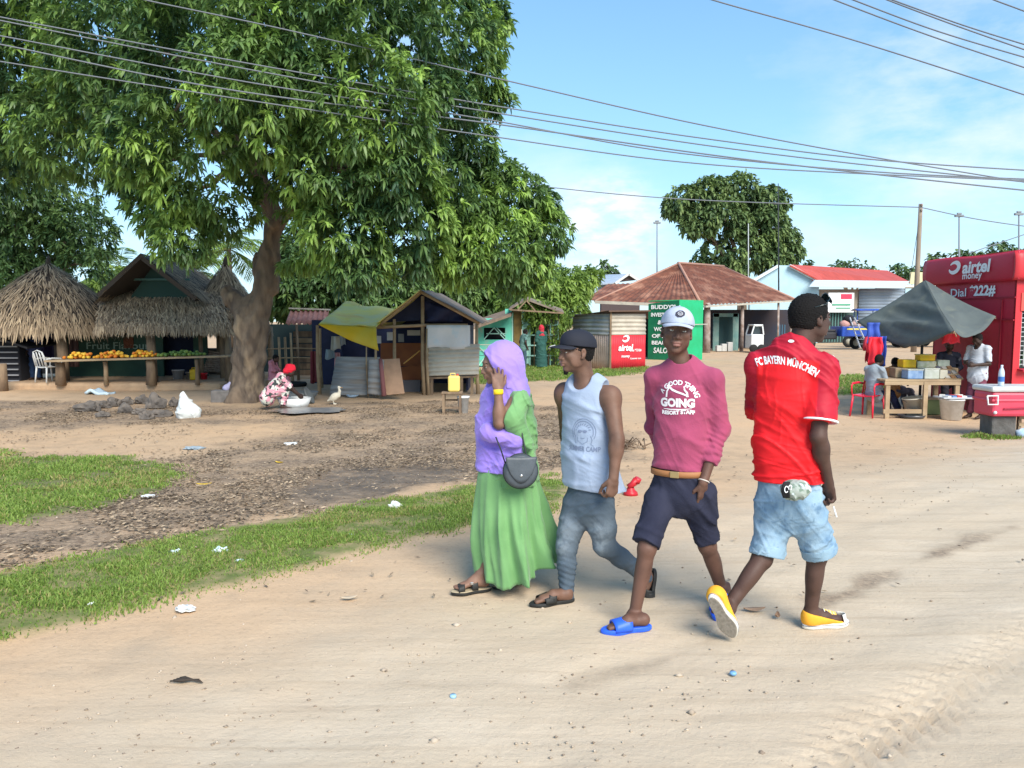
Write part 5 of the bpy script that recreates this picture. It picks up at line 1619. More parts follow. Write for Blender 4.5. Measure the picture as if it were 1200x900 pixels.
# holes where the sky shows beside the trunk
def px_of(p):
 y = p[:, 1]; d = p - np.array([0, 0, CAM_H]); f = d @ np.array(CF); return 600 + 900 * d[:, 0] / f, 450 - 900 * (d @ np.array(CU)) / f
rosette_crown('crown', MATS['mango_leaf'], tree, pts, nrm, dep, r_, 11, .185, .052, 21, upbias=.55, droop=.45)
print('mango', len(pts), round(time.time() - T0, 1))
def simple_tree(name, label, blobs, base, m, dens, nleaf, L0, W0, seed, r0=.2, group=None, gap=.30, bright=0., cat='tree', gapscale=None, inner=.3, tips=None, upbias=.35, droop=.4, bend=.12):
 t = thing(name, label, cat, base, group=group)
 rs = [rp / 900 * Y for _, _, rp, Y in blobs]
 pts, nrm, dep, r_ = crown_points(blobs, dens, seed, inner=inner, gap=gap, back=.5, gapscale=gapscale or max(rs) * .35)
 rosette_crown('crown', m, t, pts, nrm, dep, r_, nleaf, L0, W0, seed + 1, bright, upbias, droop)
 b = MB()
 cs = [P(px, py, Y) for px, py, rp, Y in blobs]
 top = sum(cs, V((0, 0, 0))) / len(cs); fork = V(base).lerp(top, .55); fork.x = V(base).x * .6 + top.x * .4
 b.tube([V(base) - V((0, 0, .1)), V(base).lerp(fork, .5) + V((r0 * .4, 0, 0)), fork], [r0 * 1.25, r0 * .95, r0 * .75], 10, wob=.07, seed=seed)
 limbs(b, None, [(c, r0 * .12) for c in cs], r0 * .5, seed, fork=fork, wob=bend)
 b.build('trunk', bark, t)
 return t
def gat(px, Y): return on_ground(P(px, 400, Y).x, Y)
simple_tree('leafy_tree', 'dark leafy tree behind the round thatched hut, its foliage reaching over the hut', [(10, 235, 55, 30), (65, 235, 50, 31), (95, 275, 42, 30), (35, 290, 48, 30), (-45, 260, 70, 31), (100, 312, 30, 29), (10, 330, 45, 29), (-50, 190, 60, 32)],
   gat(40, 30.5), MATS['forest_leaf'], 210, 9, .26, .075, 31, .25, bright=.08, gap=.22)
# wooded mass behind the stalls, each tree on its own
bgt = [
 ('tree', 'dark tree just right of the mango trunk above the rusty stall roof', [(345, 335, 38, 33), (375, 345, 35, 33), (395, 325, 34, 34), (350, 290, 34, 35), (325, 350, 28, 34), (360, 310, 34, 34), (410, 355, 30, 34)], 360, 33.5, 'forest_leaf', 0),
 ('tree', 'tree with pale stems standing behind the yellow tarpaulin roof', [(430, 350, 30, 36), (465, 335, 34, 36), (455, 365, 24, 35), (410, 330, 30, 37), (490, 355, 28, 36), (450, 310, 34, 37)], 440, 36, 'forest_leaf', .05),
 ('tree', 'tree behind the peak of the tarpaulin stall, left of the turquoise shack', [(510, 340, 32, 38), (545, 350, 30, 38), (530, 320, 28, 39), (560, 335, 26, 39), (575, 360, 24, 38), (500, 310, 32, 39)], 530, 38.5, 'forest_leaf', .08),
 ('tree', 'green tree rising right behind the turquoise shack', [(590, 345, 30, 38), (615, 330, 30, 39), (605, 362, 22, 36), (570, 320, 26, 40), (630, 350, 28, 38), (640, 325, 24, 39)], 596, 38.5, 'light_leaf', -.1),
 ('tree', 'bright yellow-green tree between the turquoise shack and the corrugated shed', [(648, 345, 30, 36), (670, 335, 26, 37), (640, 368, 22, 35), (690, 322, 16, 38), (668, 360, 24, 36), (625, 350, 22, 37)], 655, 36.5, 'light_leaf', .22),
 ('tree', 'small tree seen between the thatched huts left of the mango trunk', [(140, 335, 26, 38), (170, 350, 22, 38), (120, 350, 26, 38), (205, 345, 20, 40)], 150, 38.5, 'light_leaf', .0),
]
for i, (nm, lab, bl, bx, bY, mm, br) in enumerate(bgt):
 simple_tree('leafy_tree', lab, bl, gat(bx, bY), MATS[mm], 150, 9, .34, .11, 60 + i * 5, .16, group='trees behind the market stalls', bright=br, gap=.2)
# the lone big tree behind the rusty roof
simple_tree('broad_tree', 'broad round-crowned tree standing tall behind the rusty tin roof', [(803, 237, 24, 92), (832, 225, 22, 92), (868, 226, 26, 92), (900, 238, 24, 92), (815, 262, 18, 91), (850, 256, 26, 90), (893, 268, 30, 91), (915, 282, 22, 91), (868, 292, 30, 90), (928, 296, 14, 91), (838, 290, 16, 93), (905, 308, 20, 90), (825, 305, 14, 93), (790, 243, 14, 92), (885, 245, 26, 94), (858, 312, 18, 90)],
   gat(868, 92), MATS['far_leaf'], 52, 8, .62, .27, 131, .6, bright=.12, gap=.27, gapscale=1.6, inner=.30)
far = [('rounded dark tree on the skyline just above the red roof of the pale blue building', [(985, 318, 14, 150), (1003, 316, 14, 150), (1020, 320, 10, 150), (970, 322, 9, 150)], 998),
  ('skyline tree directly left of the leaning utility pole', [(1054, 316, 11, 150), (1066, 320, 10, 148), (1048, 322, 8, 150)], 1058),
  ('skyline tree directly right of the leaning utility pole', [(1090, 312, 12, 150), (1098, 303, 8, 150), (1082, 318, 10, 150), (1110, 316, 12, 150)], 1092),
  ('low skyline tree just above the left end of the red kiosk roof', [(1124, 306, 13, 155), (1136, 298, 8, 155), (1142, 306, 11, 155)], 1130),
  ('wide flat skyline tree above the right end of the red kiosk roof', [(1165, 296, 12, 155), (1182, 294, 12, 155), (1198, 298, 12, 155), (1150, 302, 9, 155)], 1176),
  ('small tree on the skyline left of the broad tree, beside the blue roof', [(705, 312, 10, 120), (718, 318, 8, 120), (696, 320, 9, 120)], 706),
  ('dark skyline tree between the broad tree and the pale blue gable', [(945, 312, 8, 140), (952, 318, 8, 140)], 948)]
for i, (lab, bl, bx) in enumerate(far):
 simple_tree('distant_tree', lab, bl, gat(bx, bl[0][3]), MATS['far_leaf'], 8, 7, 1.1, .5, 200 + i * 7, .5, group='trees on the skyline', bright=-.05, gap=.22, inner=.4)
def palm(label, px, py, Y, L_, seed, n=15):
 base = gat(px, Y); top = P(px, py, Y)
 t = thing('coconut_palm', label, 'palm', base, group='palms behind the huts')
 b = MB(); b.tube([base, base.lerp(top, .5) + V((.15, 0, 0)), top], [.17, .12, .10], 10, wob=.05, seed=seed); b.build('trunk', bark, t)
 rr = random.Random(seed); pos, dr, LL = [], [], []
 st = MB()
 for k in range(n):
  a = 2 * PI * k / n * 2.6; el = rr.uniform(-.3, 1.2)
  d = V((math.cos(a) * math.cos(el), math.sin(a) * math.cos(el), math.sin(el)))
  pp = [top + d * L_ * q - V((0, 0, 1)) * (L_ * .55 * q * q) for q in [j / 10 for j in range(11)]]
  st.tube(pp, [.025 - .002 * j for j in range(11)], 5)
  for j in range(3, 44):
   q = j / 44; i0 = min(9, int(q * 10)); p = pp[i0].lerp(pp[i0 + 1], q * 10 - i0); tg = (pp[i0 + 1] - pp[i0]).normalized()
   s_ = tg.cross(V((0, 0, 1))).normalized()
   for e in (-1, 1):
    pos.append(p); dr.append(s_ * e + tg * .7 + V((0, 0, -.25 + rr.uniform(-.2, .2)))); LL.append(L_ * .28 * math.sin(PI * min(1, q * .85 + .12)))
 st.build('frond_stalk', mat('frond_stalk', (.16, .17, .06), .7), t)
 n_ = len(pos)
 blades(np.array(pos), np.array(dr, float), np.array(LL), np.array(LL) * .055 + .012, np.full(n_, .35), rng.random(n_) * .5 + .3, 'crown', MATS['light_leaf'], t)
palm('coconut palm whose fronds show between the gabled hut and the small pointed hut', 224, 322, 34, 2.6, 3)
palm('coconut palm behind the small pointed hut, fronds beside the mango trunk', 268, 292, 38, 3.0, 5)
palm('coconut palm with feathery fronds between the round hut and the gabled hut', 140, 318, 40, 3.0, 8)
print('trees', round(time.time() - T0, 1))
# ================================================================ HUTS AND STALLS ON THE LEFT
thatch_m = mat('thatch', (.18, .130, .088), .95, (.56, .42, .27), attr='tint')
thatch_b = mat('thatch_base', (.07, .055, .045), .95)
wood = mat('pole_wood', (.27, .19, .12), .9, (.16, .11, .075), scale=7, stretch=(1, 1, .3), bump=.006, bscale=20)
wood2 = mat('pale_wood', (.42, .31, .19), .85, (.30, .21, .13), scale=6, stretch=(.4, 1, 1), bump=.003, bscale=30)
tin_grey = mat('tin_grey', (.30, .31, .31), .55, (.20, .20, .20), scale=3, metal=.35, col3=(.24, .17, .13), scale3=2.2, c3=(.52, .68))
tin_dark = mat('weathered_board', (.33, .34, .34), .8, (.22, .22, .22), scale=5, stretch=(.3, 1, 3), col3=(.26, .22, .18), scale3=3, c3=(.5, .7))
tin_pale = mat('tin_pale', (.50, .48, .42), .6, (.38, .36, .31), scale=3, metal=.2)
green_dk = mat('green_wall', (.035, .085, .055), .7, (.025, .060, .042), scale=3)
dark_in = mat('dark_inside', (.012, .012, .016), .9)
deepblue = mat('blue_tarp_dark', (.012, .016, .050), .6, (.02, .026, .075), scale=3, bump=.01, bscale=5)
white_p = mat('white_plastic', (.72, .73, .73), .35, (.60, .60, .58), scale=12)
yellow_p = mat('yellow_plastic', (.80, .52, .02), .35, (.70, .42, .02), scale=10)
rust_roof = mat('rusty_tin', (.20, .072, .042), .75, (.11, .045, .030), scale=2.5, stretch=(1, 1, 1), bump=.01, bscale=12, col3=(.32, .16, .105), scale3=1.1, c3=(.48, .72))
earth_m = mat('packed_earth', (.50, .34, .21), .95, (.40, .27, .17), scale=4, bump=.02, bscale=8)
def strips(pos, dirs, nrm, L_, W_, tint, name, parent, m=None):
 """narrow dry fronds lying on a roof: pos = upper end"""
 n = len(pos); d = dirs / np.linalg.norm(dirs, axis=1, keepdims=True)
 s_ = np.cross(d, nrm); s_ /= np.maximum(np.linalg.norm(s_, axis=1, keepdims=True), 1e-5)
 L3, W3 = L_[:, None], W_[:, None]
 a = pos; b = pos + d * L3 * .6 + nrm * (.03 * L3); c = pos + d * L3 + nrm * rng.uniform(-.03, .06, (n, 1)) * L3
 vs = np.stack([a - s_ * W3 * .3, a + s_ * W3 * .3, b - s_ * W3 * .5, b + s_ * W3 * .5, c - s_ * W3 * .1, c + s_ * W3 * .1], 1).reshape(-1, 3)
 inv = np.array(root_inv(parent)); vs = vs @ inv[:3, :3].T + inv[:3, 3]
 k = np.arange(n)[:, None] * 6
 me = np_mesh(name, vs, [k + np.array([[0, 1, 3, 2]]), k + np.array([[2, 3, 5, 4]])])
 set_attr(me, 'tint', np.repeat(np.clip(tint, 0, 1), 6))
 o = link(name, me, m or thatch_m, parent)
 return o
def cone_thatch(root, c, rad, zt, ze, n, seed, bulge=.10, tip=True):
 c = V(c); b = MB(); prof = []
 f = lambda q: rad * (q + bulge * math.sin(PI * q)) * (1.0)
 for i in range(9):
  q = i / 8; prof.append((max(.03, f(q)), zt + (ze - zt) * q - .03))
 b.lathe(prof, (c.x, c.y, 0), 30); ro = b.build('roof', thatch_b, root)
 r_ = np.random.default_rng(seed); q = r_.random(n) ** .6; a = r_.uniform(0, 2 * PI, n)
 q = np.where(r_.random(n) < .16, r_.uniform(.86, 1.0, n), q * .97)
 rr = rad * (q + bulge * np.sin(PI * q)); sl = rad * (1 + bulge * PI * np.cos(PI * q)); dz = ze - zt
 d = np.stack([np.cos(a) * sl, np.sin(a) * sl, np.full(n, dz)], 1); d /= np.linalg.norm(d, axis=1, keepdims=True)
 nn = np.stack([np.cos(a) * -dz, np.sin(a) * -dz, sl], 1); nn /= np.linalg.norm(nn, axis=1, keepdims=True)
 pos = np.stack([c.x + np.cos(a) * rr, c.y + np.sin(a) * rr, zt + dz * q], 1) + nn * r_.uniform(.0, .05, (n, 1))
 tan = np.stack([-np.sin(a), np.cos(a), 0 * a], 1)
 d = d + tan * r_.normal(size=(n, 1)) * .22; d[:, 2] -= np.where(q > .85, .55, 0)
 t = r_.random(n) ** 1.7 * .8 + .25 * (vnoise(a * 3, q * 5, seed, 2) - .3)
 strips(pos, d, nn, r_.uniform(.18, .42, n), r_.uniform(.015, .045, n), t, 'fringe', ro)
 if tip:
  b = MB(); b.tube([(c.x, c.y, zt - .15), (c.x + .03, c.y, zt + .10), (c.x + .05, c.y, zt + .22)], [.09, .06, .015], 8, wob=.2, seed=seed); b.build('ridge_tuft', thatch_b, ro)
 return ro
def slope_thatch(root, name, A, B_, C_, D_, n, seed, hang=.55):
 """A,B top edge; D,C bottom edge (A->D, B->C run down the slope)"""
 A, B_, C_, D_ = map(V, (A, B_, C_, D_))
 b = MB(); b.slab(D_, C_, B_, A, .12); ro = b.build(name, thatch_b, root)
 nn = (B_ - A).cross(D_ - A).normalized() * -1
 if nn.z < 0: nn = -nn
 r_ = np.random.default_rng(seed); u, v = r_.random(n), r_.random(n)
 v = np.where(r_.random(n) < .22, r_.uniform(.88, 1.0, n), v * .98)
 a, b2, c, d = (np.array(x) for x in (A, B_, C_, D_))
 top = a + (b2 - a) * u[:, None]; bot = d + (c - d) * u[:, None]
 pos = top + (bot - top) * v[:, None] + np.array(nn) * r_.uniform(.0, .06, (n, 1))
 dr = bot - top; dr /= np.linalg.norm(dr, axis=1, keepdims=True)
 e = (b2 - a) / np.linalg.norm(b2 - a)
 dr = dr + e * r_.normal(size=(n, 1)) * .20; dr[:, 2] -= np.where(v > .86, hang, 0)
 t = r_.random(n) ** 1.6 * .85 + .3 * (vnoise(u * 9, v * 4, seed, 2) - .3)
 strips(pos, dr, np.tile(np.array(nn), (n, 1)), r_.uniform(.18, .42, n), r_.uniform(.015, .045, n), t, 'fringe', ro)
 return ro
def post(b, px, Ybase, ztop, r_, seed=0, lean=0.0, r2=None):
 p = P(px, 440, Ybase); p.z = gz(p.x, p.y) - .03
 q = V((p.x + lean, p.y, ztop))
 b.tube([p, p.lerp(q, .35) + V((r_ * .25, 0, 0)), p.lerp(q, .7) - V((r_ * .2, 0, 0)), q], [r_ * 1.05, r_, r_ * .95, r2 or r_ * .9], 9, wob=.06, seed=seed)
 return p
def zat(py, Y): return P(600, py, Y).z
# platform under the huts
pa, pb = G(-40, 462), G(272, 452)
b = MB()
b.box(((pa.x + pb.x) / 2, 23.2, -.2 + .02), (pb.x - pa.x + .3, 4.6, .34), bevel=.08)
b.solo('earth_platform', earth_m, 'low step of packed earth carrying the thatched huts and the fruit stall', 'step')
PZ = -.2 + .19
# round hut on the left
c = P(60, 400, 22.8); hut = thing('thatched_hut', 'round hut with a wide conical grey thatched roof at the left of the fruit stall', 'hut', (c.x, c.y, PZ))
cone_thatch(hut, c, 2.02, zat(308, 22.8), zat(390, 21.0), 5200, 3, .16)
b = MB()
for px, Y, r_, sd in ((74, 21.6, .14, 1), (-25, 22.2, .10, 2), (8, 24.2, .09, 3)):
 pp = P(px, 440, Y); b = MB(); b.tube([V((pp.x, Y, PZ - .05)), V((pp.x + .02, Y, PZ + .6)), V((pp.x - .02, Y, 1.45))], [r_ * 1.15, r_, r_ * .9], 10, wob=.08, seed=sd); b.build('post', wood, hut)
b = MB(); b.sheet(lambda u, v: P(86 + 6 * u, 400 + 0 * v, 22.2 + .15 * math.sin(u * 9)) * V((1, 1, 0)).length if False else V((P(80, 400, 22.2).x + .25 * u, 22.2 + .06 * math.sin(u * 14), 1.35 - 1.0 * v)), 14, 6, True, .01)
b.build('curtain', mat('brown_cloth', (.10, .055, .05), .9), hut)
b = MB(); b.sheet(lambda u, v: V((P(62, 400, 23.2).x - .75 + .8 * u, 23.2 + .06 * math.sin(u * 17), 1.4 - 1.0 * v)), 14, 6, True, .01)
b.build('curtain', mat('indigo_cloth', (.035, .025, .09), .9), hut)
b = MB(); b.box((P(48, 400, 24.4).x + .1, 24.4, .75), (1.7, .06, 1.5)); b.build('back_wall', mat('clay_wall', (.17, .13, .11), .95, (.11, .085, .07), scale=2), hut)
# fruit stall with gable
fs_ = thing('fruit_stall', 'thatched fruit stall with a dark gable and a green painted back wall', 'stall', (P(180, 400, 22.5).x, 22.5, PZ))
L_, R_ = P(112, 392, 21.0), P(272, 392, 21.0); T1, T2 = P(122, 342, 23.0), P(255, 343, 23.0)
L_.z = R_.z = zat(385, 21.0); T1.z = T2.z = zat(340, 23.0)
slope_thatch(fs_, 'roof', T1, T2, R_, L_, 4800, 13)
# gable hood
ap, gl, gr = P(175, 303, 22.0), P(139, 344, 22.0), P(219, 344, 22.0)
apb, glb, grb = ap + V((0, 3.2, -.1)), gl + V((0, 3.2, 0)), gr + V((0, 3.2, 0))
ap2 = ap + V((0, -.35, .03))
slope_thatch(fs_, 'gable_roof', ap2, apb, glb + V((-.35, 0, -.1)), gl + V((-.40, -.3, -.12)), 1500, 17, .25)
slope_thatch(fs_, 'gable_roof', ap2, apb, grb + V((.35, 0, -.1)), gr + V((.40, -.3, -.12)), 1500, 19, .25)
b = MB(); b.add([gl + V((0, .5, -.2)), gr + V((0, .5, -.2)), ap + V((0, .5, 0))], [(0, 1, 2)]); b.build('gable_wall', mat('gable_green', (.025, .06, .048), .8), fs_)
b = MB(); b.bar(gl + V((.1, .44, .42)), gr + V((-.1, .44, .42)), .05, .06); b.build('gable_beam', mat('gable_beam', (.07, .14, .12), .8), fs_)
WY = 23.4
def wallbox(x0, x1, y0, y1, Y=WY, t=.05):
 a, c_ = P(x0, y1, Y), P(x1, y0, Y); return ((a.x + c_.x) / 2, Y + t / 2, (a.z + c_.z) / 2), (abs(c_.x - a.x), t, abs(c_.z - a.z))
b = MB(); b.box(*wallbox(80, 190, 380, 446)); b.box(*wallbox(190, 228, 378, 384, WY)); b.box(*wallbox(228, 242, 380, 445)); wl = b.build('green_wall', green_dk, fs_)
b = MB(); b.box(*wallbox(188, 230, 384, 446, WY + .35)); b.build('doorway', mat('interior_gloom', (.008, .011, .030), .8), fs_)  # panel behind the opening, coloured dark for the unlit interior
text_on_plane('lettering', 'Fruit Flavours', P(141, 405.5, WY - .02), (1, 0, 0), (0, 0, 1), .30, mat('faded_paint', (.26, .36, .30), .9), wl, .004, width=2.05, depth=.01)
b = MB(); b.box(*wallbox(145, 156, 395, 408, WY - .03, .02)); b.build('price_board', mat('faded_red', (.18, .07, .04), .9), wl)
for px, Y, r_ in ((178, 21.3, .13), (268, 21.6, .10), (236, 22.4, .06)):
 pp = P(px, 440, Y); b = MB(); b.tube([V((pp.x, Y, PZ - .05)), V((pp.x + .02, Y, PZ + .6)), V((pp.x, Y, 1.42))], [r_ * 1.1, r_, r_ * .9], 10, wob=.08, seed=int(px)); b.build('post', wood, fs_)
# counter
ct = thing('counter', 'long rough plank counter on short logs in front of the green wall', 'counter', (P(160, 400, 21).x, 20.9, PZ))
cA, cB = P(58, 423, 20.7), P(271, 415.5, 21.0)
cz = zat(419, 20.8)
b = MB(); b.slab(V((cA.x, 20.45, cz - .06)), V((cB.x, 20.75, cz + .06)), V((cB.x, 21.25, cz + .06)), V((cA.x, 21.05, cz - .06)), .05); top = b.build('plank_top', wood2, ct)
for px in (72, 125, 178, 232):
 x = P(px, 440, 20.9).x; rr_ = .12 if px in (72, 178) else .055; b = MB(); b.tube([V((x, 20.85, PZ - .05)), V((x + .01, 20.85, PZ + .4)), V((x, 20.85, cz - .07 + .06 * (px - 160) / 110 - .02))], [rr_ * 1.1, rr_, rr_], 10, wob=.1, seed=px); b.build('leg', wood2 if px in (125,) else wood, ct)
# fruit
rr = random.Random(3)
def fruit_heap(x0, x1, n, mats_, r0, name, cat, lab, group, hgt):
 src = {}
 k = 0; placed = []
 X0, X1 = P(x0, 419, 20.8).x, P(x1, 419, 20.8).x
 tries = 0
 while k < n and tries < 4000:
  tries += 1
  u = rr.random(); r_ = r0 * rr.uniform(.85, 1.2)
  x = X0 + (X1 - X0) * u; y = 20.66 + rr.uniform(0, .34); base_z = cz + .06 * ((x - (cA.x + cB.x) / 2) / ((cB.x - cA.x) / 2)) + .004
  env = hgt * math.sin(PI * min(.97, max(.03, u))) ** .6
  z = base_z + r_
  for (a, c_, d, s_) in placed:
   h = math.hypot(x - a, y - c_)
   if h < (r_ + s_) * .85: z = max(z, d + math.sqrt(max(0, ((r_ + s_) * .9) ** 2 - h * h)))
  if z - base_z > env + r_: continue
  placed.append((x, y, z, r_))
  mi = rr.randrange(len(mats_))
  if mi not in src:
   b = MB(); b.ball((0, 0, 0), 1, 10, (1.22, .95, .92))
   me = bpy.data.meshes.new(name); me.from_pydata([tuple(v) for v in b.v], [], b.f); me.polygons.foreach_set('use_smooth', [True] * len(b.f)); me.materials.append(mats_[mi]); src[mi] = me
  o = bpy.data.objects.new(name, src[mi]); COL.objects.link(o); o.location = (x, y, z); o.scale = (r_,) * 3
  o.rotation_euler = (rr.uniform(-.5, .5), rr.uniform(-.5, .5), rr.uniform(0, 6))
  props(o, lab, cat, group); k += 1
mo = [mat('mango_orange', (.80, .36, .03), .45), mat('mango_yellow', (.84, .52, .06), .45), mat('mango_ripe', (.72, .22, .03), .45)]
gr_ = [mat('fruit_green', (.09, .17, .04), .45), mat('fruit_lime', (.20, .28, .06), .45)]
fruit_heap(77, 106, 36, mo, .044, 'mango', 'fruit', 'orange mango in the heap at the left end of the plank counter', 'mangoes in the left heap', .12)
fruit_heap(113, 146, 44, mo, .044, 'mango', 'fruit', 'orange mango in the middle heap on the plank counter', 'mangoes in the middle heap', .13)
fruit_heap(151, 183, 40, mo, .044, 'mango', 'fruit', 'orange mango in the heap beside the green fruit on the plank counter', 'mangoes in the right heap', .12)
fruit_heap(186, 238, 34, gr_, .052, 'green_fruit', 'fruit', 'green fruit in the row at the right end of the plank counter', 'green fruit on the counter', .08)
def plastic_chair(name, label, loc, rz, m, seatw=.46):
 t = thing(name, label, 'chair', loc, rz)
 W2 = seatw / 2
 b = MB(); b.sheet(lambda u, v: V(((u - .5) * seatw * (1 - .06 * v), (v - .5) * .44, .43 + .012 * math.cos((u - .5) * 5) * -1)), 10, 6, True, .018); b.build('seat', m, t, world=False)
 for sx in (-1, 1):
  for sy in (-1, 1):
   b = MB(); x, y = sx * (W2 - .02), sy * .20
   b.tube([V((x, y, .44)), V((x + sx * .03, y + sy * .045, 0.0))], [.028, .020], 8, ell=.8); b.build('leg', m, t, world=False)
  b = MB(); x = sx * (W2 + .01)
  b.tube([V((x, -.19, .42)), V((x, -.22, .60)), V((x, -.18, .655)), V((x, .05, .665)), V((x * .97, .22, .64))], [.020, .020, .024, .024, .020], 8, ell=.6); b.build('armrest', m, t, world=False)
 b = MB()
 for q in (-.17, -.06, .06, .17): b.tube([V((q, .20, .44)), V((q * 1.05, .26, .70)), V((q * 1.0, .30, .84))], [.020, .022, .018], 6, ell=.5)
 b.tube([V((-W2, .21, .44)), V((-W2 * 1.0, .27, .70)), V((-W2 * .8, .30, .84)), V((0, .31, .89)), V((W2 * .8, .30, .84)), V((W2, .27, .70)), V((W2, .21, .44))], .022, 8, ell=.7)
 b.build('backrest', m, t, world=False)
 return t
pc = P(59, 440, 21.2)
plastic_chair('plastic_chair', 'white plastic armchair standing under the round hut by a thick post', (pc.x, 21.15, PZ), R(155), white_p)
def bucket(name, label, loc, r_, h, m, handle=True, tilt=None, cat='bucket', group=None, lid=False):
 t = thing(name, label, cat, loc, group=group)
 if tilt: t.rotation_euler = tilt
 b = MB(); b.lathe([(.001, 0), (r_ * .8, 0), (r_, h), (r_ * 1.05, h), (r_ * 1.05, h - .02), (r_ * 1.0, h - .025), (r_ * .96, h - .01), (r_ * .77, .012), (.001, .012)], (0, 0, 0), 22); b.build('bucket_body', m, t, world=False)
 if handle:
  b = MB(); b.tube([V((r_ * 1.03 * math.cos(a), -.02 - r_ * .55 * math.sin(a), h - .015 - r_ * .5 * math.sin(a))) for a in [PI * i / 10 for i in range(11)]], .005, 5); b.build('handle', mat('wire', (.25, .25, .25), .5, metal=.6), t, world=False)
 if lid:
  b = MB(); b.lathe([(.001, h + .012), (r_ * 1.07, h + .01), (r_ * 1.08, h - .012)], (0, 0, 0), 22); b.build('lid', m, t, world=False)
 return t
def jerrycan(name, label, loc, w, d, h, m, rz=0.0):
 t = thing(name, label, 'jerrycan', loc, rz)
 b = MB(); b.box((0, 0, h / 2), (w, d, h), bevel=min(w, d) * .22); b.build('can_body', m, t, world=False)
 b = MB(); b.tube([(-w * .3, 0, h - .005), (-w * .28, 0, h + .045), (w * .08, 0, h + .045), (w * .1, 0, h - .005)], .012, 6, smooth=True); b.build('handle', m, t, world=False)
 b = MB(); b.lathe([(.022, h - .01), (.022, h + .035), (.001, h + .036)], (w * .3, 0, 0), 12); b.build('screw_cap', mat('cap_red', (.5, .05, .03), .5), t, world=False)
 return t
pz = PZ - .002
bucket('bucket', 'large grey bucket standing at the blue doorway of the fruit stall', (P(209, 440, 22.3).x, 22.3, pz), .17, .27, mat('grey_plastic', (.30, .29, .30), .5))
bucket('bucket', 'small dull bucket between the grey bucket and the yellow jerrycan', (P(220, 440, 22.2).x, 22.4, pz), .13, .20, mat('taupe_plastic', (.24, .20, .17), .6))
jerrycan('jerrycan', 'yellow jerrycan standing at the foot of the fruit stall doorway', (P(228, 440, 22.0).x, 22.0, pz), .24, .16, .30, yellow_p)
bucket('bucket', 'small red bucket right of the yellow jerrycan under the counter', (P(237.5, 440, 22.0).x, 22.1, pz), .10, .19, mat('red_plastic', (.50, .02, .03), .4))
# small pointed hut behind the trunk
c = P(266, 400, 23.4); h2 = thing('thatched_hut', 'small hut with a steep pointed thatched roof partly behind the mango trunk', 'hut', (c.x, c.y, PZ))
cone_thatch(h2, c, 1.25, zat(308, 23.4), zat(384, 22.6), 3600, 8, .02)
for px, Y in ((258, 24.2), (318, 23.6), (262, 22.6)):
 pp = P(px, 440, Y); b = MB(); b.tube([V((pp.x, Y, PZ - .1)), V((pp.x, Y, 1.5))], [.10, .08], 9, wob=.1, seed=int(px)); b.build('post', wood, h2)
b = MB(); b.box((P(252, 400, 24.4).x, 24.6, .35), (1.5, .5, .9), bevel=.05); b.build('brick_counter', mat('clay_wall', (.17, .13, .11), .95), h2)
# rolled frond bundle
c = P(247, 425, 22.9); b = MB()
for k in range(10): b.tube([c + V((-.25 + .02 * k, .02 * k, -.25 + k * .06)), c + V((.0, -.05, -.24 + k * .065)), c + V((.28, .02 * k, -.27 + k * .06))], .035, 6, wob=.2, seed=k)
b.solo('frond_bundle', mat('dry_frond', (.34, .25, .19), .9, (.22, .15, .11), scale=12), 'stacked bundle of dry palm stalks beside the fruit stall counter', 'bundle')
# slatted kiosk on the far left
k0 = thing('slatted_booth', 'small black slatted booth with a slanting roof at the edge of the round hut', 'booth', (P(4, 445, 21.6).x, 21.8, -.15))
x0, x1 = P(-30, 440, 21.5).x, P(22, 440, 21.5).x
b = MB(); b.slab(V((x0 - .3, 21.1, 1.65)), V((P(32, 405, 21.1).x, 21.1, zat(407, 21.1))), V((P(32, 405, 21.1).x, 22.7, zat(404, 21.1))), V((x0 - .3, 22.7, 1.75)), .05); b.build('roof', mat('black_sheet', (.03, .03, .035), .8), k0)
b = MB()
for k in range(8): z = .0 + k * .16; b.box(((x0 + x1) / 2, 21.5, z), (x1 - x0, .03, .035))
b.build('slat', mat('grey_slat', (.26, .26, .27), .8), k0)
b = MB(); b.box(((x0 + x1) / 2, 21.6, .50), (x1 - x0 - .02, .04, 1.25)); b.box((x1 - .02, 22.1, .5), (.04, 1.0, 1.25)); b.build('board_wall', mat('black_board', (.02, .02, .025), .9), k0)
b = MB(); pp = P(2, 440, 20.3); b.tube([V((pp.x, 20.3, -.25)), V((pp.x, 20.3, .55))], [.14, .12], 9, wob=.1); b.solo('tree_stump', wood, 'short wooden post stump in front of the slatted booth', 'post')
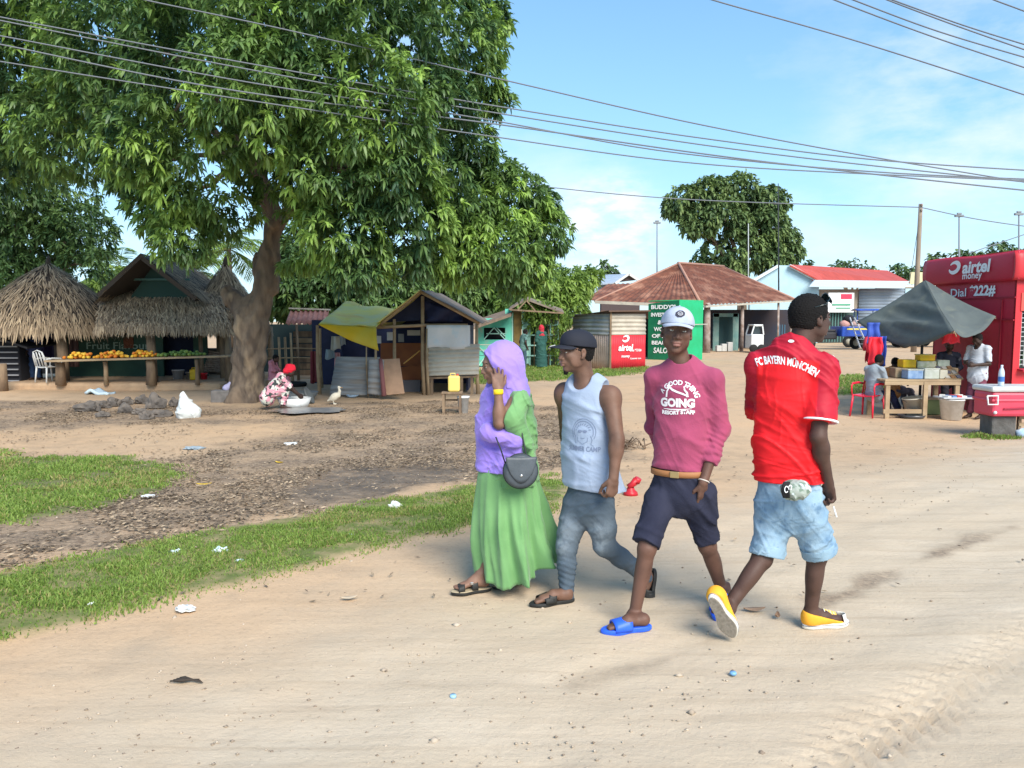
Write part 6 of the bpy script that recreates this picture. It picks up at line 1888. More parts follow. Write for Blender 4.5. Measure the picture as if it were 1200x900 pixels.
# rocks, sack, sheet
rocks = [(103, 482, 26, 10), (118, 478, 20, 8), (133, 476, 16, 9), (147, 484, 18, 10), (150, 474, 14, 8), (167, 473, 17, 9), (165, 486, 14, 7), (182, 478, 22, 14), (190, 488, 24, 8), (172, 491, 15, 9), (205, 476, 12, 9), (120, 489, 14, 6)]
adj = ['widest flat', 'low pale', 'lumpy', 'round hollow', 'small squarish', 'narrow block-like', 'small dark', 'tallest rounded', 'long low reddish', 'dark blunt', 'upright', 'smallest']
for i, (px, py, w_, h_) in enumerate(rocks):
 g = G(px, py); sc = g.y / 900
 bm = bmesh.new(); bmesh.ops.create_icosphere(bm, subdivisions=3, radius=1)
 for v in bm.verts:
  n = mnoise.cell(v.co * 1.6 + V((i * 3.3, 0, 0))) * .30 + mnoise.noise(v.co * 1.4 + V((i * 5.1, 2, 0))) * .5 + mnoise.noise(v.co * 4 + V((0, i, 0))) * .14
  q = v.co * (1 + n * .75); v.co = V((q.x * w_ * sc * .52, q.y * w_ * sc * .42, max(-.3, q.z) * h_ * sc * .80))
 b = MB(); b.add([g + v.co + V((0, 0, h_ * sc * .30)) for v in bm.verts], [[v.index for v in f.verts] for f in bm.faces]); bm.free()
 b.solo('stone', mat('rock', (.17, .145, .125), .95, (.085, .075, .068), scale=5, bump=.02, bscale=14), f'{adj[i]} grey stone of the heap beside the white sack', 'stone', group='stones heaped on the dark earth')
g = G(219, 489); s = SDF(g - V((.5, .4, .1)), g + V((.5, .4, .8)), .022)
s.cap(g + V((0.03, 0, .12)), g + V((-.07, 0, .45)), .20, .06, k=.05); s.cap(g + V((-.03, 0, .08)), g + V((.12, 0, .08)), .17, .15, k=.1); s.warp(folds(5, .14, .02, (.3, .3, 1), 4)); s.plane(g + V((0, 0, -.02)), (0, 0, -1))
o = s.build('sack', mat('sack_white', (.66, .68, .66), .7, (.52, .54, .53), scale=4), None); props(o, 'white plastic sack slumped at the end of the stone heap', 'sack')
b = MB(); g = G(117, 462); b.sheet(lambda u, v: g + V(((u - .5) * .62, (v - .5) * .35, .05 + .10 * math.exp(-((u - .3) / .2) ** 2) + .02 * math.sin(u * 9 + v * 4))), 12, 6, True, .07)
b.solo('crumpled_sheet', mat('pale_blue_sheet', (.55, .68, .76), .6), 'pale blue crumpled plastic sheet lying between the huts and the stones', 'plastic sheet')
g = G(262, 471); b = MB(); b.box(g + V((0, 0, .13)), (.50, .30, .30), rz=.1, bevel=.03); b.solo('concrete_block', mat('block_grey', (.22, .20, .19), .95, (.15, .14, .13), scale=8), 'grey concrete block at the left foot of the mango trunk', 'block')
s = SDF(g + V((-.2, -.3, .2)), g + V((.45, .3, .7)), .02); s.cap(g + V((.08, 0, .33)), g + V((.20, 0, .44)), .07, .06, k=.05); s.cap(g + V((.02, 0, .32)), g + V((.24, 0, .34)), .05, k=.05); s.warp(folds(9, .1, .015, (1, 0, .3), 3))
o = s.build('folded_cloth', mat('lilac_cloth', (.45, .42, .60), .8), None); props(o, 'pale lilac cloth dropped on the grey concrete block by the trunk', 'cloth')
# ---- rusty stall behind the trunk
st = thing('pole_stall', 'open pole stall with a small rusty tin roof just right of the mango trunk', 'stall', (P(360, 440, 25).x, 25, -.2))
A_, B_, C_, D_ = P(334, 380, 24.4), P(383, 379, 24.4), P(386, 365, 26.4), P(340, 364, 26.4)
b = MB(); b.corr(A_, B_ - A_, D_ - A_, .16, .03, .01); b.build('roof', mat('red_tin', (.36, .17, .13), .7, (.26, .10, .07), scale=3), st)
b = MB(); b.bar(D_ + V((0, 0, .08)), C_ + V((0, 0, .06)), .35, .05); b.build('ridge_sheet', tin_pale, st)
for px, pt, Y, r_ in ((329, 395, 22.6, .045), (343, 390, 22.6, .04), (350, 380, 24.4, .05), (382, 380, 24.4, .05), (336, 395, 25.5, .05)):
 b = MB(); p_ = P(px, 440, Y); b.tube([V((p_.x, Y, gz(p_.x, Y) - .05)), V((p_.x - .03, Y, zat(pt, Y)))], [r_, r_ * .8], 8, wob=.06, seed=px); b.build('post', wood2 if px < 345 else wood, st)
for py in (409, 420):
 b = MB(); b.tube([P(313, py, 22.7), P(346, py - 1, 22.6), P(382, py, 22.9)], .022, 6); b.build('rail', wood2, st)
b = MB()
for k in range(7): b.box((P(366, 400, 26.4).x, 26.4, -.1 + .22 * k), (1.3, .04, .19))
b.build('plank_wall', wood, st)
b = MB(); b.box((P(340, 400, 27).x, 27.2, .7), (2.4, .05, 1.7)); b.build('back_wall', mat('teal_dusk', (.03, .055, .06), .9), st)
b = MB(); b.box(P(366, 399, 25.8), (.9, .05, .13)); b.box(P(368, 443, 25.4), (1.0, .5, .05)); b.build('shelf', wood2, st)
# ---- tarpaulin stall
TYY = 19.6
tp = thing('tarpaulin_stall', 'stall with a yellow tarpaulin roof, dark gable and a wall of weathered tin sheets', 'stall', (P(480, 440, 21).x, 21, -.2))
tarp_y = mat('tarp_yellow', (.74, .62, .07), .6, (.62, .57, .20), scale=1.6, bump=.02, bscale=4, col3=(.70, .42, .02), scale3=1.2, c3=(.55, .75))
brown_sheet = mat('brown_sheet', (.16, .12, .10), .85, (.26, .21, .16), scale=3, bump=.02, bscale=5)
apx, eL, eR = P(493, 341, TYY), P(440, 384, TYY), P(561, 378, TYY)
apB, eLB, eRB = apx + V((.2, 3.6, .05)), eL + V((.2, 3.6, 0)), eR + V((.2, 3.6, 0))
def sag_sheet(a, b_, c_, d_, sag, seed=1, amp=.03):
 a, b_, c_, d_ = map(V, (a, b_, c_, d_))
 def fn(u, v):
  p = a.lerp(b_, u).lerp(d_.lerp(c_, u), v); p.z -= sag * math.sin(PI * u) * math.sin(PI * v) + amp * math.sin(u * 9 + seed) * math.sin(v * 7 + 2 * u) * math.sin(PI * min(1, u + .1)); return p
 return fn
b = MB(); b.sheet(sag_sheet(apx + V((0, -.2, .02)), apB, eLB + V((-.12, 0, 0)), eL + V((-.1, -.25, -.02)), .08), 14, 12, True, .01); b.build('roof_sheet', mat('tarp_olive', (.62, .56, .14), .75, (.66, .62, .30), scale=2, bump=.02, bscale=5), tp)
b = MB(); b.sheet(sag_sheet(apx + V((0, -.2, .02)), apB, eRB, eR + V((.08, -.25, -.02)), -.05), 14, 12, True, .012); b.build('roof_sheet', brown_sheet, tp)
yA, yB, yC, yD = P(373, 380, 18.9), P(441, 383, 18.9), P(462, 362, 21.6), P(405, 353, 22.6)
b = MB(); b.sheet(sag_sheet(yA, yB, yC, yD, .10, 4, .05), 18, 12, True, .01); b.build('awning', tarp_y, tp)
tipp = P(444, 411, 18.6)
def flap(u, v):
 a = yA.lerp(yB, u); d = tipp.lerp(a, .0) if False else None
 low = yA.lerp(tipp, u); p = a.lerp(low, v); p.y -= .08 * math.sin(v * PI) * u + .03 * math.sin(u * 14); p.z -= .05 * math.sin(PI * u) * v; return p
b = MB(); b.sheet(flap, 18, 8, True, .01); b.build('awning_flap', mat('tarp_yellow_deep', (.66, .42, .012), .6, (.60, .45, .05), scale=2, bump=.02, bscale=4), tp)
poles = [(441, 384, 462, 18.9, .035), (463, 374, 468, TYY, .05), (496, 347, 466, TYY, .055), (501, 385, 466, TYY - .1, .045), (559, 378, 462, TYY, .05), (430, 405, 462, 18.8, .02), (373, 381, 455, 19.6, .05), (376, 385, 452, 21.5, .045)]
for px, p1, p2, Y, r_ in poles:
 x = P(px, 440, Y).x; b = MB(); b.tube([V((x + .03, Y, gz(x, Y) - .1)), V((x - .01, Y, .6)), V((x, Y, zat(p1, Y)))], [r_, r_ * .9, r_ * .8], 8, wob=.08, seed=px); b.build('pole', wood2, tp)
for a_, c_ in (((437, 384), (502, 381)), ((493, 342), (440, 385)), ((493, 342), (562, 379)), ((500, 381), (548, 381))):
 b = MB(); b.tube([P(*a_, TYY - .06), P(*c_, TYY - .06)], .04, 8, wob=.05); b.build('rail', wood2, tp)
b = MB(); b.add([P(450, 378, TYY + .5), P(546, 372, TYY + .5), P(541, 367, TYY + .5), P(493, 344, TYY + .5)], [(0, 1, 2, 3)])
b.sheet(lambda u, v: P(497 + 45 * u, 352 + 22 * v + 16 * u * (1 - v) + 3 * v, TYY + .10 + .08 * math.sin(u * 8 + 3 * v)), 10, 6, True, .01); b.build('gable_sheet', deepblue, tp)
b = MB(); b.box((P(500, 400, 23).x - .1, 23.1, .8), (3.0, .05, 2.2)); b.box((P(388, 400, 22.5).x, 22.6, .6), (.6, .05, 1.8)); b.box((P(410, 400, 23).x, 23.3, .7), (2.4, .05, 2.0)); b.box((P(546, 400, 19.7).x, 21.6, .7), (.05, 3.0, 1.7)); b.build('inner_wall', deepblue, tp)  # walls coloured dark to paint in the darkness of the stall's inside
b = MB(); b.sheet(lambda u, v: V((P(500, 400, TYY - .12).x + (P(551, 400, TYY - .12).x - P(500, 400, TYY - .12).x) * u, TYY - .12 - .03 * math.sin(u * 11) * v, zat(381, TYY) + (zat(408, TYY) - zat(381, TYY)) * v + .03 * math.sin(u * 7) * v)), 20, 6, True, .006); b.build('white_sheet', mat('tarp_white', (.74, .73, .72), .6, (.62, .64, .66), scale=2, bump=.02, bscale=5, col3=(.55, .66, .72), scale3=2.5, c3=(.58, .7)), tp)
o_ = P(500, 441, TYY - .1); b = MB(); b.corr(o_, P(561, 439, TYY - .1) - o_, P(501, 405, TYY - .1) - o_, .11, .018, .006, across='v'); b.build('tin_panel', mat('tin_cream', (.55, .52, .44), .75, (.42, .39, .33), scale=2), tp)
b = MB(); b.slab(P(503, 442, TYY - .05), P(560, 440, TYY - .05), P(560, 438, TYY + 1), P(503, 440, TYY + 1), .05); b.build('bench_top', wood, tp)
for px in (506, 541, 553):
 b = MB(); x = P(px, 440, TYY).x; b.box((x, TYY, .0), (.07, .07, .5)); b.build('leg', wood, tp)
# patched low wall on the left: horizontal boards, two sheets
o_ = P(386, 463, 19.0); b = MB(); b.corr(o_, P(437, 464, 18.9) - o_, P(394, 418, 19.0) - o_, .13, .014, .006, across='v'); b.build('tin_panel', tin_dark, tp)
o_ = P(431, 462, 18.6); b = MB(); b.corr(o_, P(449, 464, 18.6) - o_, P(432, 420, 18.6) - o_, .13, .014, .006, across='v'); b.build('tin_panel', tin_dark, tp)
b = MB(); b.slab(P(451, 463, 18.4), P(474, 461, 18.4), P(468, 420, 18.7), P(447, 421, 18.7), .03); b.build('board_flap', mat('tan_board', (.40, .25, .16), .85, (.32, .20, .13), scale=5), tp)
b = MB(); b.tube([P(450, 464, 18.35), P(447, 430, 18.5), P(446, 421, 18.6)], [.06, .05, .04], 6, wob=.2); b.build('rag_edge', mat('rag_red', (.22, .09, .09), .9), tp)
b = MB(); b.slab(P(446, 428, 20.8), P(500, 430, 20.8), P(500, 402, 20.9), P(446, 402, 20.9), .03); b.slab(P(468, 447, 20.6), P(500, 445, 20.6), P(500, 428, 20.7), P(468, 430, 20.7), .03); b.build('orange_wall', mat('orange_wall', (.34, .12, .045), .8, (.26, .09, .04), scale=3), tp)
b = MB(); b.bar(P(473, 426, 19.9), P(492, 411, 20.0), .16, .02); b.build('leaning_plank', mat('orange_plank', (.62, .31, .07), .7), tp)
b = MB(); b.box(P(480, 455, 20.6), (.6, .3, .45)); b.build('crate', mat('crate_grey', (.16, .16, .18), .8), tp)
for px, py, w_, h_, mm in ((458, 394, .20, .22, 'tarp_white'), (444, 398, .12, .2, 'tarp_white'), (485, 390, .35, .14, 'tin_cream'), (470, 396, .15, .22, 'tin_grey')):
 b = MB(); b.box(P(px, py, 20.7), (w_, .05, h_)); b.build('hanging_packet', MATS[mm], tp)
# clothes hanging at the left opening
for k, (px, py, w_, h_, col) in enumerate(((393, 402, .20, .35, (.45, .44, .38)), (401, 398, .14, .30, (.30, .33, .36)), (387, 415, .22, .25, (.25, .30, .32)), (396, 422, .14, .40, (.62, .30, .30)), (368, 430, .14, .85, (.20, .04, .05)))):
 c = P(px, py, 20.2 + .1 * k); b = MB(); b.sheet(lambda u, v: c + V(((u - .5) * w_ * (1 + .3 * v), .05 * math.sin(u * 8 + k), h_ * .5 - h_ * v - .03 * math.sin(u * 6) * v)), 8, 6, True, .015)
 names = ['cream', 'grey', 'slate', 'pink', 'dark red']
 b.solo('hanging_garment', mat(f'garment_{k}', col, .9), f'{names[k]} garment hanging at the dark opening under the yellow awning', 'garment', group='clothes hung under the awning')
bk = bucket('bucket', 'orange bucket leaning by the patched tin wall of the tarpaulin stall', G(403, 462) + V((0, 0, .06)), .20, .40, mat('bucket_orange', (.78, .36, .02), .4, (.66, .30, .02), scale=8))
g = G(414, 463); b = MB(); b.ball(g + V((0, 0, .16)), .16, 12, (1, .9, 1.3), jit=.06); b.solo('black_pot', mat('soot', (.03, .03, .035), .7), 'black sooty pot right of the orange bucket', 'pot')
g = G(413, 466); b = MB(); b.lathe([(.001, .01), (.09, .01), (.16, .07), (.15, .07), (.09, .02), (.001, .02)], g, 20); b.solo('enamel_bowl', mat('enamel_blue', (.35, .48, .62), .4), 'small blue bowl on the earth below the black pot', 'bowl')
g = G(340, 440); b = MB(); b.lathe([(.36, 0), (.40, .06), (.37, .12), (.26, .12), (.24, .06), (.27, 0)], V((P(343, 440, 22).x, 22, -.2)), 24); b.solo('old_tyre', mat('tyre_rubber', (.02, .02, .02), .85), 'old black tyre lying under the thin poles behind the sitting child', 'tyre')
# stool with jerrycan, white bucket
g = G(530, 484); t = thing('stool', 'rough wooden stool carrying a yellow jerrycan in front of the tarpaulin stall', 'stool', g)
b = MB(); b.box((0, 0, .42), (.42, .26, .04), bevel=.008); b.build('seat', wood, t, world=False)
for sx in (-.17, .17):
 for sy in (-.09, .09): b = MB(); b.box((sx, sy, .20), (.05, .05, .41)); b.build('leg', wood, t, world=False)
for yy, zz in ((-.09, .12), (.09, .26)): b = MB(); b.box((0, yy, zz), (.30, .03, .04)); b.build('stretcher', wood, t, world=False)
jerrycan('jerrycan', 'pale yellow jerrycan standing on the rough wooden stool', g + V((.04, 0, .442)), .24, .18, .33, mat('yellow_pale', (.80, .60, .16), .45))
bucket('bucket', 'white lidded bucket on the earth right of the wooden stool', G(543, 484), .12, .34, white_p, lid=True)
# washing things by the trunk
g = G(345, 478); b = MB(); b.lathe([(.001, .02), (.26, .02), (.34, .22), (.36, .22), (.28, 0), (.001, 0)], g, 26); b.solo('wash_basin', white_p, 'white plastic wash basin on the ground in front of the bending woman', 'basin')
g = G(347, 470); b = MB(); b.lathe([(.001, .02), (.28, .03), (.40, .20), (.42, .20), (.30, 0), (.001, 0)], g + V((0.05, .2, 0)), 26); b.solo('wash_basin', mat('basin_grey', (.14, .15, .15), .5), 'wide dark metal basin behind the white wash basin', 'basin')
g = G(357, 473); b = MB(); b.lathe([(.001, .02), (.12, .02), (.20, .08), (.21, .08), (.13, 0), (.001, 0)], g + V((.05, 0, .16)), 20, Matrix.Rotation(1.1, 3, 'Y')); b.solo('metal_bowl', MATS['basin_grey'], 'grey metal bowl tipped on its side right of the wash basins', 'bowl')
b = MB(); g = G(362, 483); n_ = 26
b.add([g + V((math.cos(2 * PI * i / n_) * (.75 + .18 * math.sin(3 * i)), math.sin(2 * PI * i / n_) * (.55 + .12 * math.sin(5 * i)), .045)) for i in range(n_)], [list(range(n_))])
o = b.solo('wet_puddle', mat('wet_earth', (.13, .125, .12), .30, (.22, .20, .18), scale=6, spec=.5), 'grey puddle of wash water spreading from the basins', 'puddle'); o['kind'] = 'structure'
# goose
g = G(391, 474); s = SDF(g - V((.35, .25, .02)), g + V((.35, .25, .55)), .012)
s.ell(g + V((0.02, 0, .17)), [.12, .085, .085], np.array(Matrix.Rotation(-.7, 3, 'Y')), k=.02); s.chain([g + V((.11, 0, .20)), g + V((.14, 0, .30)), g + V((.12, 0, .38))], [.05, .027, .022], k=.03)
s.cap(g + V((.12, 0, .395)), g + V((.165, 0, .385)), .028, .014, k=.01); s.cap(g + V((-.06, 0, .12)), g + V((-.13, 0, .08)), .05, .02, k=.03)
for e in (-.04, .04): s.cap(g + V((.0, e, .10)), g + V((.01, e, .01)), .011, .009, k=.01); s.cap(g + V((.01, e, .012)), g + V((.06, e, .008)), .012, .010, k=.01)
t = thing('duck', 'white duck standing upright on the earth before the tarpaulin stall', 'duck', g); s.build('body', mat('feather_white', (.66, .60, .48), .9), t)
b = MB(); b.tube([g + V((.165, 0, .385)), g + V((.21, 0, .375))], [.014, .006], 8, ell=.6); b.build('beak', mat('beak', (.65, .30, .05), .5), t)
# ---- turquoise shack
teal = mat('turquoise_paint', (.10, .50, .38), .8, (.16, .56, .44), scale=3, col3=(.30, .42, .36), scale3=3, c3=(.56, .72))
SY = 31.0
sh = thing('turquoise_shack', 'run-down turquoise wooden shack overgrown by creepers on one side', 'shack', (P(605, 430, SY).x, SY, -.2))
def seg(mb_, x0, y0, x1, y1, Y, t=.05):
 a, c_ = P(x0, y1, Y), P(x1, y0, Y); return mb_.box(((a.x + c_.x) / 2, Y, (a.z + c_.z) / 2), (abs(c_.x - a.x), t, abs(c_.z - a.z)))
b = MB()
for k in range(5): seg(b, 557, 398 + k * 6.3, 600, 404 + k * 6.3 - .4, SY)
seg(b, 557, 382, 567, 398, SY); seg(b, 592, 362, 600, 398, SY); seg(b, 567, 373, 592, 384, SY)
b.build('plank_wall', teal, sh)
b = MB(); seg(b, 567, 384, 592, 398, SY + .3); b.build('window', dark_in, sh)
b = MB()
for a_, c_ in (((567, 398), (579, 384)), ((579, 384), (592, 398)), ((570, 391), (592, 391)), ((582, 384), (592, 394)), ((560, 430), (578, 405)), ((578, 405), (596, 428)), ((560, 405), (575, 420))): b.bar(P(*a_, SY - .06), P(*c_, SY - .06), .05, .04)
b.build('lattice', mat('pale_turquoise', (.35, .62, .55), .8), sh)
b = MB(); seg(b, 602, 363, 611, 424, SY + .05); b.build('door', mat('ochre_cloth', (.20, .14, .05), .9, (.14, .10, .04), scale=5), sh)
b = MB()
for x in (600.5, 612.5, 621, 629, 637, 645, 654): seg(b, x - .8, 362 + abs(x - 613) * .35, x + .8, 428, SY)
for y in (380, 392, 404, 416): seg(b, 613, y, 655, y + 1.5, SY - .04)
seg(b, 613, 366, 621, 426, SY + .03)
b.build('post', MATS['pale_turquoise'], sh)
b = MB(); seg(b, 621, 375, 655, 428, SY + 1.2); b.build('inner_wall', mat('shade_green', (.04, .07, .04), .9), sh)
b = MB(); b.slab(P(552, 384, 29.9), P(598, 368, 29.9), P(602, 360, 33.5), P(560, 374, 33.5), .10); b.build('roof', mat('old_thatch', (.26, .19, .14), .9, (.16, .12, .09), scale=4, bump=.03, bscale=9), sh)
b = MB(); b.slab(P(596, 362, 30.2), P(617, 350, 30.2), P(617, 347, 34), P(598, 359, 34), .06); b.slab(P(617, 350, 30.2), P(661, 366, 30.2), P(659, 362, 34), P(617, 347, 34), .06); b.build('roof', brown_sheet, sh)
b = MB(); b.bar(P(598, 363, 30.1), P(660, 367, 30.1), .06, .06); b.bar(P(606, 364, 30.2), P(617, 352, 30.2), .05, .05); b.bar(P(628, 365, 30.2), P(617, 352, 30.2), .05, .05); b.build('beam', wood, sh)
# creeper
r2 = np.random.default_rng(4); n = 900
pp = np.array([[*P(r2.uniform(620, 668), 0, 30.6)] for _ in range(n)]); pp[:, 0] = [P(r2.uniform(618, 668), 400, 30.6).x for _ in range(n)]; pp[:, 1] = 30.7 + r2.uniform(-.3, .35, n)
pz_ = np.array([zat(358 + 72 * r2.random() ** 1.35, 30.6) for _ in range(n)]); pp[:, 2] = pz_
kk = vnoise(pp[:, 0] * 1.6, pp[:, 2] * 1.6, 5, 3) > .48; pp = pp[kk]; n = len(pp)
cr = thing('creeper', 'leafy creeper climbing over the open side of the turquoise shack', 'plant', (pp[:, 0].mean(), 30.7, -.2))
d_ = r2.normal(size=(n * 5, 3)); d_[:, 2] -= .4
blades(np.repeat(pp, 5, 0) + r2.normal(size=(n * 5, 3)) * .12, d_, r2.uniform(.10, .24, n * 5), r2.uniform(.05, .10, n * 5), np.full(n * 5, .3), r2.random(n * 5) * .7 + .1, 'foliage', MATS['light_leaf'], cr)
b = MB()
for k in range(5): x = P(626 + k * 8, 400, 30.8).x; b.tube([V((x, 30.8, -.2)), V((x + .1 * math.sin(k), 30.75, .8)), V((x + .2 * math.cos(k), 30.7, 1.9))], .02, 5)
b.build('stem', wood, cr)
print('left', round(time.time() - T0, 1))
# ================================================================ RIGHT SIDE
# ---- corrugated shed
def GP(px, py, Y): p = P(px, py, Y); return p
sy = 29.5
sd = thing('corrugated_shed', 'small corrugated tin shed whose lower front is painted red with white lettering', 'shed', (P(712, 432, sy).x, sy + .8, -.2))
cA_, cB_, cC_ = P(672, 432, 31.2), P(715, 434, sy), P(756, 431, 30.4)
for q in (cA_, cB_, cC_): q.z = -.22
ht, hm = zat(364, sy), zat(393, sy)
def wall(a, c_, z0, z1, m_, name, across, parent, pitch=.12, amp=.016):
 a, c_ = V(a), V(c_); o_ = V((a.x, a.y, z0)); u = V((c_.x - a.x, c_.y - a.y, 0)); v = V((0, 0, z1 - z0))
 b = MB(); b.corr(o_, u, v, pitch, amp, .006, across=across); return b.build(name, m_, parent)
wall(cA_ + V((0, .4, 0)), cB_, hm, ht - .12, mat('tin_blue_grey', (.40, .42, .41), .6, (.30, .31, .31), scale=2.5, metal=.2), 'upper_wall', 'v', sd, .14, .02)
wall(cA_ + V((0, .4, 0)), cB_, -.22, hm, mat('tin_pinkish', (.52, .40, .33), .75, (.42, .32, .26), scale=3), 'lower_wall', 'u', sd)
wall(cB_, cC_, hm, ht - .12, mat('tin_sand', (.50, .45, .37), .65, (.40, .36, .30), scale=2.5), 'upper_wall', 'v', sd, .14, .02)
rw = wall(cB_, cC_, -.22, hm, mat('painted_red', (.66, .035, .050), .6, (.56, .03, .045), scale=4), 'lower_wall', 'u', sd, .10, .010)
uu = (V((cC_.x, cC_.y, 0)) - V((cB_.x, cB_.y, 0))).normalized(); nn_ = uu.cross(V((0, 0, 1)))
wpt = mat('sign_white', (.80, .80, .80), .6)
mid = V(cB_).lerp(V(cC_), .5)
def airtel_logo(c, u, v, s_, m_, parent, depth=.02, extra=0.0):
 """the swoosh: a thick open ribbon with a tail"""
 path = []; ws = []
 for i in range(22):
  a = 2.6 - i * .30; r_ = .5
  path.append((r_ * math.cos(a) * .85, r_ * math.sin(a) * .62)); ws.append(.08 + .22 * math.sin(PI * min(1, i / 18)))
 path.append((.02, -.34)); ws.append(.05)
 pts, fs = stroke2(path[:19], ws[:19]); n = V(u).cross(V(v))
 b = MB(); b.add([V(c) + V(u) * (x * s_ + y * s_ * .25) + V(v) * y * s_ + n * depth for x, y in pts], fs)
 return b.build('logo_swoosh', m_, parent)
airtel_logo(V((mid.x - uu.x * .16, mid.y - uu.y * .16, .98)), uu, V((0, 0, 1)), .34, wpt, rw, .03)
text_on_plane('lettering', 'airtel', V((mid.x - uu.x * .15, mid.y - uu.y * .15, .62)), uu, (0, 0, 1), .34, wpt, rw, .012, .15, depth=.03)
text_on_plane('lettering', 'money', V((mid.x - uu.x * .15, mid.y - uu.y * .15, .30)), uu, (0, 0, 1), .15, wpt, rw, .004, .15, depth=.03)
text_on_plane('lettering', 'Dial *222#', V((mid.x + uu.x * .36, mid.y + uu.y * .36, .52)), uu, (0, 0, 1), .13, wpt, rw, .003, depth=.03)
text_on_plane('lettering', 'Customer care', V((mid.x + uu.x * .36, mid.y + uu.y * .36, .20)), uu, (0, 0, 1), .09, wpt, rw, .002, depth=.03)
b = MB(); b.slab(V((cB_.x - .1, cB_.y - .25, ht)), V((cC_.x + .15, cC_.y - .2, ht + .03)), V((cC_.x - .7, cC_.y + 2.2, ht - .1)), V((cA_.x - .1, cA_.y + 1.6, ht - .22)), .05)
b.add([V((cB_.x - .1, cB_.y - .25, ht)), V((cA_.x - .12, cA_.y + 1.6, ht - .22)), V((cA_.x - .12, cA_.y + .3, ht - .18))], [(0, 1, 2)]); b.build('roof', mat('rust_dark', (.12, .075, .055), .9), sd)
b = MB(); b.bar(V((cB_.x, cB_.y - .02, -.2)), V((cB_.x, cB_.y - .02, ht)), .07, .07); b.build('corner_post', wood, sd)
b = MB(); b.box((P(712, 400, 31.6).x + .1, 31.9, .9), (2.3, .05, 2.0)); b.build('back_wall', tin_grey, sd)
# ---- green kiosk
ky = 36.0
gk = thing('green_kiosk', 'tall green painted metal kiosk with white hand lettering beside the shed', 'kiosk', (P(790, 418, ky).x, ky + .6, -.2))
a_, b_, c_ = P(759, 418, 36.9), P(795, 420, 36.0), P(823, 416, 37.0)
z1 = zat(352, 36.4)
g1 = mat('kiosk_green_dark', (.010, .16, .075), .5, (.008, .12, .06), scale=2); g2 = mat('kiosk_green', (.02, .36, .14), .5, (.02, .42, .18), scale=2)
b = MB(); b.slab(V((a_.x, a_.y, -.2)), V((b_.x, b_.y, -.2)), V((b_.x, b_.y, z1)), V((a_.x, a_.y, z1 - .15)), .05); fw = b.build('front_panel', g1, gk)
b = MB(); b.slab(V((b_.x, b_.y, -.2)), V((c_.x, c_.y, -.2)), V((c_.x, c_.y, z1)), V((b_.x, b_.y, z1)), .05); b.build('side_panel', g2, gk)
b = MB(); b.slab(V((a_.x, a_.y, z1)), V((b_.x, b_.y, z1 + .02)), V((c_.x, c_.y, z1 + .02)), V((a_.x + 1, a_.y + 1.6, z1)), .04); b.build('roof', g2, gk)
b = MB(); b.bar(V((b_.x, b_.y - .03, z1 - 1.15)), V((c_.x + .2, c_.y - .03, z1 - 1.12)), .04, .04); b.build('shelf_rail', tin_pale, gk)
u1 = (V((b_.x, b_.y, 0)) - V((a_.x, a_.y, 0))).normalized(); m1 = V(a_).lerp(V(b_), .5)
for tx, py, sz in (("BUDDY'S", 360, .26), ('INVESTMENT', 369, .24), ('& M', 378, .26), ('WORLD', 386, .26), ('OF ART', 394, .24), ('BEAUTY', 402, .24), ('SALON', 411, .36)):
 text_on_plane('lettering', tx, V((m1.x, m1.y, zat(py, 36.4))), u1, (0, 0, 1), sz, wpt, fw, .008, .1 if tx == 'SALON' else 0, depth=.03, width=min(1.25, .19 * len(tx)))
u2 = (V((c_.x, c_.y, 0)) - V((b_.x, b_.y, 0))).normalized(); m2_ = V(b_).lerp(V(c_), .62)
b = MB(); b.box((P(757, 400, 38).x, 38.5, .8), (.5, .3, 1.9)); b.build('gap_shade_block', dark_in, gk)  # solid near-black block that paints the shade of the gap beside the kiosk
# ---- house with the rusty hipped roof
rh = thing('rusty_roof_house', 'long low house under a wide rusty hipped tin roof with a dark open porch', 'house', (P(830, 405, 48).x, 50, -.2))
E1, E2, E3, E0 = P(697, 353, 46), P(822, 357, 44), P(932, 351, 50), P(690, 345, 56)
R1, R2 = P(795, 309, 51), P(848, 313, 56)
def tinface(a, b2, c, d, name, ripple=.03, pitch=.35, m_=rust_roof):
 a, b2, c, d = map(V, (a, b2, c, d)); n_ = (b2 - a).cross(d - a).normalized(); L_ = (b2 - a).length; k = max(8, int(L_ / pitch) * 4)
 b = MB(); b.sheet(lambda u, v: a.lerp(b2, u).lerp(d.lerp(c, u), v) + n_ * ripple * math.sin(2 * PI * u * k / 4), k, 4, False, .03); return b.build(name, m_, rh)
tinface(E1, E2, R1 + V((.02, 0, 0)), R1, 'roof'); tinface(E2, E3, R2, R1, 'roof'); tinface(E3, E3 + V((-2, 10, 0)), R2, R2 + V((-.1, .1, 0)), 'roof')
b = MB(); b.tube([E2, R1 + V((0, 0, .05)), R2 + V((0, 0, .05))], .10, 6); b.tube([E3, R2], .08, 6); b.tube([E1, R1], .08, 6); b.build('ridge_cap', mat('ridge_rust', (.40, .22, .16), .8), rh)
lo1, lo2, lo3, lo4 = P(684, 352, 52), P(741, 349, 52), P(762, 331, 57), P(712, 333, 57)
tinface(lo1, lo2, lo3, lo4, 'annex_roof')
b = MB(); b.bar(E1 + V((0, 0, -.05)), E2 + V((0, 0, -.1)), .08, .18); b.bar(E2 + V((0, -.1, -.12)), E3 + V((0, -.1, -.08)), .6, .10); b.build('eave_board', mat('eave_grey', (.48, .44, .36), .8, (.36, .33, .28), scale=3), rh)
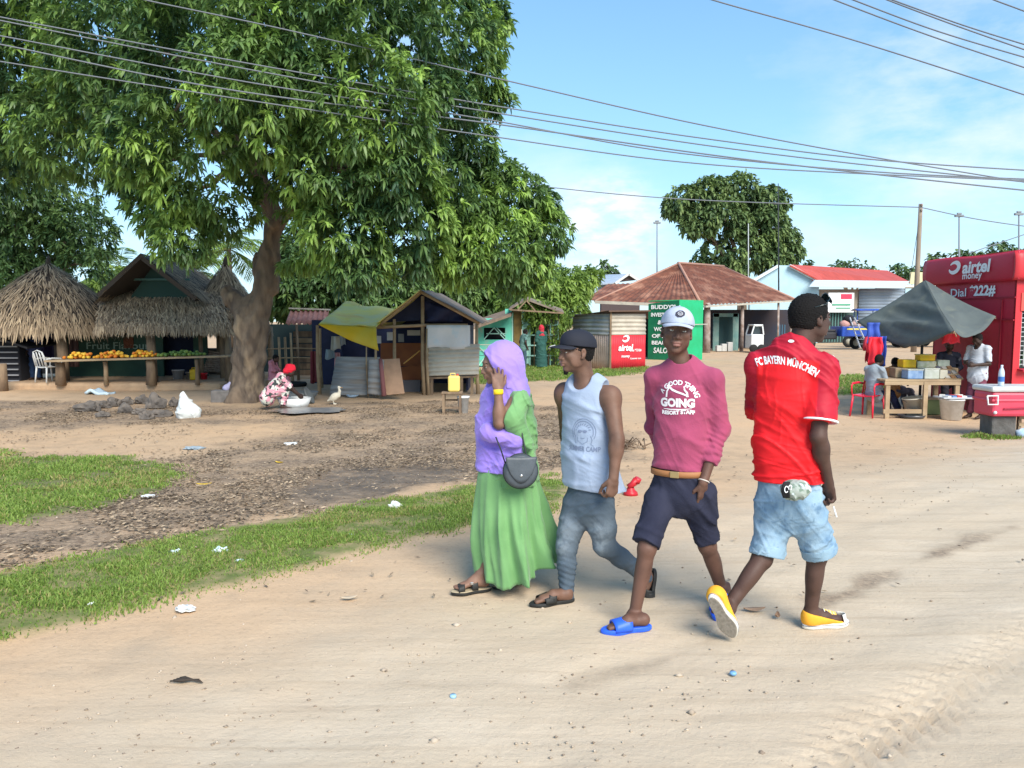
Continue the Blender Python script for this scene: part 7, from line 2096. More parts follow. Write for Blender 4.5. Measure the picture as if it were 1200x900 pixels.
# porch: posts stand under the eave, the darkness of the rooms is put into the back wall's colour
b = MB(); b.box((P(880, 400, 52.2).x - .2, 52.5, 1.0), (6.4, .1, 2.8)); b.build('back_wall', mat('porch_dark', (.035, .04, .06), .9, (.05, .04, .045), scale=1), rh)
b = MB(); b.box((P(760, 400, 49).x, 49.5, 1.0), (6.0, .1, 2.6)); b.build('side_wall', mat('house_brown', (.20, .13, .10), .9), rh)
for px, Y, w_ in ((828, 44.6, .38), (869, 46.6, .20), (911, 48.6, .14), (926, 49.8, .16)):
 x = P(px, 400, Y).x; b = MB(); b.tube([V((x, Y, -.25)), V((x + .02, Y, 1)), V((x, Y, zat(357, Y) + .1))], [w_ * .6, w_ * .5, w_ * .5], 9, wob=.05, seed=px); b.build('porch_post', mat('porch_post', (.22, .15, .12), .9, (.36, .30, .27), scale=4), rh)
b = MB()
for px in (839, 862): x = P(px, 400, 47.5).x; b.box((x, 47.6, .95), (.35, .15, 2.3))
b.box((P(850, 400, 47.5).x, 47.6, 2.0), (1.5, .15, .22)); b.build('door_frame', mat('door_teal', (.12, .24, .23), .8, (.20, .30, .27), scale=3), rh)
b = MB(); b.box((P(850, 400, 48).x, 48.3, .9), (1.0, .06, 2.1)); b.build('door', mat('door_shade', (.03, .07, .075), .8), rh)
b = MB()
for k, px in enumerate((843, 849, 856)): b.box((P(px, 410, 46).x, 46.2, .0 + .05 * k), (.30, .4, .35 + .1 * k), bevel=.03)
b.build('sack_row', mat('pale_sacks', (.5, .5, .48), .9), rh)
b = MB()
for px in (914, 917, 920, 923): b.box((P(px, 400, 49).x, 49.6, .6), (.06, .05, 1.6))
b.build('grille', mat('blue_grille', (.05, .12, .18), .7), rh)
b = MB(); b.sheet(lambda u, v: P(806 + 18 * u, 358 + (12 - 9 * u) * v, 43.8), 6, 3, True, .03); b.build('awning_rag', mat('awning_pale', (.50, .44, .38), .9), rh)
# blue roofed house beyond
bh = thing('blue_roof_house', 'house with a grey-blue tin roof and white gable edge seen above the rusty roof', 'house', (P(712, 400, 75).x, 76, -.2))
A1, A2, A3, A4 = P(690, 334, 72), P(722, 331, 72), P(737, 321, 76), P(700, 322, 80)
b = MB(); b.slab(A1, A2, A3, A4, .1); b.slab(P(682, 352, 72), P(700, 350, 72), P(722, 332, 73), P(706, 333, 73), .1); b.build('roof', mat('roof_blue', (.30, .37, .46), .5, (.40, .44, .48), scale=1), bh)
b = MB(); b.add([P(722, 331, 72), P(748, 328, 72), P(737, 322, 72)], [(0, 1, 2)]); b.box((P(728, 350, 72).x, 73, 3), (3.6, 1.2, 3.2)); b.build('wall', mat('gable_dark', (.08, .06, .06), .9), bh)
b = MB(); b.bar(P(721, 332, 71.8), P(737, 321, 71.8), .3, .2); b.bar(P(737, 321, 71.8), P(749, 329, 71.8), .3, .2); b.build('gable_edge', mat('trim_pale', (.6, .6, .58), .8), bh)
# ---- pale blue building with red roof
pb_ = thing('pale_blue_building', 'pale blue gabled building with a red tin roof and closed grey shutters', 'building', (P(985, 405, 64).x, 66, -.2))
YB = 64
paleblue = mat('paint_pale_blue', (.42, .60, .68), .85, (.36, .53, .62), scale=1.2)
b = MB(); pl = [P(879, 330, YB), P(880, 352, YB), P(960, 352, YB), P(1000, 338, YB), P(926, 311, YB), P(912, 311, YB)]
pl[1].z = pl[2].z = -.2; b.add([pl[0], pl[1], pl[2], P(960, 330, YB), pl[4], pl[5]], [(0, 1, 2, 3, 4, 5)]); b.add([p + V((0, .2, 0)) for p in [pl[0], pl[1], pl[2], P(960, 330, YB), pl[4], pl[5]]], [(5, 4, 3, 2, 1, 0)]); b.build('gable_wall', paleblue, pb_)
b = MB(); b.slab(P(955, 329, YB - .6), P(1066, 330, YB - .6), P(1040, 317, YB + 9), P(926, 310, YB + 4), .12); b.slab(P(926, 310.5, YB - .5), P(960, 328, YB - .5), P(980, 326, YB + 3), P(930, 310, YB + 4), .1); b.build('roof', mat('roof_red', (.52, .085, .060), .6, (.42, .07, .05), scale=1.5, stretch=(3, .3, 1)), pb_)
b = MB(); b.slab(P(948, 336, YB - 1), P(1060, 338, YB - 1), P(1066, 329.5, YB - 1), P(955, 328, YB - 1), .25); b.build('fascia', mat('fascia_blue', (.50, .60, .66), .8), pb_)
b = MB(); b.bar(P(879, 331, YB - .2), P(913, 311, YB - .2), .25, .22); b.bar(P(925, 311, YB - .25), P(958, 329, YB - .25), .25, .2); b.build('barge_board', mat('fascia_pale', (.62, .68, .70), .8), pb_)
b = MB(); zt = zat(338, YB)
b.box(((P(940, 400, YB).x + P(1022, 400, YB).x) / 2, YB + .5, zt / 2 - .1), (P(1022, 400, YB).x - P(940, 400, YB).x, .3, zt + .1)); b.build('wall', mat('wall_tan', (.42, .35, .28), .85, (.36, .30, .24), scale=1), pb_)
wall(V((P(1006, 400, YB).x, YB + .2, 0)), V((P(1060, 400, YB).x, YB + .2, 0)), -.1, zt, mat('shutter_grey', (.26, .31, .37), .6, (.22, .27, .33), scale=1), 'shutter', 'v', pb_, .25, .03)
b = MB(); b.box((P(1063, 400, YB).x, YB + .3, zt / 2), (.5, .3, zt)); b.build('pillar', paleblue, pb_)
b = MB(); b.box((P(978, 400, YB).x, YB + .1, 1.1), (3.6, .1, 2.6)); b.build('doorway', mat('door_gloom', (.06, .09, .09), .8), pb_)
for k in range(8):
 pass
b = MB()
for k in range(9): b.box((P(965 + 3.3 * k, 400, YB - .1).x, YB - .1, 1.1), (.06, .05, 2.4))
b.build('window_bars', mat('bars_teal', (.10, .22, .20), .7), pb_)
sg = thing('shop_sign', 'white rectangular shop sign with red and green print under the red roof', 'sign', P(984, 353, YB - .5))
b = MB(); a1, a2 = P(970, 366, YB - .5), P(1001, 343, YB - .5); b.box(((a1.x + a2.x) / 2, YB - .5, (a1.z + a2.z) / 2), (a2.x - a1.x, .08, a2.z - a1.z)); b.build('board', wpt, sg)
b = MB(); b.box(P(992, 347.5, YB - .56), (.9, .03, .40)); b.build('red_print', mat('print_red', (.65, .05, .10), .7), sg)
b = MB(); b.box(P(986, 357, YB - .56), (1.5, .03, .14)); b.box(P(988, 361, YB - .56), (1.2, .03, .10)); b.build('green_print', mat('print_green', (.10, .35, .22), .7), sg)
t = thing('rooftop_board', 'cream signboard standing behind the tarpaulin peak beside the leaning pole', 'sign', P(1076, 324, 60))
b = MB(); a1, a2 = P(1066, 333, 60), P(1088, 319, 60); b.box(((a1.x + a2.x) / 2, 60, (a1.z + a2.z) / 2), (a2.x - a1.x, .1, a2.z - a1.z)); b.build('board', mat('cream_board', (.60, .55, .34), .8), t)
b = MB()
for px in (1068, 1086): b.box((P(px, 400, 60.1).x, 60.1, 1.8), (.12, .12, 4.2)); b.build('post', wood, t) if px == 1086 else None
b = MB(); b.box((P(1100, 400, 70).x, 72, 2.2), (7.5, 4, 4.9)); b.box((P(1100, 400, 70).x, 72, 4.75), (8, 4.5, .2)); b.solo('white_building', mat('white_wall', (.66, .64, .58), .85), 'plain white building seen between the tarpaulin and the red kiosk', 'building')
# ---- vehicles
tyre = mat('tyre_rubber', (.02, .02, .02), .85)
def cargo_trike(label, loc, rz, m_body, cab=True, group='blue cargo three-wheelers'):
 t = thing('cargo_tricycle', label, 'tricycle', loc, rz, group)
 b = MB(); b.box((-.45, 0, .62), (1.7, 1.1, .06), bevel=.01); 
 for y in (-.55, .55): b.box((-.45, y, .82), (1.7, .04, .42), bevel=.01)
 b.box((-1.30, 0, .82), (.04, 1.1, .42)); b.box((.40, 0, .82), (.04, 1.1, .42)); b.build('cargo_bed', m_body, t, world=False)
 b = MB()
 for y in (-.575, .575): b.box((-.45, y, .92), (1.3, .01, .07))
 b.build('side_stripe', mat('stripe_yellow', (.65, .55, .12), .6), t, world=False)
 b = MB(); b.box((.85, 0, .62), (.75, .5, .32), bevel=.06); b.box((.75, 0, .84), (.5, .34, .12), bevel=.04); b.build('seat_block', mat('seat_black', (.03, .03, .035), .6), t, world=False)
 b = MB(); b.box((1.42, 0, .85), (.12, .62, .55), bevel=.05); b.tube([(1.35, 0, .7), (1.62, 0, .25)], .04, 8); b.tube([(1.22, -.36, 1.14), (1.34, 0, 1.05), (1.22, .36, 1.14)], .02, 6); b.build('front_fairing', m_body, t, world=False)
 for x, y, r_ in ((-.75, -.48, .29), (-.75, .48, .29), (1.62, 0, .28)):
  b = MB(); Mx = Matrix.Rotation(PI / 2, 3, 'X'); b.lathe([(r_ * .55, -.06), (r_ * .9, -.07), (r_, -.03), (r_, .03), (r_ * .9, .07), (r_ * .55, .06), (r_ * .55, -.06)], (x, y, r_), 22, Mx); w_ = b.build('wheel', tyre, t, world=False)
  b = MB(); b.lathe([(.001, -.05), (r_ * .56, -.045), (r_ * .56, .045), (.001, .05)], (x, y, r_), 16, Mx); b.build('rim', mat('rim_cream', (.42, .40, .32), .5), w_, world=False)
 if cab:
  b = MB()
  for x, y in ((.45, -.5), (.45, .5), (1.35, -.3), (1.35, .3)): b.tube([(x, y, .8), (x, y, 1.75)], .02, 6)
  b.sheet(lambda u, v: V((.35 + 1.1 * u, (v - .5) * 1.1, 1.76 + .08 * math.sin(PI * v))), 6, 6, True, .02); b.build('canopy', m_body, t, world=False)
 t.scale = (1.45,) * 3
 return t
bl = mat('paint_blue', (.015, .07, .40), .35, (.02, .06, .32), scale=3, spec=.5)
def lg(px, Y): x = P(px, 400, Y).x; return (x, Y, gz(x, Y))
cargo_trike('blue cargo tricycle with a yellow stripe parked just right of the red-jersey man', lg(990, 50), R(183), bl, False)
cargo_trike('blue cargo tricycle with canopy seen under the tarpaulin by the hanging red shirts', lg(1037, 53), R(170), bl)
cargo_trike('blue cargo tricycle at the foot of the shuttered building behind the tarpaulin pole', lg(1062, 56), R(200), bl, True)
cargo_trike('blue cargo tricycle next to the dark seated vendor under the tarpaulin', lg(1092, 54), R(175), bl)
# white tuk-tuk with open door
tt = thing('white_van', 'small white van with its door frame open parked by the porch', 'van', lg(877, 45))
s = 1
x0 = P(889, 400, 45).x
b = MB(); b.box((x0 - .25, 45, .45), (.75, 1.2, .85), bevel=.08); b.build('body', white_p, tt)
b = MB()
for a1, a2 in (((-.60, .85), (-.45, 1.38)), ((.10, .85), (.02, 1.38)), ((-.47, 1.38), (.04, 1.38))): b.bar(V((x0 + a1[0], 44.45, a1[1])), V((x0 + a2[0], 44.45, a2[1])), .07, .07); b.bar(V((x0 + a1[0], 45.5, a1[1])), V((x0 + a2[0], 45.5, a2[1])), .07, .07)
b.box((x0 - .21, 45, 1.42), (.55, 1.1, .05), bevel=.02); b.build('window_frame', white_p, tt)
b = MB(); b.box((x0 - .23, 44.7, 1.10), (.5, .03, .45)); b.build('window', mat('glass_dark', (.03, .04, .05), .1, spec=.7), tt)
for dx in (-.45, .0): b = MB(); b.lathe([(.001, -.07), (.2, -.07), (.24, -.03), (.24, .03), (.2, .07), (.001, .07)], (x0 - .02 + dx, 44.42, .06), 18, Matrix.Rotation(PI / 2, 3, 'X')); b.build('wheel', tyre, tt)
# ladder and clothes at the tricycle
ld = thing('ladder', 'pale ladder leaning beside the striped blue cargo tricycle', 'ladder', lg(1012, 48))
L1, L2 = P(1001, 372, 48.6), P(1018, 408, 47.6)
b = MB(); b.bar(L1, L2, .05, .08); b.bar(L1 + V((-.06, .5, 0)), L2 + V((-.3, .5, 0)), .05, .08)
b.build('rail', mat('alu', (.5, .52, .55), .5, metal=.4), ld)
for k in range(6): b = MB(); q = .12 + k * .15; b.bar(L1.lerp(L2, q), (L1 + V((-.06, .5, 0))).lerp(L2 + V((-.3, .5, 0)), q), .04, .04); b.build('rung', MATS['alu'], ld)
# load on the tricycle, bundles on the ground behind
for k, (px, py, col, nm) in enumerate(((994, 374, (.02, .02, .025), 'black bag on the load of the striped blue tricycle'), (990, 380, (.55, .30, .26), 'pink bundle on the bed of the striped blue tricycle'), (1003, 380, (.50, .34, .30), 'peach bundle beside the ladder on the blue tricycle'))):
 c = P(px, py, 49.8); b = MB(); b.ball(c, .32, 10, (1.1, .8, .85), jit=.15, seed=k); b.solo('cargo_bundle', mat(f'bundle_{k}', col, .9), nm, 'bundle')
# ---- utility poles and masts
t = thing('utility_pole', 'leaning wooden utility pole with a stay wire behind the tarpaulin', 'pole', lg(1071, 46))
p0 = V(lg(1071, 46)); p1 = P(1079, 239, 46)
b = MB(); b.tube([p0 - V((0, 0, .3)), p0.lerp(p1, .5), p1], [.17, .14, .11], 10); b.build('pole', mat('pole_grey', (.30, .24, .18), .9, (.22, .17, .13), scale=4, stretch=(1, 1, .2)), t)
b = MB(); b.tube([p1 + V((0, 0, -.5)), P(1066, 330, 46.5)], .015, 5); b.build('stay_wire', mat('cable_grey', (.10, .10, .11), .7), t)
for dz in (.05, .35): b = MB(); b.lathe([(.001, 0), (.06, .02), (.04, .08), (.07, .12), (.001, .16)], p1 + V((.0, -.14, -dz - .1)), 10); b.build('insulator', mat('porcelain', (.4, .3, .25), .4), t)
for px, py, Y, nm in ((770, 262, 110, 'thin pale floodlight mast rising left of the broad tree'), (1124, 254, 90, 'tall floodlight mast above the skyline tree beside the red kiosk'), (1194, 252, 90, 'floodlight mast at the edge above the right end of the red kiosk')):
 t = thing('light_mast', nm, 'mast', lg(px, Y)); q0, q1 = V(lg(px, Y)), P(px, py, Y)
 b = MB(); b.tube([q0, q1], [.16, .08], 8); b.build('mast_pole', mat('mast_grey', (.22, .24, .26), .6, metal=.3), t)
 b = MB(); b.box(q1 + V((0, 0, .1)), (1.0, .3, .25), bevel=.03); b.box(q1 + V((0, 0, .35)), (.5, .2, .2), bevel=.03); b.build('lamp_head', MATS['mast_grey'], t)
t = thing('antenna_mast', 'slim dark antenna mast in front of the pale blue gable', 'mast', lg(913, 57)); q0, q1 = V(lg(913, 57)), P(912, 215, 57)
b = MB(); b.tube([q0, q1], [.07, .03], 6); b.build('mast_pole', mat('mast_dark', (.03, .035, .04), .6), t)
b = MB(); b.bar(q1 + V((-.4, 0, -3.2)), q1 + V((.4, 0, -3.2)), .03, .03); b.bar(q1 + V((-.3, 0, -1.5)), q1 + V((.3, 0, -1.5)), .03, .03); b.build('crossbar', MATS['mast_dark'], t)
t = thing('antenna_mast', 'thin pale pole standing in front of the middle of the broad tree', 'mast', lg(877, 70)); b = MB(); b.tube([V(lg(877, 70)), P(877, 262, 70)], [.06, .04], 6); b.build('mast_pole', mat('mast_pale', (.4, .42, .42), .6), t)
# ---- overhead lines
wire_m = mat('wire_grey', (.16, .17, .19), .6)
def wire(lab, pts, r_=.0125, a=10.5, b_=30):
 """photo points along a line; distance grows from a (left edge) to b_ (right edge)"""
 def Yx(px): s_ = px / 1200; return 1 / ((1 - s_) / a + s_ / b_)
 W = [P(x, y, Yx(x)) for x, y in pts]
 out = []
 for i in range(len(W) - 1):
  p0 = W[max(i - 1, 0)]; p1_, p2 = W[i], W[i + 1]; p3 = W[min(i + 2, len(W) - 1)]
  for k in range(8):
   t_ = k / 8; out.append(.5 * ((2 * p1_) + (p2 - p0) * t_ + (2 * p0 - 5 * p1_ + 4 * p2 - p3) * t_ * t_ + (3 * p1_ - p0 - 3 * p2 + p3) * t_ ** 3))
 out.append(W[-1])
 b = MB(); b.tube(out, [r_ * max(.75, o.y / 14) for o in out], 5)
 o = b.solo('power_line', wire_m, lab, 'cable', out[0], group='overhead power lines')
wire('upper of the two closely spaced overhead lines that start highest at the left edge', [(-60, 8), (0, 20), (300, 76), (585, 125), (830, 163), (1045, 189), (1260, 203)])
wire('lower of the two closely spaced overhead lines that start highest at the left edge', [(-60, 12), (0, 24), (300, 83), (585, 133), (900, 180), (1180, 211), (1260, 219)])
wire('third overhead line from the top at the left edge, crossing the mango crown', [(-60, 32), (0, 42), (300, 98), (570, 140), (800, 180), (1050, 203), (1260, 212)])
wire('thick dark overhead line crossing the whole view just above the lowest long one', [(-60, 42), (0, 52), (280, 107), (585, 146), (900, 190), (1200, 223), (1260, 228)], .014)
wire('lowest pale overhead line across the mango crown from the left edge', [(-60, 60), (0, 72), (280, 116), (570, 159), (800, 190), (1000, 203), (1260, 214)], .012)
wire('overhead line that enters at the top left and crosses the others over the right roofs', [(120, -14), (170, 0), (340, 36), (600, 96), (830, 148), (1045, 188), (1260, 223)])
wire('low thin line running to the leaning utility pole', [(560, 205), (640, 219), (830, 235), (1079, 243)], .009, 20, 52)
wire('thin line leaving the leaning utility pole to the right', [(1079, 243), (1140, 256), (1200, 265), (1250, 270)], .009, 20, 52)
wire('thin slanting line above the red kiosk roof', [(1135, 297), (1170, 285), (1250, 258)], .009, 20, 52)
wire('single line at the top that slopes down alone to the right edge', [(800, -14), (835, 0), (1010, 50), (1200, 111), (1260, 131)])
wire('lowest line of the bundle in the top right corner', [(945, -14), (978, 0), (1090, 42), (1200, 79), (1260, 99)])
wire('second lowest line of the bundle in the top right corner', [(965, -14), (1000, 0), (1100, 37), (1200, 67), (1260, 84)])
wire('second highest line of the bundle in the top right corner', [(1000, -16), (1040, 0), (1120, 30), (1200, 58), (1260, 78)])
wire('highest line of the bundle in the top right corner', [(1005, -16), (1046, 0), (1130, 30), (1200, 52), (1260, 70)])
wire('short line cutting the very corner of the sky at the top right', [(1130, -14), (1165, 0), (1200, 13), (1260, 36)])
# ---- red kiosk
K = V((9.72, 14.9, -.2)); Kf = V((9.42, 17.2, -.2)); ex = (K - Kf).normalized(); fx = V((-ex.y, ex.x, 0)) * -1
if fx.x < 0: fx = -fx
kk_ = thing('red_kiosk', 'big crimson red metal kiosk with white lettering on its side and a grille window', 'kiosk', K + fx * 1.1)
red1 = mat('kiosk_red_shaded', (.50, .022, .050), .45, (.44, .02, .045), scale=2, bump=.004, bscale=2.5, spec=.4)
red2 = mat('kiosk_red_lit', (.60, .035, .045), .45, (.54, .03, .04), scale=2, bump=.004, bscale=3, spec=.4)  # lighter copy for the sunlit front; the shaded side has the darker red
zt_, zm = 3.02, 2.32; FB = .14
b = MB(); b.slab(V((Kf.x, Kf.y, -.2)), V((K.x, K.y, -.2)), V((K.x, K.y, zm + .3)), V((Kf.x, Kf.y, zm + .3)), .05); side = b.build('side_panel', red1, kk_)
# bulging fascia on the side
n0 = -fx
def fas(u, v):
 p = (Kf + ex * -.30 * (1 - u)).lerp(K + ex * .12, u); q = p + V((0, 0, zm + FB + .2 + (zt_ - zm - FB) * v)) + n0 * (.07 + .045 * math.sin(PI * v) ** .5 + .015 * math.sin(u * 9)); q.z += .02 * math.sin(u * 7) * v
 return q
b = MB(); b.sheet(fas, 20, 10, True, .04); fasc = b.build('fascia', red1, kk_)
b = MB(); b.slab(Kf + V((0, 0, zt_ + .19)) - fx * .02, K + V((0, 0, zt_ + .22)) - fx * .02, K + fx * 2.4 + V((0, 0, zt_ + .26)), Kf + fx * 2.4 + V((0, 0, zt_ + .2)), .05); b.build('roof', red2, kk_)
uS = ex; vS = V((0, 0, 1))
nS = uS.cross(vS)
def onside(px, z): # point of the side face under a photo column
 best = None
 for i in range(401):
  p = Kf.lerp(K, i / 400); f_ = p.y * CF.y + (z - CAM_H) * CF.z; e_ = abs(600 + 900 * p.x / f_ - px)
  if best is None or e_ < best[0]: best = (e_, p)
 q = V(best[1]); q.z = z; return q
wl_ = mat('kiosk_white', (.82, .80, .80), .5)
def zs(py, px): p = onside(px, 2.5); return P(px, py, p.y).z
def sidetext(t_, px0, px1, py, size, bold):
 a, c_ = onside(px0, 2.5), onside(px1, 2.5); m_ = (a + c_) / 2; m_.z = zs(py, (px0 + px1) / 2)
 off = .135 if py < 330 else .012
 return text_on_plane('lettering', t_, m_ + n0 * off, uS, vS, size, wl_, fasc if py < 330 else side, bold, .12 if 'airtel' in t_ else 0, width=(c_ - a).length, depth=.012)
sidetext('airtel', 1134.5, 1168, 313, .34, .012)
sidetext('money', 1135, 1158, 323, .20, .003)
sidetext('Dial', 1116, 1134, 343.5, .24, .003); sidetext('*222#', 1138, 1168.5, 341, .28, .010)
q = onside(1125.5, zs(313.5, 1126)); airtel_logo(q + n0 * .135, uS, vS, .34, wl_, fasc, .012)
b = MB(); b.slab(V((Kf.x, Kf.y, 2.12)) - fx * .02 + V((0, .05, 0)), V((K.x, K.y, 2.12)) - fx * .02, V((K.x, K.y, 2.15)) - fx * .02, V((Kf.x, Kf.y, 2.15)) - fx * .02, .02)
p_ = onside(1172, 1); b.bar(V((p_.x, p_.y, -.15)) - fx * .02, V((p_.x, p_.y, 2.1)) - fx * .02, .03, .03); p_ = onside(1110, 1)
b.bar(V((Kf.x, Kf.y, 1.75)) - fx * .02, V((K.x, K.y, 1.70)) - fx * .02, .03, .03); b.build('seam_trim', mat('seam_red', (.30, .015, .03), .5), side)
# front with the window
fr = thing  # (keeps the helper visible)
F0 = K; F1 = K + fx * 2.3
def fp(a, z, out=0): return K + fx * a + V((0, 0, z + .2)) + ex * out
b = MB()
for (a0, a1, z0_, z1_) in ((0, .14, -.2, 2.5), (2.16, 2.3, -.2, 2.5), (.14, 2.16, -.2, .72), (.14, 2.16, 2.05, 2.5)):
 b.slab(fp(a0, z0_, .01), fp(a1, z0_, .01), fp(a1, z1_, .01), fp(a0, z1_, .01), .05)
b.build('front_panel', red2, kk_)
b = MB(); b.sheet(lambda u, v: fp(-.16 + 2.54 * u, 2.46 + .55 * v, .10 + .045 * math.sin(PI * v) ** .5), 14, 8, True, .04); ff = b.build('fascia', red2, kk_)
airtel_logo(fp(.42, 2.74, .16), fx, vS, .34, wl_, ff, .012); text_on_plane('lettering', 'airtel', fp(.98, 2.74, .16), fx, (0, 0, 1), .36, wl_, ff, .012, .12, depth=.012)
b = MB()
for k in range(22): a = .16 + k * .09; b.bar(fp(a, .80, -.02), fp(a, 1.85, -.02), .012, .012)
for k in range(12): z = .84 + k * .09; b.bar(fp(.14, z, -.03), fp(2.16, z, -.03), .012, .012)
b.build('window_grille', mat('grille_white', (.50, .52, .52), .5), kk_)
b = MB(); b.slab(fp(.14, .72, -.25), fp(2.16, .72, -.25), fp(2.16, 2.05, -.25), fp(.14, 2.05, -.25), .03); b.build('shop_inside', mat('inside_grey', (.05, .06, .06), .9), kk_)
rr = random.Random(9)
b = MB()
for k in range(14): b.box(fp(.25 + .13 * k, .86 + .14 * (k % 3), -.16), (.08, .05, .12))
b.build('goods_row', mat('goods_green', (.10, .25, .12), .7, (.45, .40, .30), scale=9, detail=0), kk_)
b = MB(); b.slab(fp(.10, .74, .16), fp(2.2, .74, .16), fp(2.2, .76, -.02), fp(.10, .76, -.02), .03); b.build('counter_ledge', red1, kk_)
airtel_logo(fp(.45, .30, .02), fx, vS, .55, wl_, kk_, .012)
b = MB(); b.slab(K + fx * 2.3 + V((0, 0, 0)), Kf + fx * 2.3, Kf + fx * 2.3 + V((0, 0, 3)), K + fx * 2.3 + V((0, 0, 3)), .05); b.slab(Kf + fx * 2.3, Kf, Kf + V((0, 0, 3)), Kf + fx * 2.3 + V((0, 0, 3)), .05); b.build('back_panel', red1, kk_)
b = MB(); b.box(P(1187, 345, 14.0) if False else fp(.35, 2.05, .05), (.5, .02, .35)); b.build('notice', mat('notice_red', (.62, .10, .08), .6), ff)
# ---- tarpaulin canopy
cn = thing('canopy', 'low grey-green tarpaulin canopy on a pole above the roadside table', 'canopy', on_ground(P(1082, 440, 15.9).x, 15.9))
pk = P(1084, 328, 15.9); Lc, Fc, Rc, Bc = P(1004, 377, 16.6), P(1118, 388, 14.0), P(1167, 371, 14.55), P(1095, 365, 18.2)
canv = mat('canvas_green', (.105, .125, .12), .85, (.085, .10, .10), scale=2, bump=.012, bscale=5, col3=(.13, .145, .125), scale3=4, c3=(.55, .75))
def tri_sag(a, c_, sag, seed, fold):
 def fn(u, v):
  e = a.lerp(c_, u); p = pk.lerp(e, v)
  p.z -= sag * math.sin(PI * u) * v * v * 1.0 + .05 * math.sin(PI * v)
  dn = (a - pk).cross(c_ - pk).normalized()
  w = fold * math.sin(PI * u) * v
  p += dn * w * ((1 - 2 * abs(math.sin(v * 9 + 1.6 * math.sin(PI * u) + seed)) ** .6) * .8 + (1 - 2 * abs(math.sin(v * 15 - 2.2 * u)) ** .6) * .35)
  p.z -= .12 * math.sin(PI * u) * max(0, v - .85) * 4
  return p
 return fn
b = MB(); b.sheet(tri_sag(Lc, Fc, .24, 1, .13), 26, 26, True, .008); b.sheet(tri_sag(Fc, Rc, .16, 2, .08), 20, 20, True, .008); b.sheet(tri_sag(Rc, Bc, .16, 3, .03), 16, 16, True, .008); b.sheet(tri_sag(Bc, Lc, .16, 4, .03), 16, 16, True, .008)
b.build('canvas', canv, cn)
b = MB(); b.tube([on_ground(pk.x, pk.y, -.1), pk - V((0, 0, .02))], .028, 8); b.build('pole', mat('pole_black', (.03, .03, .035), .6), cn)
for c_ in (Lc, Fc, Rc, Bc): b = MB(); b.tube([V((pk.x, pk.y, c_.z - .12)), c_ - V((0, 0, .03))], .014, 6); b.build('rib', wood, cn)
b = MB(); b.tube([Fc, on_ground(Fc.x + .3, Fc.y - .5) if False else Fc + V((.05, 0, -.10))], .01, 5); b.build('guy_rope', wood2, cn)
# ---- table
TY0 = 14.85
tg = on_ground(P(1082, 470, 15.1).x, 15.1)
tb = thing('market_table', 'rough pale timber market table under the grey-green canopy', 'table', tg)
zt2 = P(1082, 444.5, TY0).z
x0, x1 = P(1037, 443, TY0).x, P(1126, 443, TY0).x
b = MB()
for k in range(5): b.box(((x0 + x1) / 2, TY0 + .06 + k * .17, zt2 - .02), (x1 - x0 + .02 * (k % 2), .16, .035), bevel=.004)
b.build('tabletop', wood2, tb)
b = MB(); b.box(((x0 + x1) / 2, TY0 + .0, zt2 - .075), (x1 - x0, .03, .07)); b.box(((x0 + x1) / 2 - .35, TY0 + .02, tg.z + .14), (x1 - x0 - .7, .04, .08)); b.box(((x0 + x1) / 2, TY0 + .80, zt2 - .075), (x1 - x0, .03, .07)); b.build('rail', wood2, tb)
for px, dy in ((1041.5, .03), (1085, .0), (1123, .03), (1041.5, .78), (1123, .78)):
 x = P(px, 443, TY0).x; b = MB(); b.box((x, TY0 + dy, (zt2 + tg.z) / 2 - .05), (.085, .06, zt2 - tg.z), bevel=.006); b.build('leg', wood2, tb)
def tub(name, lab, cat, px, w_, d_, h_, m_, dy=.3, z=None, lid=None, rz=0):
 c = P(px, 440, TY0 + dy); t = thing(name, lab, cat, (c.x, TY0 + dy, (zt2 if z is None else z) + .001), rz)
 b = MB(); b.box((0, 0, h_ / 2), (w_, d_, h_), bevel=.015); b.build('tub_body', m_, t, world=False)
 if lid: b = MB(); b.box((0, 0, h_ + .008), (w_ * 1.06, d_ * 1.06, .022), bevel=.008); b.build('lid', lid, t, world=False)
 return t
clear = mat('cloudy_plastic', (.55, .57, .52), .3, (.44, .47, .40), scale=10, spec=.5)
tub('storage_tub', 'blue-tinted clear tub standing on the table below the yellow box', 'tub', 1069, .30, .26, .17, mat('tub_blue', (.16, .28, .50), .3, (.30, .42, .60), scale=12), .18, lid=clear)
tub('storage_tub', 'cloudy clear tub in the middle of the table', 'tub', 1088, .29, .26, .19, clear, .18, lid=clear)
tub('storage_tub', 'small pale tub between the cloudy tub and the slanted rack', 'tub', 1102, .16, .24, .17, mat('tub_pale', (.48, .46, .38), .4), .20)
tub('storage_tub', 'yellow box of snacks at the left of the stacked tubs', 'box', 1062, .26, .24, .16, mat('box_yellow', (.78, .50, .01), .5, (.70, .38, .02), scale=9), .50, zt2 + .20)
tub('storage_tub', 'tub with mixed green and cream packets, middle of the upper row', 'tub', 1082, .38, .24, .13, mat('tub_mix', (.38, .40, .24), .5, (.55, .52, .40), scale=14, detail=1), .50, zt2 + .20, lid=None)
tub('storage_tub', 'yellow lidded box on top of the mixed tub', 'box', 1083, .30, .22, .11, MATS['box_yellow'], .50, zt2 + .335, lid=mat('lid_yellow', (.80, .60, .12), .4))
tub('storage_tub', 'greenish clear tub at the right end of the upper row', 'tub', 1102, .24, .22, .15, mat('tub_greenish', (.36, .42, .34), .4, (.52, .55, .46), scale=10), .50, zt2 + .20)
tub('wooden_crate', 'low wooden crate holding up the back row of tubs', 'crate', 1082, 1.25, .26, .195, wood2, .50)
rk = thing('display_rack', 'slanted wooden rack of small packets at the right end of the table', 'rack', V((P(1113, 440, TY0).x, TY0 + .25, zt2)))
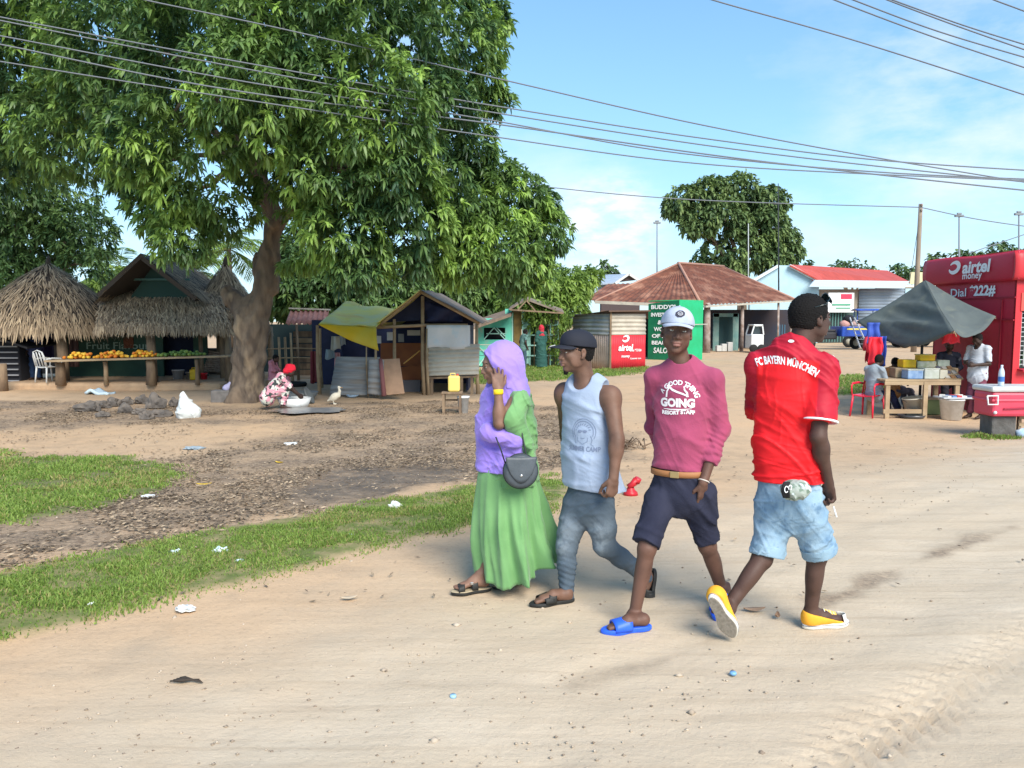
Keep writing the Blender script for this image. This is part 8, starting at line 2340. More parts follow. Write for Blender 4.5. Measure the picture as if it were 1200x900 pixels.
q0 = P(1106, 442, TY0 + .1); q0.z = zt2 + .02
b = MB(); b.slab(V((q0.x, TY0 + .05, zt2 + .01)), V((q0.x + .36, TY0 + .05, zt2 + .01)), V((q0.x + .30, TY0 + .45, zt2 + .26)), V((q0.x - .06, TY0 + .45, zt2 + .26)), .03); b.build('rack_board', wood2, rk)
for i in range(3):
 for j in range(3):
  b = MB(); c = V((q0.x + .06 + .11 * j - .02 * i, TY0 + .09 + .13 * i, zt2 + .045 + .08 * i)); b.box(c, (.08, .09, .02), M=Matrix.Rotation(.5, 3, 'X')); b.build('packet', mat(f'packet_{(i + j) % 3}', ((.45, .42, .38), (.30, .16, .08), (.12, .12, .16))[(i + j) % 3], .6), rk)
bucket('bucket', 'large cream bucket tilted under the market table', on_ground(P(1071, 480, 15.2).x, 15.15, .03), .20, .36, mat('bucket_cream', (.60, .56, .46), .5), tilt=(.0, -.15, 0))
g = on_ground(P(1067, 485, 15).x, 14.95); b = MB(); b.lathe([(.001, .02), (.20, .02), (.24, .07), (.25, .07), (.21, 0), (.001, 0)], g, 26); b.solo('metal_tray', mat('basin_dark', (.06, .06, .065), .35, spec=.6), 'dark round metal tray on the ground below the cream bucket', 'tray')
wbk = bucket('bucket', 'square-shouldered white bucket used as a stand right of the table', on_ground(P(1113, 488, 14.75).x, 14.7, .0), .22, .40, white_p, handle=False)
b = MB(); c = V(wbk.location) + V((.06, 0, .405)); b.box(c + V((0, 0, .02)), (.66, .40, .03), bevel=.01); b.solo('serving_tray', mat('tray_grey', (.45, .47, .50), .4), 'grey tray balanced on the white bucket, loaded with packets', 'tray')
for k in range(9):
 cc = c + V((-.22 + .105 * (k % 5), -.10 + .16 * (k // 5), .048)); b = MB(); b.box(cc, (.09, .13, .025 + .01 * (k % 3)), rz=.4 - .2 * k, bevel=.004)
 col = ((.65, .65, .62), (.12, .22, .45), (.50, .06, .07), (.70, .68, .64), (.08, .09, .14))[k % 5]; cn_ = ('white', 'blue', 'red', 'cream', 'black')[k % 5]
 b.solo('snack_packet', mat('pk_' + cn_, col, .5), f'{cn_} packet among those heaped on the grey tray over the white bucket', 'packet', group='packets heaped on the grey tray')
bx = thing('wooden_box', 'low green and wood box lying between the table and the white bucket', 'box', on_ground(P(1096, 484, 15.3).x, 15.5)); b = MB(); b.box(V(bx.location) + V((0, 0, .16)), (.34, .3, .30), bevel=.01); b.build('box_body', mat('box_olive', (.16, .20, .09), .8), bx); b = MB(); b.box(V(bx.location) + V((0, 0, .33)), (.38, .34, .03)); b.build('lid', wood2, bx)
g = on_ground(P(1015, 486, 15.3).x, 15.25)
plastic_chair('plastic_chair', 'bright red plastic armchair the man in grey sits on', g, R(-52), mat('red_chair', (.70, .015, .045), .35, spec=.5), .44)
# hanging clothes
def hanging(name, lab, px, py, Y, w_, h_, m_, seed=0, arms=True):
 c = P(px, py, Y); b = MB()
 b.sheet(lambda u, v: c + V(((u - .5) * w_ * (1 + .15 * v + .1 * math.sin(v * 5 + seed)), .04 * math.sin(u * 10 + seed) + .02 * math.sin(v * 9), -h_ * v - .05 * abs(math.sin(u * 5 + seed)) * v)), 12, 10, True, .012)
 if arms:
  for e in (-1, 1): b.tube([c + V((e * w_ * .42, 0, -.02)), c + V((e * w_ * .62, 0, -h_ * .35)), c + V((e * w_ * .60, 0.01, -h_ * .6))], [.05, .05, .045], 8, ell=.5)
 b.solo(name, m_, lab, 'garment', group='clothes hung from the canopy')
rd = mat('cloth_red', (.70, .03, .05), .8); bl2 = mat('cloth_blue', (.05, .10, .42), .8)
hanging('hanging_shirt', 'bright blue cloth hanging at the left corner of the canopy, above the red shirts', 1024, 378, 15.9, .26, .42, bl2, 3, False)
hanging('hanging_shirt', 'red shirt hanging nearer over the back of the seated man in grey', 1026, 395, 15.6, .22, .52, rd, 1)
hanging('hanging_shirt', 'darker red shirt hanging just behind the nearer red one', 1019, 394, 15.9, .16, .50, mat('cloth_red_dark', (.45, .03, .05), .8), 5)
hanging('hanging_shirt', 'long blue garment hanging right of the red shirts', 1034, 394, 15.8, .14, .58, bl2, 7, False)
hanging('hanging_shirt', 'green cloth end hanging below the red shirts', 1021, 420, 15.8, .10, .22, mat('cloth_green', (.05, .28, .16), .8), 9, False)
hanging('hanging_shirt', 'fluorescent coral red top hanging under the front corner of the canopy', 1116, 379, 15.0, .26, .36, mat('cloth_coral', (.90, .05, .08), .7), 2)
hanging('hanging_shirt', 'small blue cloth hanging beside the coral red top', 1108, 379, 15.1, .08, .14, bl2, 8, False)
# ---- cool box on its block
g = on_ground(P(1172, 512, 12.35).x, 12.35)
b = MB(); b.box(g + V((-.02, .05, .15)), (.40, .34, .42), bevel=.03); b.solo('stone_block', mat('block_dark', (.13, .125, .12), .95, (.09, .085, .08), scale=7, bump=.02, bscale=12), 'dark grey stone block carrying the pink-red cool box', 'block')
wc = thing('wooden_crate', 'open wooden crate under the right half of the cool box', 'crate', g + V((.45, .1, 0)))
b = MB()
for z in (.06, .20, .31): b.box(g + V((.48, -.04, z)), (.44, .03, .05))
b.build('slat', wood2, wc); b = MB()
for dx in (.28, .68):
 for dy in (-.02, .3): b.box(g + V((dx, dy, .16)), (.05, .05, .36))
b.build('corner_post', wood, wc)
cb = thing('cool_box', 'large pink-red cool box with a grey lid and white side handle', 'cool box', g + V((.22, .05, .36)))
zc = g.z + .362; cx_ = P(1190, 470, 12.3).x; cw = .98; ch = .40
b = MB(); b.box((cx_ + .02, 12.40, zc + ch / 2 - .02), (cw, .52, ch), bevel=.05); b.box((cx_ + .02, 12.40, zc + ch * .60), (cw + .03, .55, .05), bevel=.02); b.build('box_body', mat('cooler_pink', (.64, .055, .10), .45, (.58, .05, .09), scale=3, spec=.5), cb)
b = MB(); b.box((cx_ + .02, 12.40, zc + ch + .02), (cw + .05, .57, .09), bevel=.035); b.build('lid', mat('cooler_lid', (.60, .62, .60), .4, (.50, .52, .52), scale=5), cb)
hx = P(1163, 470, 12.1).x
b = MB(); b.tube([V((hx - .085, 12.10, zc + ch * .80)), V((hx + .085, 12.10, zc + ch * .80)), V((hx + .075, 12.08, zc + ch * .46)), V((hx - .075, 12.08, zc + ch * .46)), V((hx - .085, 12.10, zc + ch * .80))], .014, 6, smooth=False); b.build('handle', white_p, cb)
b = MB(); b.ball(V((P(1167, 486, 12.1).x, 12.12, zc + .05)), .028, 10); b.build('drain_plug', white_p, cb)
b = MB(); b.bar(V((P(1178, 470, 12.1).x, 12.12, zc + ch * .28)), V((cx_ + .5, 12.12, zc + ch * .38)), .02, .02); b.build('moulded_line', mat('cooler_dark', (.35, .03, .06), .5), cb)
bt = thing('water_bottle', 'clear plastic water bottle with blue label on the cool box lid', 'bottle', V((P(1173, 450, 12.25).x, 12.25, zc + ch + .066)))
b = MB(); b.lathe([(.001, 0), (.040, 0), (.044, .02), (.044, .10), (.040, .12), (.044, .14), (.044, .20), (.036, .25), (.017, .295), (.016, .32)], (0, 0, 0), 20); bb = b.build('bottle_body', mat('bottle_clear', (.45, .56, .68), .15, (.60, .68, .76), scale=9, spec=.6), bt, world=False)
b = MB(); b.lathe([(.0455, .07), (.0455, .15)], (0, 0, 0), 20); b.build('bottle_label', mat('label_blue', (.05, .16, .45), .4), bt, world=False)
b = MB(); b.lathe([(.018, .31), (.018, .335), (.001, .336)], (0, 0, 0), 14); b.build('bottle_cap', mat('cap_pale', (.65, .72, .8), .4), bt, world=False)
c = on_ground(P(1192, 512, 12.4).x, 12.25, .06); b = MB(); b.ball(c, .12, 10, (1.2, .8, .7), jit=.2, seed=4); b.solo('plastic_bag', mat('bag_bluewhite', (.30, .50, .75), .4, (.6, .68, .75), scale=9), 'blue and white plastic bag crumpled under the wooden crate', 'bag')
tp_ = pwpoly([(1140, 506), (1165, 503), (1184, 508), (1182, 514), (1160, 515), (1144, 513)])
o = grass_blades('grass', tp_, 4500, .05, .13, 400, .008); o['label'] = 'grass tuft growing round the stone block'
print('right', round(time.time() - T0, 1))
# ================================================================ FIGURES FARTHER OFF
def small_person(label, base, face, pose, cloth, sk, hsc=1.0, group=None, h=.0095):
 """pose: joints in the body frame (forward, left, up); cloth: list of garment specs"""
 base = V(base); f = unit((math.sin(face), math.cos(face), 0)); l = V((0, 0, 1)).cross(f)
 t = thing('person', label, 'person', base, group=group)
 g = lambda p: base + (f * p[0] + l * p[1]) * hsc + V((0, 0, p[2])) * hsc
 J = {k: g(v) for k, v in pose.items() if k not in ('look',)}
 lo = V([min(j[i] for j in J.values()) - .28 for i in range(3)]); hi = V([max(j[i] for j in J.values()) + .28 for i in range(3)]); lo.z = base.z - .03
 r = hsc
 s = SDF(lo, hi, h)
 lk = pose.get('look', (1, 0, 0)); hf = f * lk[0] + l * lk[1] + V((0, 0, lk[2]))
 Mh = add_head(s, J['head'], hf, sc=r)
 s.cap(J['head'] + Mh @ V((-.03, 0, -.06)) * r, (J['shL'] + J['shR']) / 2, .05 * r, .06 * r, k=.03)
 sc_, hc_ = (J['shL'] + J['shR']) / 2, (J['hipL'] + J['hipR']) / 2
 ft = dict(flat=tuple(f), fs=.7)
 s.cap(J['shL'], J['shR'], .05 * r, k=.03); s.cap(sc_.lerp(hc_, .15), sc_.lerp(hc_, .6), .135 * r, .125 * r, k=.04, **ft); s.cap(sc_.lerp(hc_, .6), hc_, .12 * r, .145 * r, k=.04, **ft)
 for e in 'LR':
  s.cap(J['sh' + e], J['el' + e], .046 * r, .037 * r, k=.03); s.cap(J['el' + e], J['wr' + e], .037 * r, .026 * r, k=.02)
  d = J['wr' + e] - J['el' + e]; n = l * (-1 if e == 'L' else 1)
  if abs(d.normalized().dot(n)) > .9: n = V((0, 0, -1))
  add_hand(s, J['wr' + e], d, n, left=(e == 'L'), curl=(30, 35, 25), sc=r)
  s.cap(J['hip' + e], J['kn' + e], .082 * r, .054 * r, k=.03); s.cap(J['kn' + e], J['an' + e], .050 * r, .034 * r, k=.02)
  he = J['an' + e] - f * .05 * r; he.z = J['an' + e].z - .06 * r
  add_foot(s, J['an' + e], he, he + f * .25 * r, (0, 0, 1), left=(e == 'L'), sc=.95 * r, toes=False)
 s.build('body', sk, t)
 for c in cloth:
  s = SDF(lo, hi, h)
  kd = c['kind']
  if kd == 'top':
   s.cap(sc_.lerp(hc_, .1), sc_.lerp(hc_, .6), .155 * r, .155 * r, k=.05, flat=tuple(f), fs=.74); s.cap(sc_.lerp(hc_, .6), sc_.lerp(hc_, c.get('long', 1.12)), .160 * r, .188 * r, k=.05, flat=tuple(f), fs=.86)
   s.cap(J['shL'], J['shR'], .060 * r, k=.04)
   for e in 'LR':
    q = c.get('sleeve', .7); a, m_, w_ = J['sh' + e], J['el' + e], J['wr' + e]
    if q <= 1: limb(s, [a, a.lerp(m_, q)], [.062 * r, .062 * r], (a.lerp(m_, q) + (m_ - a).normalized() * .03, m_ - a))
    else: s.chain([a, m_, m_.lerp(w_, q - 1)], [.062 * r, .052 * r, .045 * r], k=.03)
   s.cap(J['head'] - V((0, 0, .16)) * r, J['head'] - V((0, 0, .05)) * r, .058 * r, .07 * r, k=.01, op='sub')
  elif kd == 'legs':
   s.cap(hc_.lerp(sc_, .12), hc_, .145 * r, .155 * r, k=.04, flat=tuple(f), fs=.8)
   for e in 'LR':
    q = c.get('len', .9); limb(s, [J['hip' + e], J['kn' + e], J['kn' + e].lerp(J['an' + e], q)], [.086 * r, .080 * r, .066 * r], (J['kn' + e].lerp(J['an' + e], q) + (J['an' + e] - J['kn' + e]).normalized() * .02, J['an' + e] - J['kn' + e]), kb=.03)
  elif kd == 'robe':
   fe = (J['anL'] + J['anR']) / 2
   s.cap(sc_, hc_, .16 * r, .19 * r, k=.05, flat=tuple(f), fs=.85); s.cap(hc_, fe + V((0, 0, .0)), .19 * r, .25 * r, k=.05)
   s.cap(J['shL'], J['shR'], .065 * r, k=.05)
   for e in 'LR': s.chain([J['sh' + e], J['el' + e], J['wr' + e]], [.07 * r, .075 * r, .07 * r], k=.04)
   s.plane(fe + V((0, 0, .0)), (0, 0, -1)); s.cap(J['head'] - V((0, 0, .16)) * r, J['head'] - V((0, 0, .05)) * r, .058 * r, .07 * r, k=.01, op='sub')
  elif kd == 'scarf':
   A = np.array(Mh); s.ell(J['head'] + Mh @ V((-.03, 0, .035)) * r, [.115 * r, .094 * r, .108 * r], A, k=0); s.ell(J['head'] + Mh @ V((-.06, 0, -.04)) * r, [.08 * r, .08 * r, .08 * r], A, k=.04)
   if c.get('drape'): s.cap(J['head'] + Mh @ V((-.04, 0, -.05)) * r, sc_ + V((0, 0, -.05)), .09 * r, .15 * r, k=.05)
   s.ell(J['head'] + Mh @ V((.10, 0, -.03)) * r, [.095 * r, .080 * r, .105 * r], A, k=.006, op='sub')
  s.warp(folds(len(label) + len(kd), .14, .008, (.4, .3, 1), 4))
  if kd == 'scarf' and not c.get('drape'): pass
  s.build(c['name'], c['mat'], t)
 if not any(c['kind'] == 'scarf' for c in cloth): add_hair(t, J['head'], Mh, r, h=h, grow=.004)
 return t
STAND = dict(hipL=(0, .09, .90), hipR=(0, -.09, .90), knL=(.03, .10, .49), knR=(.01, -.10, .49), anL=(0, .11, .075), anR=(0, -.11, .075), shL=(0, .165, 1.37), shR=(0, -.165, 1.37),
    head=(.02, 0, 1.565), elL=(-.03, .22, 1.10), elR=(-.03, -.22, 1.10), wrL=(.06, .22, .87), wrR=(.06, -.22, .87), look=(1, 0, -.05))
SIT = dict(hipL=(0, .09, .50), hipR=(0, -.09, .50), knL=(.42, .10, .50), knR=(.42, -.12, .47), anL=(.50, .10, .075), anR=(.60, -.12, .075), shL=(-.02, .165, .98), shR=(-.02, -.165, .98),
   head=(.06, 0, 1.18), elL=(.06, .21, .74), elR=(.06, -.21, .74), wrL=(.28, .14, .66), wrR=(.28, -.14, .66), look=(1, 0, -.25))
sk_d = skin('skin_far_deep', (.05, .027, .02), (.15, .08, .06)); sk_b = skin('skin_far_brown', (.10, .05, .034), (.22, .12, .09))
cl = lambda n, c, c2=None, **k: mat('cl_' + n, c, .88, c2, scale=9, **k)
def ps(base=STAND, **k): d = dict(base); d.update(k); return d
g = on_ground(P(1143, 490, 14.75).x, 14.75)
small_person('standing vendor in a white shirt and maroon trousers looking down at a phone', g, R(-118), ps(head=(.06, 0, 1.545), elL=(.02, .22, 1.08), elR=(.04, -.22, 1.09), wrL=(.25, .10, 1.06), wrR=(.26, -.10, 1.10), look=(1, 0, -.5)),
    [dict(kind='top', name='shirt', mat=cl('white', (.52, .55, .60), (.44, .47, .53)), sleeve=.75, long=1.15), dict(kind='legs', name='trousers', mat=cl('maroon', (.17, .05, .08)), len=.88)], sk_d, .99)
b = MB(); q = V(g) + V((-.25, -.12, 1.08)); b.box(q, (.08, .02, .14), rz=.5, bevel=.006); b.solo('mobile_phone', mat('phone_dark', (.03, .03, .04), .3), 'dark phone held by the vendor in the white shirt', 'phone')
g = on_ground(P(1024, 480, 15.3).x, 15.3)
small_person('seated man in a grey shirt and navy trousers at the left table end', g, R(60), ps(SIT, head=(.12, 0, 1.16), knL=(.40, .10, .48), knR=(.40, -.10, .46), anR=(.66, -.14, .075), anL=(.62, .06, .075), wrL=(.34, .10, .72), wrR=(.34, -.12, .70)),
    [dict(kind='top', name='shirt', mat=cl('greyblue', (.30, .34, .38), (.25, .29, .33)), sleeve=.9, long=1.05), dict(kind='legs', name='trousers', mat=cl('navy', (.015, .022, .065)), len=.85)], sk_d, .96)
g = on_ground(P(1051, 480, 15.9).x, 16.1)
small_person('child in an orange top seated behind the left end of the market table', g, R(70), ps(SIT, head=(.05, 0, 1.16)), [dict(kind='top', name='top', mat=cl('orange', (.50, .22, .08)), sleeve=.4), dict(kind='legs', name='trousers', mat=cl('dusk', (.10, .10, .14)), len=.8)], sk_d, .88)
g = on_ground(P(1106, 470, 16.3).x, 16.2)
small_person('vendor in a black patterned top seated behind the right table end', g, R(200), ps(SIT, shL=(0, .165, 1.18), shR=(0, -.165, 1.18), head=(.08, 0, 1.40), hipL=(0, .09, .70), hipR=(0, -.09, .70), knL=(.42, .10, .62), knR=(.42, -.12, .60), elL=(.08, .22, .93), elR=(.08, -.22, .93), wrL=(.30, .12, .86), wrR=(.30, -.12, .86)),
    [dict(kind='top', name='top', mat=cl('black_print', (.018, .022, .04), (.10, .11, .13), contrast=(.58, .64)), sleeve=1.5), dict(kind='legs', name='trousers', mat=cl('dark', (.02, .02, .03)), len=.9), dict(kind='scarf', name='headscarf', mat=cl('mauve', (.24, .08, .10)))], sk_d, .98)
# turquoise shack
g = on_ground(P(634, 430, 29.9).x, 29.8)
small_person('woman in a long dark green robe and red headscarf standing at the turquoise shack', g, R(-30), ps(elL=(.02, .20, 1.08), elR=(.02, -.20, 1.08), wrL=(.18, .10, 1.02), wrR=(.18, -.10, 1.02)), [dict(kind='robe', name='robe', mat=cl('bottle', (.020, .075, .065), (.03, .095, .08))), dict(kind='scarf', name='headscarf', mat=cl('redscarf', (.48, .03, .05)), drape=True)], sk_d, 1.0, h=.014)
g = on_ground(P(613, 432, 29.5).x, 29.2)
small_person('person in a grey-green top leaning beside the robed woman at the shack', g, R(60), ps(head=(.10, 0, 1.50), shL=(.05, .165, 1.33), shR=(.05, -.165, 1.33)), [dict(kind='top', name='top', mat=cl('greygreen', (.10, .19, .17)), sleeve=.6), dict(kind='legs', name='trousers', mat=cl('slate', (.04, .08, .10)), len=.95)], sk_d, .95, h=.014)
# under the round hut
small_person('person in dark blue clothes standing in the shade of the round hut', (P(42, 440, 21.9).x, 21.9, PZ), R(190), ps(STAND), [dict(kind='top', name='jacket', mat=cl('indigo', (.035, .045, .11)), sleeve=1.7), dict(kind='legs', name='trousers', mat=cl('ink', (.012, .03, .075)), len=.95)], sk_d, .93, h=.012)
# by the trunk
g = on_ground(P(318, 455, 19.6).x, 19.8)
small_person('child in a pink dress seated behind the woman with the red headwrap', g, R(100), ps(SIT, head=(.10, 0, 1.12), look=(1, 0, -.4)), [dict(kind='top', name='dress', mat=cl('pink', (.62, .25, .30), (.52, .20, .25)), sleeve=1.4), dict(kind='legs', name='skirt', mat=cl('pink', (.62, .25, .30)), len=.5)], sk_b, .80, h=.010)
b = MB(); b.box(V(g) + V((-.02, 0, .17)), (.30, .30, .34), bevel=.02); b.solo('wooden_block_seat', wood, 'low wooden block the child in pink sits on', 'seat')
g = G(322, 480)
sq = dict(hipL=(-.12, .10, .30), hipR=(-.12, -.10, .30), knL=(.26, .14, .46), knR=(.26, -.14, .46), anL=(.16, .13, .075), anR=(.16, -.13, .075), shL=(.16, .17, .68), shR=(.16, -.17, .68), head=(.34, 0, .82), elL=(.34, .22, .46), elR=(.34, -.22, .46), wrL=(.50, .12, .30), wrR=(.50, -.12, .30), look=(.8, 0, -.6))
flo = cl('floral', (.62, .28, .34), (.62, .64, .56), col3=(.04, .05, .05), scale3=12, c3=(.54, .58), contrast=(.48, .54))
small_person('woman with a red headwrap and flowered dress squatting over the wash basins', g, R(75), sq, [dict(kind='top', name='blouse', mat=flo, sleeve=.9, long=1.1), dict(kind='legs', name='wrap_skirt', mat=flo, len=.85), dict(kind='scarf', name='headwrap', mat=cl('scarlet', (.62, .015, .035)))], sk_d, 1.0, h=.010)
# ================================================================ THINGS LYING ABOUT
def crumple(name, lab, px, py, r_, m_, cat='plastic bag', seed=0, flat=.5):
 g = G(px, py); bm = bmesh.new(); bmesh.ops.create_icosphere(bm, subdivisions=3, radius=1)
 for v in bm.verts:
  n = mnoise.noise(v.co * 2.3 + V((seed * 3.1, 0, 0))) + .6 * mnoise.noise(v.co * 5.1 + V((0, seed, 0)))
  v.co = V((v.co.x * (1 + .5 * n), v.co.y * (.8 + .5 * n), max(-.1, v.co.z * flat * (1 + .9 * n)))) * r_
 me = bpy.data.meshes.new(name); bm.to_mesh(me); bm.free()
 o = link(name, me, m_); o.location = g + V((0, 0, .015)); props(o, lab, cat)
pb1 = mat('film_blue', (.55, .68, .80), .3, (.72, .78, .82), scale=40, spec=.6); pb2 = mat('film_white', (.74, .74, .72), .4, (.6, .62, .62), scale=40)
crumple('plastic_bag', 'pale blue crumpled plastic bag in the grass verge, the larger of two side by side', 257, 649, .060, pb1, seed=1)
crumple('plastic_bag', 'flattened blue-white plastic bag in the verge left of the larger one', 206, 650, .055, pb1, seed=2, flat=.3)
crumple('plastic_bag', 'white crumpled plastic bag in the verge near the woman in green', 463, 597, .065, pb2, seed=3, flat=.7)
crumple('plastic_bag', 'small bluish scrap in the verge just right of the larger blue bag', 281, 660, .035, pb1, seed=4, flat=.3)
crumple('plastic_wrapper', 'white wrapper lying on the sand at the edge of the verge', 216, 716, .055, pb2, 'wrapper', 5, .3)
crumple('plastic_wrapper', 'tiny pale wrapper in the grass at the left of the verge', 108, 711, .022, pb2, 'wrapper', 6, .5)
crumple('plastic_wrapper', 'small pale wrapper in the verge under the white bag', 411, 629, .025, pb1, 'wrapper', 7, .4)
crumple('plastic_wrapper', 'grey-blue flat scrap on the light earth above the grass patch', 228, 526, .14, mat('film_grey', (.30, .36, .40), .6), 'wrapper', 8, .12)
crumple('plastic_wrapper', 'white scrap on the dark leaf litter behind the verge', 341, 521, .10, pb2, 'wrapper', 9, .2)
crumple('plastic_wrapper', 'small pale scrap at the right edge of the grass patch', 175, 583, .07, pb2, 'wrapper', 10, .15)
g = G(859, 791); b = MB(); b.lathe([(.001, .012), (.015, .012), (.017, .0), (.001, 0)], g + V((0, 0, .004)), 16); b.solo('bottle_cap', mat('cap_blue', (.18, .38, .62), .4), 'light blue bottle cap lying on the sandy road', 'bottle cap')
g = G(531, 818); b = MB(); b.lathe([(.001, .012), (.014, .012), (.016, .0), (.001, 0)], g + V((0, 0, .004)), 16); b.solo('bottle_cap', mat('cap_sky', (.30, .50, .66), .4), 'faded sky-blue bottle cap pressed into the road in the foreground', 'bottle cap')
def leaf_thing(lab, px, py, L_, col, nm, rz=0., curl=.3):
 g = G(px, py); b = MB(); c, s_ = math.cos(rz), math.sin(rz)
 b.sheet(lambda u, v: g + V((c, s_, 0)) * ((u - .5) * L_) + V((-s_, c, 0)) * ((v - .5) * L_ * .42 * math.sin(PI * (u * .94 + .03))) + V((0, 0, .012 + curl * L_ * ((u - .5) ** 2 + .6 * (v - .5) ** 2))), 10, 4, True, .0015)
 b.solo('fallen_leaf', mat('leaf_' + nm, col, .7), lab, 'leaf')
leaf_thing('large dry brown leaf on the sand between the yellow shoes', 884, 717, .13, (.34, .22, .14), 'brown', .1)
leaf_thing('small dark dry leaf just right of the large brown leaf', 911, 725, .07, (.26, .16, .10), 'umber', 1.2, .8)
leaf_thing('yellow leaf in the grass verge right of the blue bags', 300, 662, .07, (.62, .42, .06), 'yellow', .4)
leaf_thing('tan leaf in the verge beside the yellow leaf', 334, 665, .09, (.50, .33, .14), 'tan', -.2)
leaf_thing('yellow leaf on the dark litter above the verge', 239, 569, .16, (.62, .40, .05), 'yellow', .2)
leaf_thing('bright yellow leaf on the litter left of the white scrap', 327, 543, .14, (.66, .44, .05), 'yellow', -.5)
leaf_thing('brown leaf in the verge below the white crumpled bag', 378, 643, .11, (.38, .22, .10), 'brown', .1)
leaf_thing('pale dry leaf on the road near the tip of the verge', 409, 703, .10, (.52, .42, .30), 'pale', .3)
g = G(217, 800); b = MB()
for k in range(4): b.tube([g + V((-.07 + .01 * k, .012 * k, .008)), g + V((-.01, .01 * k - .01, .016)), g + V((.06 + .01 * k, .02 - .012 * k, .008))], [.003, .007, .002], 6)
b.solo('dry_twig', mat('twig_dark', (.05, .038, .03), .9), 'dark dry twig lying alone on the road in the foreground', 'twig')
for k, (px, py) in enumerate(((653, 797 - 20), (895 - 200, 0), (49, 855))):
 pass
# broken red plastic piece behind the man in the tank top
g = G(739, 580); t = thing('broken_plastic_stool', 'broken red plastic stool leg piece lying behind the man in the tank top', 'plastic piece', g)
b = MB(); b.lathe([(.001, .0), (.10, .0), (.09, .04), (.055, .07), (.045, .10)], g, 18); b.build('base', mat('red_broken', (.45, .02, .03), .4), t)
b = MB(); b.tube([g + V((-.03, 0, .10)), g + V((.02, 0, .14)), g + V((.08, 0, .20))], [.045, .04, .055], 10); b.tube([g + V((.07, 0, .17)), g + V((.10, -.01, .23))], [.050, .046], 12); b.build('knob', MATS['red_broken'], t); t.scale = (.75,) * 3
# roots and brush beside the track
g = G(735, 525); b = MB(); rr = random.Random(8)
for k in range(26):
 a = rr.uniform(0, 6.3); p = g + V((rr.uniform(-.25, .25), rr.uniform(-.2, .2), .02)); b.tube([p, p + V((math.cos(a) * .18, math.sin(a) * .18, rr.uniform(.03, .16))), p + V((math.cos(a) * .35, math.sin(a) * .32, rr.uniform(.0, .10)))], [.012, .008, .003], 5)
b.solo('brushwood', mat('brush_brown', (.16, .11, .075), .9), 'small heap of dry brushwood at the edge of the sandy track', 'brushwood')
print('small', round(time.time() - T0, 1))
# ================================================================ LIGHT, SKY, CAMERA
SUN_EL, SUN_AZ = 46, 0
sun_dir = V((.34, -.74, .70)).normalized()       # towards the sun
sl = bpy.data.lights.new('sun', 'SUN'); sl.energy = 2.7; sl.angle = R(34); sl.color = (1, .93, .82)
so = bpy.data.objects.new('sun', sl); COL.objects.link(so)
so.rotation_euler = sun_dir.to_track_quat('Z', 'Y').to_euler()
w = bpy.data.worlds.new('World'); scene.world = w; w.use_nodes = True
N = w.node_tree.nodes; L = w.node_tree.links
bg = N['Background']; bg.inputs['Strength'].default_value = .15
sky = N.new('ShaderNodeTexSky'); sky.sky_type = 'NISHITA'; sky.sun_disc = False
sky.sun_elevation = math.asin(sun_dir.z); sky.sun_rotation = math.atan2(sun_dir.x, sun_dir.y)
sky.air_density = 1.0; sky.dust_density = .35; sky.ozone_density = 2.2
tc = N.new('ShaderNodeTexCoord')
mp = N.new('ShaderNodeMapping'); mp.inputs['Scale'].default_value = (1, 1, 2.6)
L.new(tc.outputs['Generated'], mp.inputs['Vector'])
nz = N.new('ShaderNodeTexNoise'); nz.inputs['Scale'].default_value = 3.1; nz.inputs['Detail'].default_value = 7; nz.inputs['Roughness'].default_value = .58
L.new(mp.outputs[0], nz.inputs['Vector'])
mr = N.new('ShaderNodeMapRange'); mr.inputs['From Min'].default_value = .50; mr.inputs['From Max'].default_value = .78
mr.inputs['To Max'].default_value = .35
L.new(nz.outputs['Fac'], mr.inputs['Value'])
mx = N.new('ShaderNodeMix'); mx.data_type = 'RGBA'
q1 = N.new('ShaderNodeVectorMath'); q1.operation = 'MULTIPLY_ADD'; L.new(sky.outputs[0], q1.inputs[0]); q1.inputs[1].default_value = (.16, .15, .13); q1.inputs[2].default_value = (1, 1, 1)
q2 = N.new('ShaderNodeVectorMath'); q2.operation = 'DIVIDE'; L.new(sky.outputs[0], q2.inputs[0]); L.new(q1.outputs[0], q2.inputs[1])
q3 = N.new('ShaderNodeVectorMath'); q3.operation = 'MULTIPLY'; L.new(q2.outputs[0], q3.inputs[0]); q3.inputs[1].default_value = (.77, 1.04, 1.17)
last = q3.outputs[0]
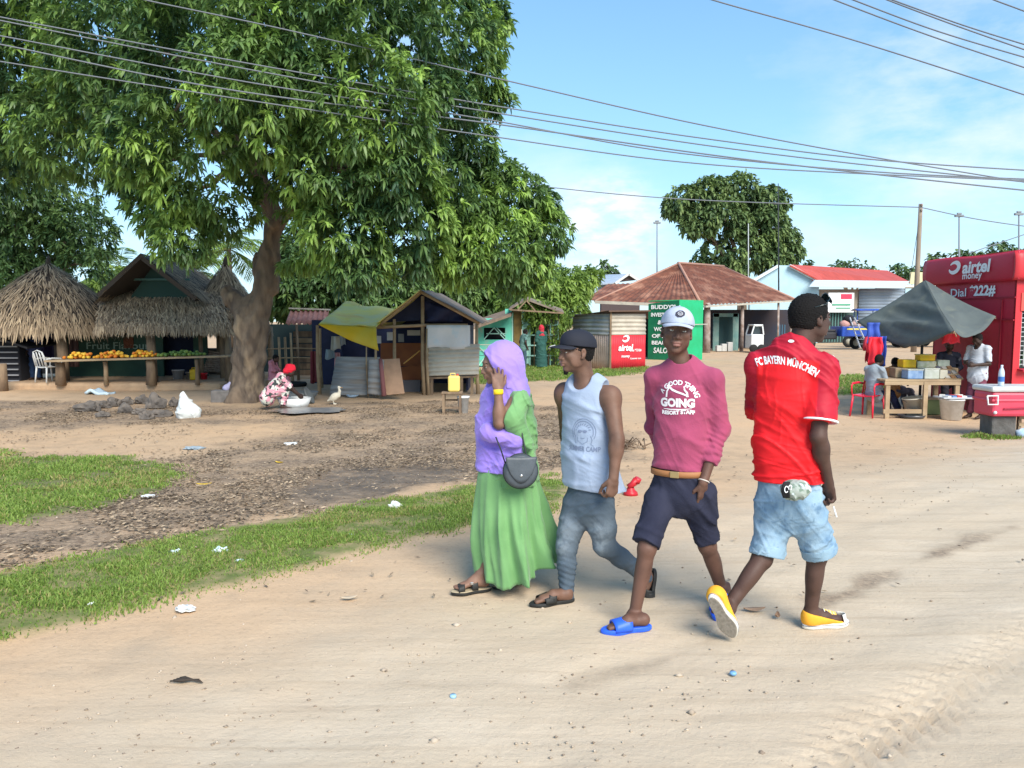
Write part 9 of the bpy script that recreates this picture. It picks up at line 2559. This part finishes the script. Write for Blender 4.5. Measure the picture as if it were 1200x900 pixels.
# two soft clouds that stand in their own directions
for (px, py, c0, c1, sc, lo, hi, k) in ((1150, 120, .982, .9995, 7, .40, .66, .55), (712, 268, .9962, .99985, 22, .38, .60, .85), (690, 280, .990, .9995, 9, .42, .70, .35), (1010, 300, .975, .9995, 6, .42, .70, .3)):
 d = ray(px, py).normalized()
 dt = N.new('ShaderNodeVectorMath'); dt.operation = 'DOT_PRODUCT'; L.new(tc.outputs['Generated'], dt.inputs[0]); dt.inputs[1].default_value = d
 a = N.new('ShaderNodeMapRange'); a.interpolation_type = 'SMOOTHSTEP'; a.inputs['From Min'].default_value = c0; a.inputs['From Max'].default_value = c1; L.new(dt.outputs['Value'], a.inputs['Value'])
 nn2 = N.new('ShaderNodeTexNoise'); nn2.inputs['Scale'].default_value = sc; nn2.inputs['Detail'].default_value = 7; nn2.inputs['Roughness'].default_value = .6; L.new(mp.outputs[0], nn2.inputs['Vector'])
 b_2 = N.new('ShaderNodeMapRange'); b_2.inputs['From Min'].default_value = lo; b_2.inputs['From Max'].default_value = hi; b_2.inputs['To Max'].default_value = k; L.new(nn2.outputs['Fac'], b_2.inputs['Value'])
 m3 = N.new('ShaderNodeMath'); m3.operation = 'MULTIPLY'; L.new(a.outputs[0], m3.inputs[0]); L.new(b_2.outputs[0], m3.inputs[1])
 x3 = N.new('ShaderNodeMix'); x3.data_type = 'RGBA'; L.new(m3.outputs[0], x3.inputs['Factor']); L.new(last, x3.inputs['A']); x3.inputs['B'].default_value = (3.3, 3.45, 3.6, 1); last = x3.outputs['Result']
L.new(mr.outputs[0], mx.inputs['Factor']); L.new(last, mx.inputs['A'])
mx.inputs['B'].default_value = (3.4, 3.5, 3.6, 1)
L.new(mx.outputs['Result'], bg.inputs['Color'])
cam = bpy.data.cameras.new('camera'); co = bpy.data.objects.new('camera', cam); COL.objects.link(co)
co.location = (0, 0, CAM_H); co.rotation_euler = (PI / 2 - PITCH, 0, 0)
cam.sensor_width = 36; cam.lens = 27; cam.clip_start = .05; cam.clip_end = 5000
scene.camera = co
vs_ = scene.view_settings
scene.display_settings.display_device = 'sRGB'
vs_.view_transform = 'Standard'; vs_.look = 'None'; vs_.exposure = 1.15; vs_.gamma = 1; vs_.use_curve_mapping = False
scene.cycles.use_denoising = True
scene.cycles.max_bounces = 6; scene.cycles.transparent_max_bounces = 8
print('script', round(time.time() - T0, 1))
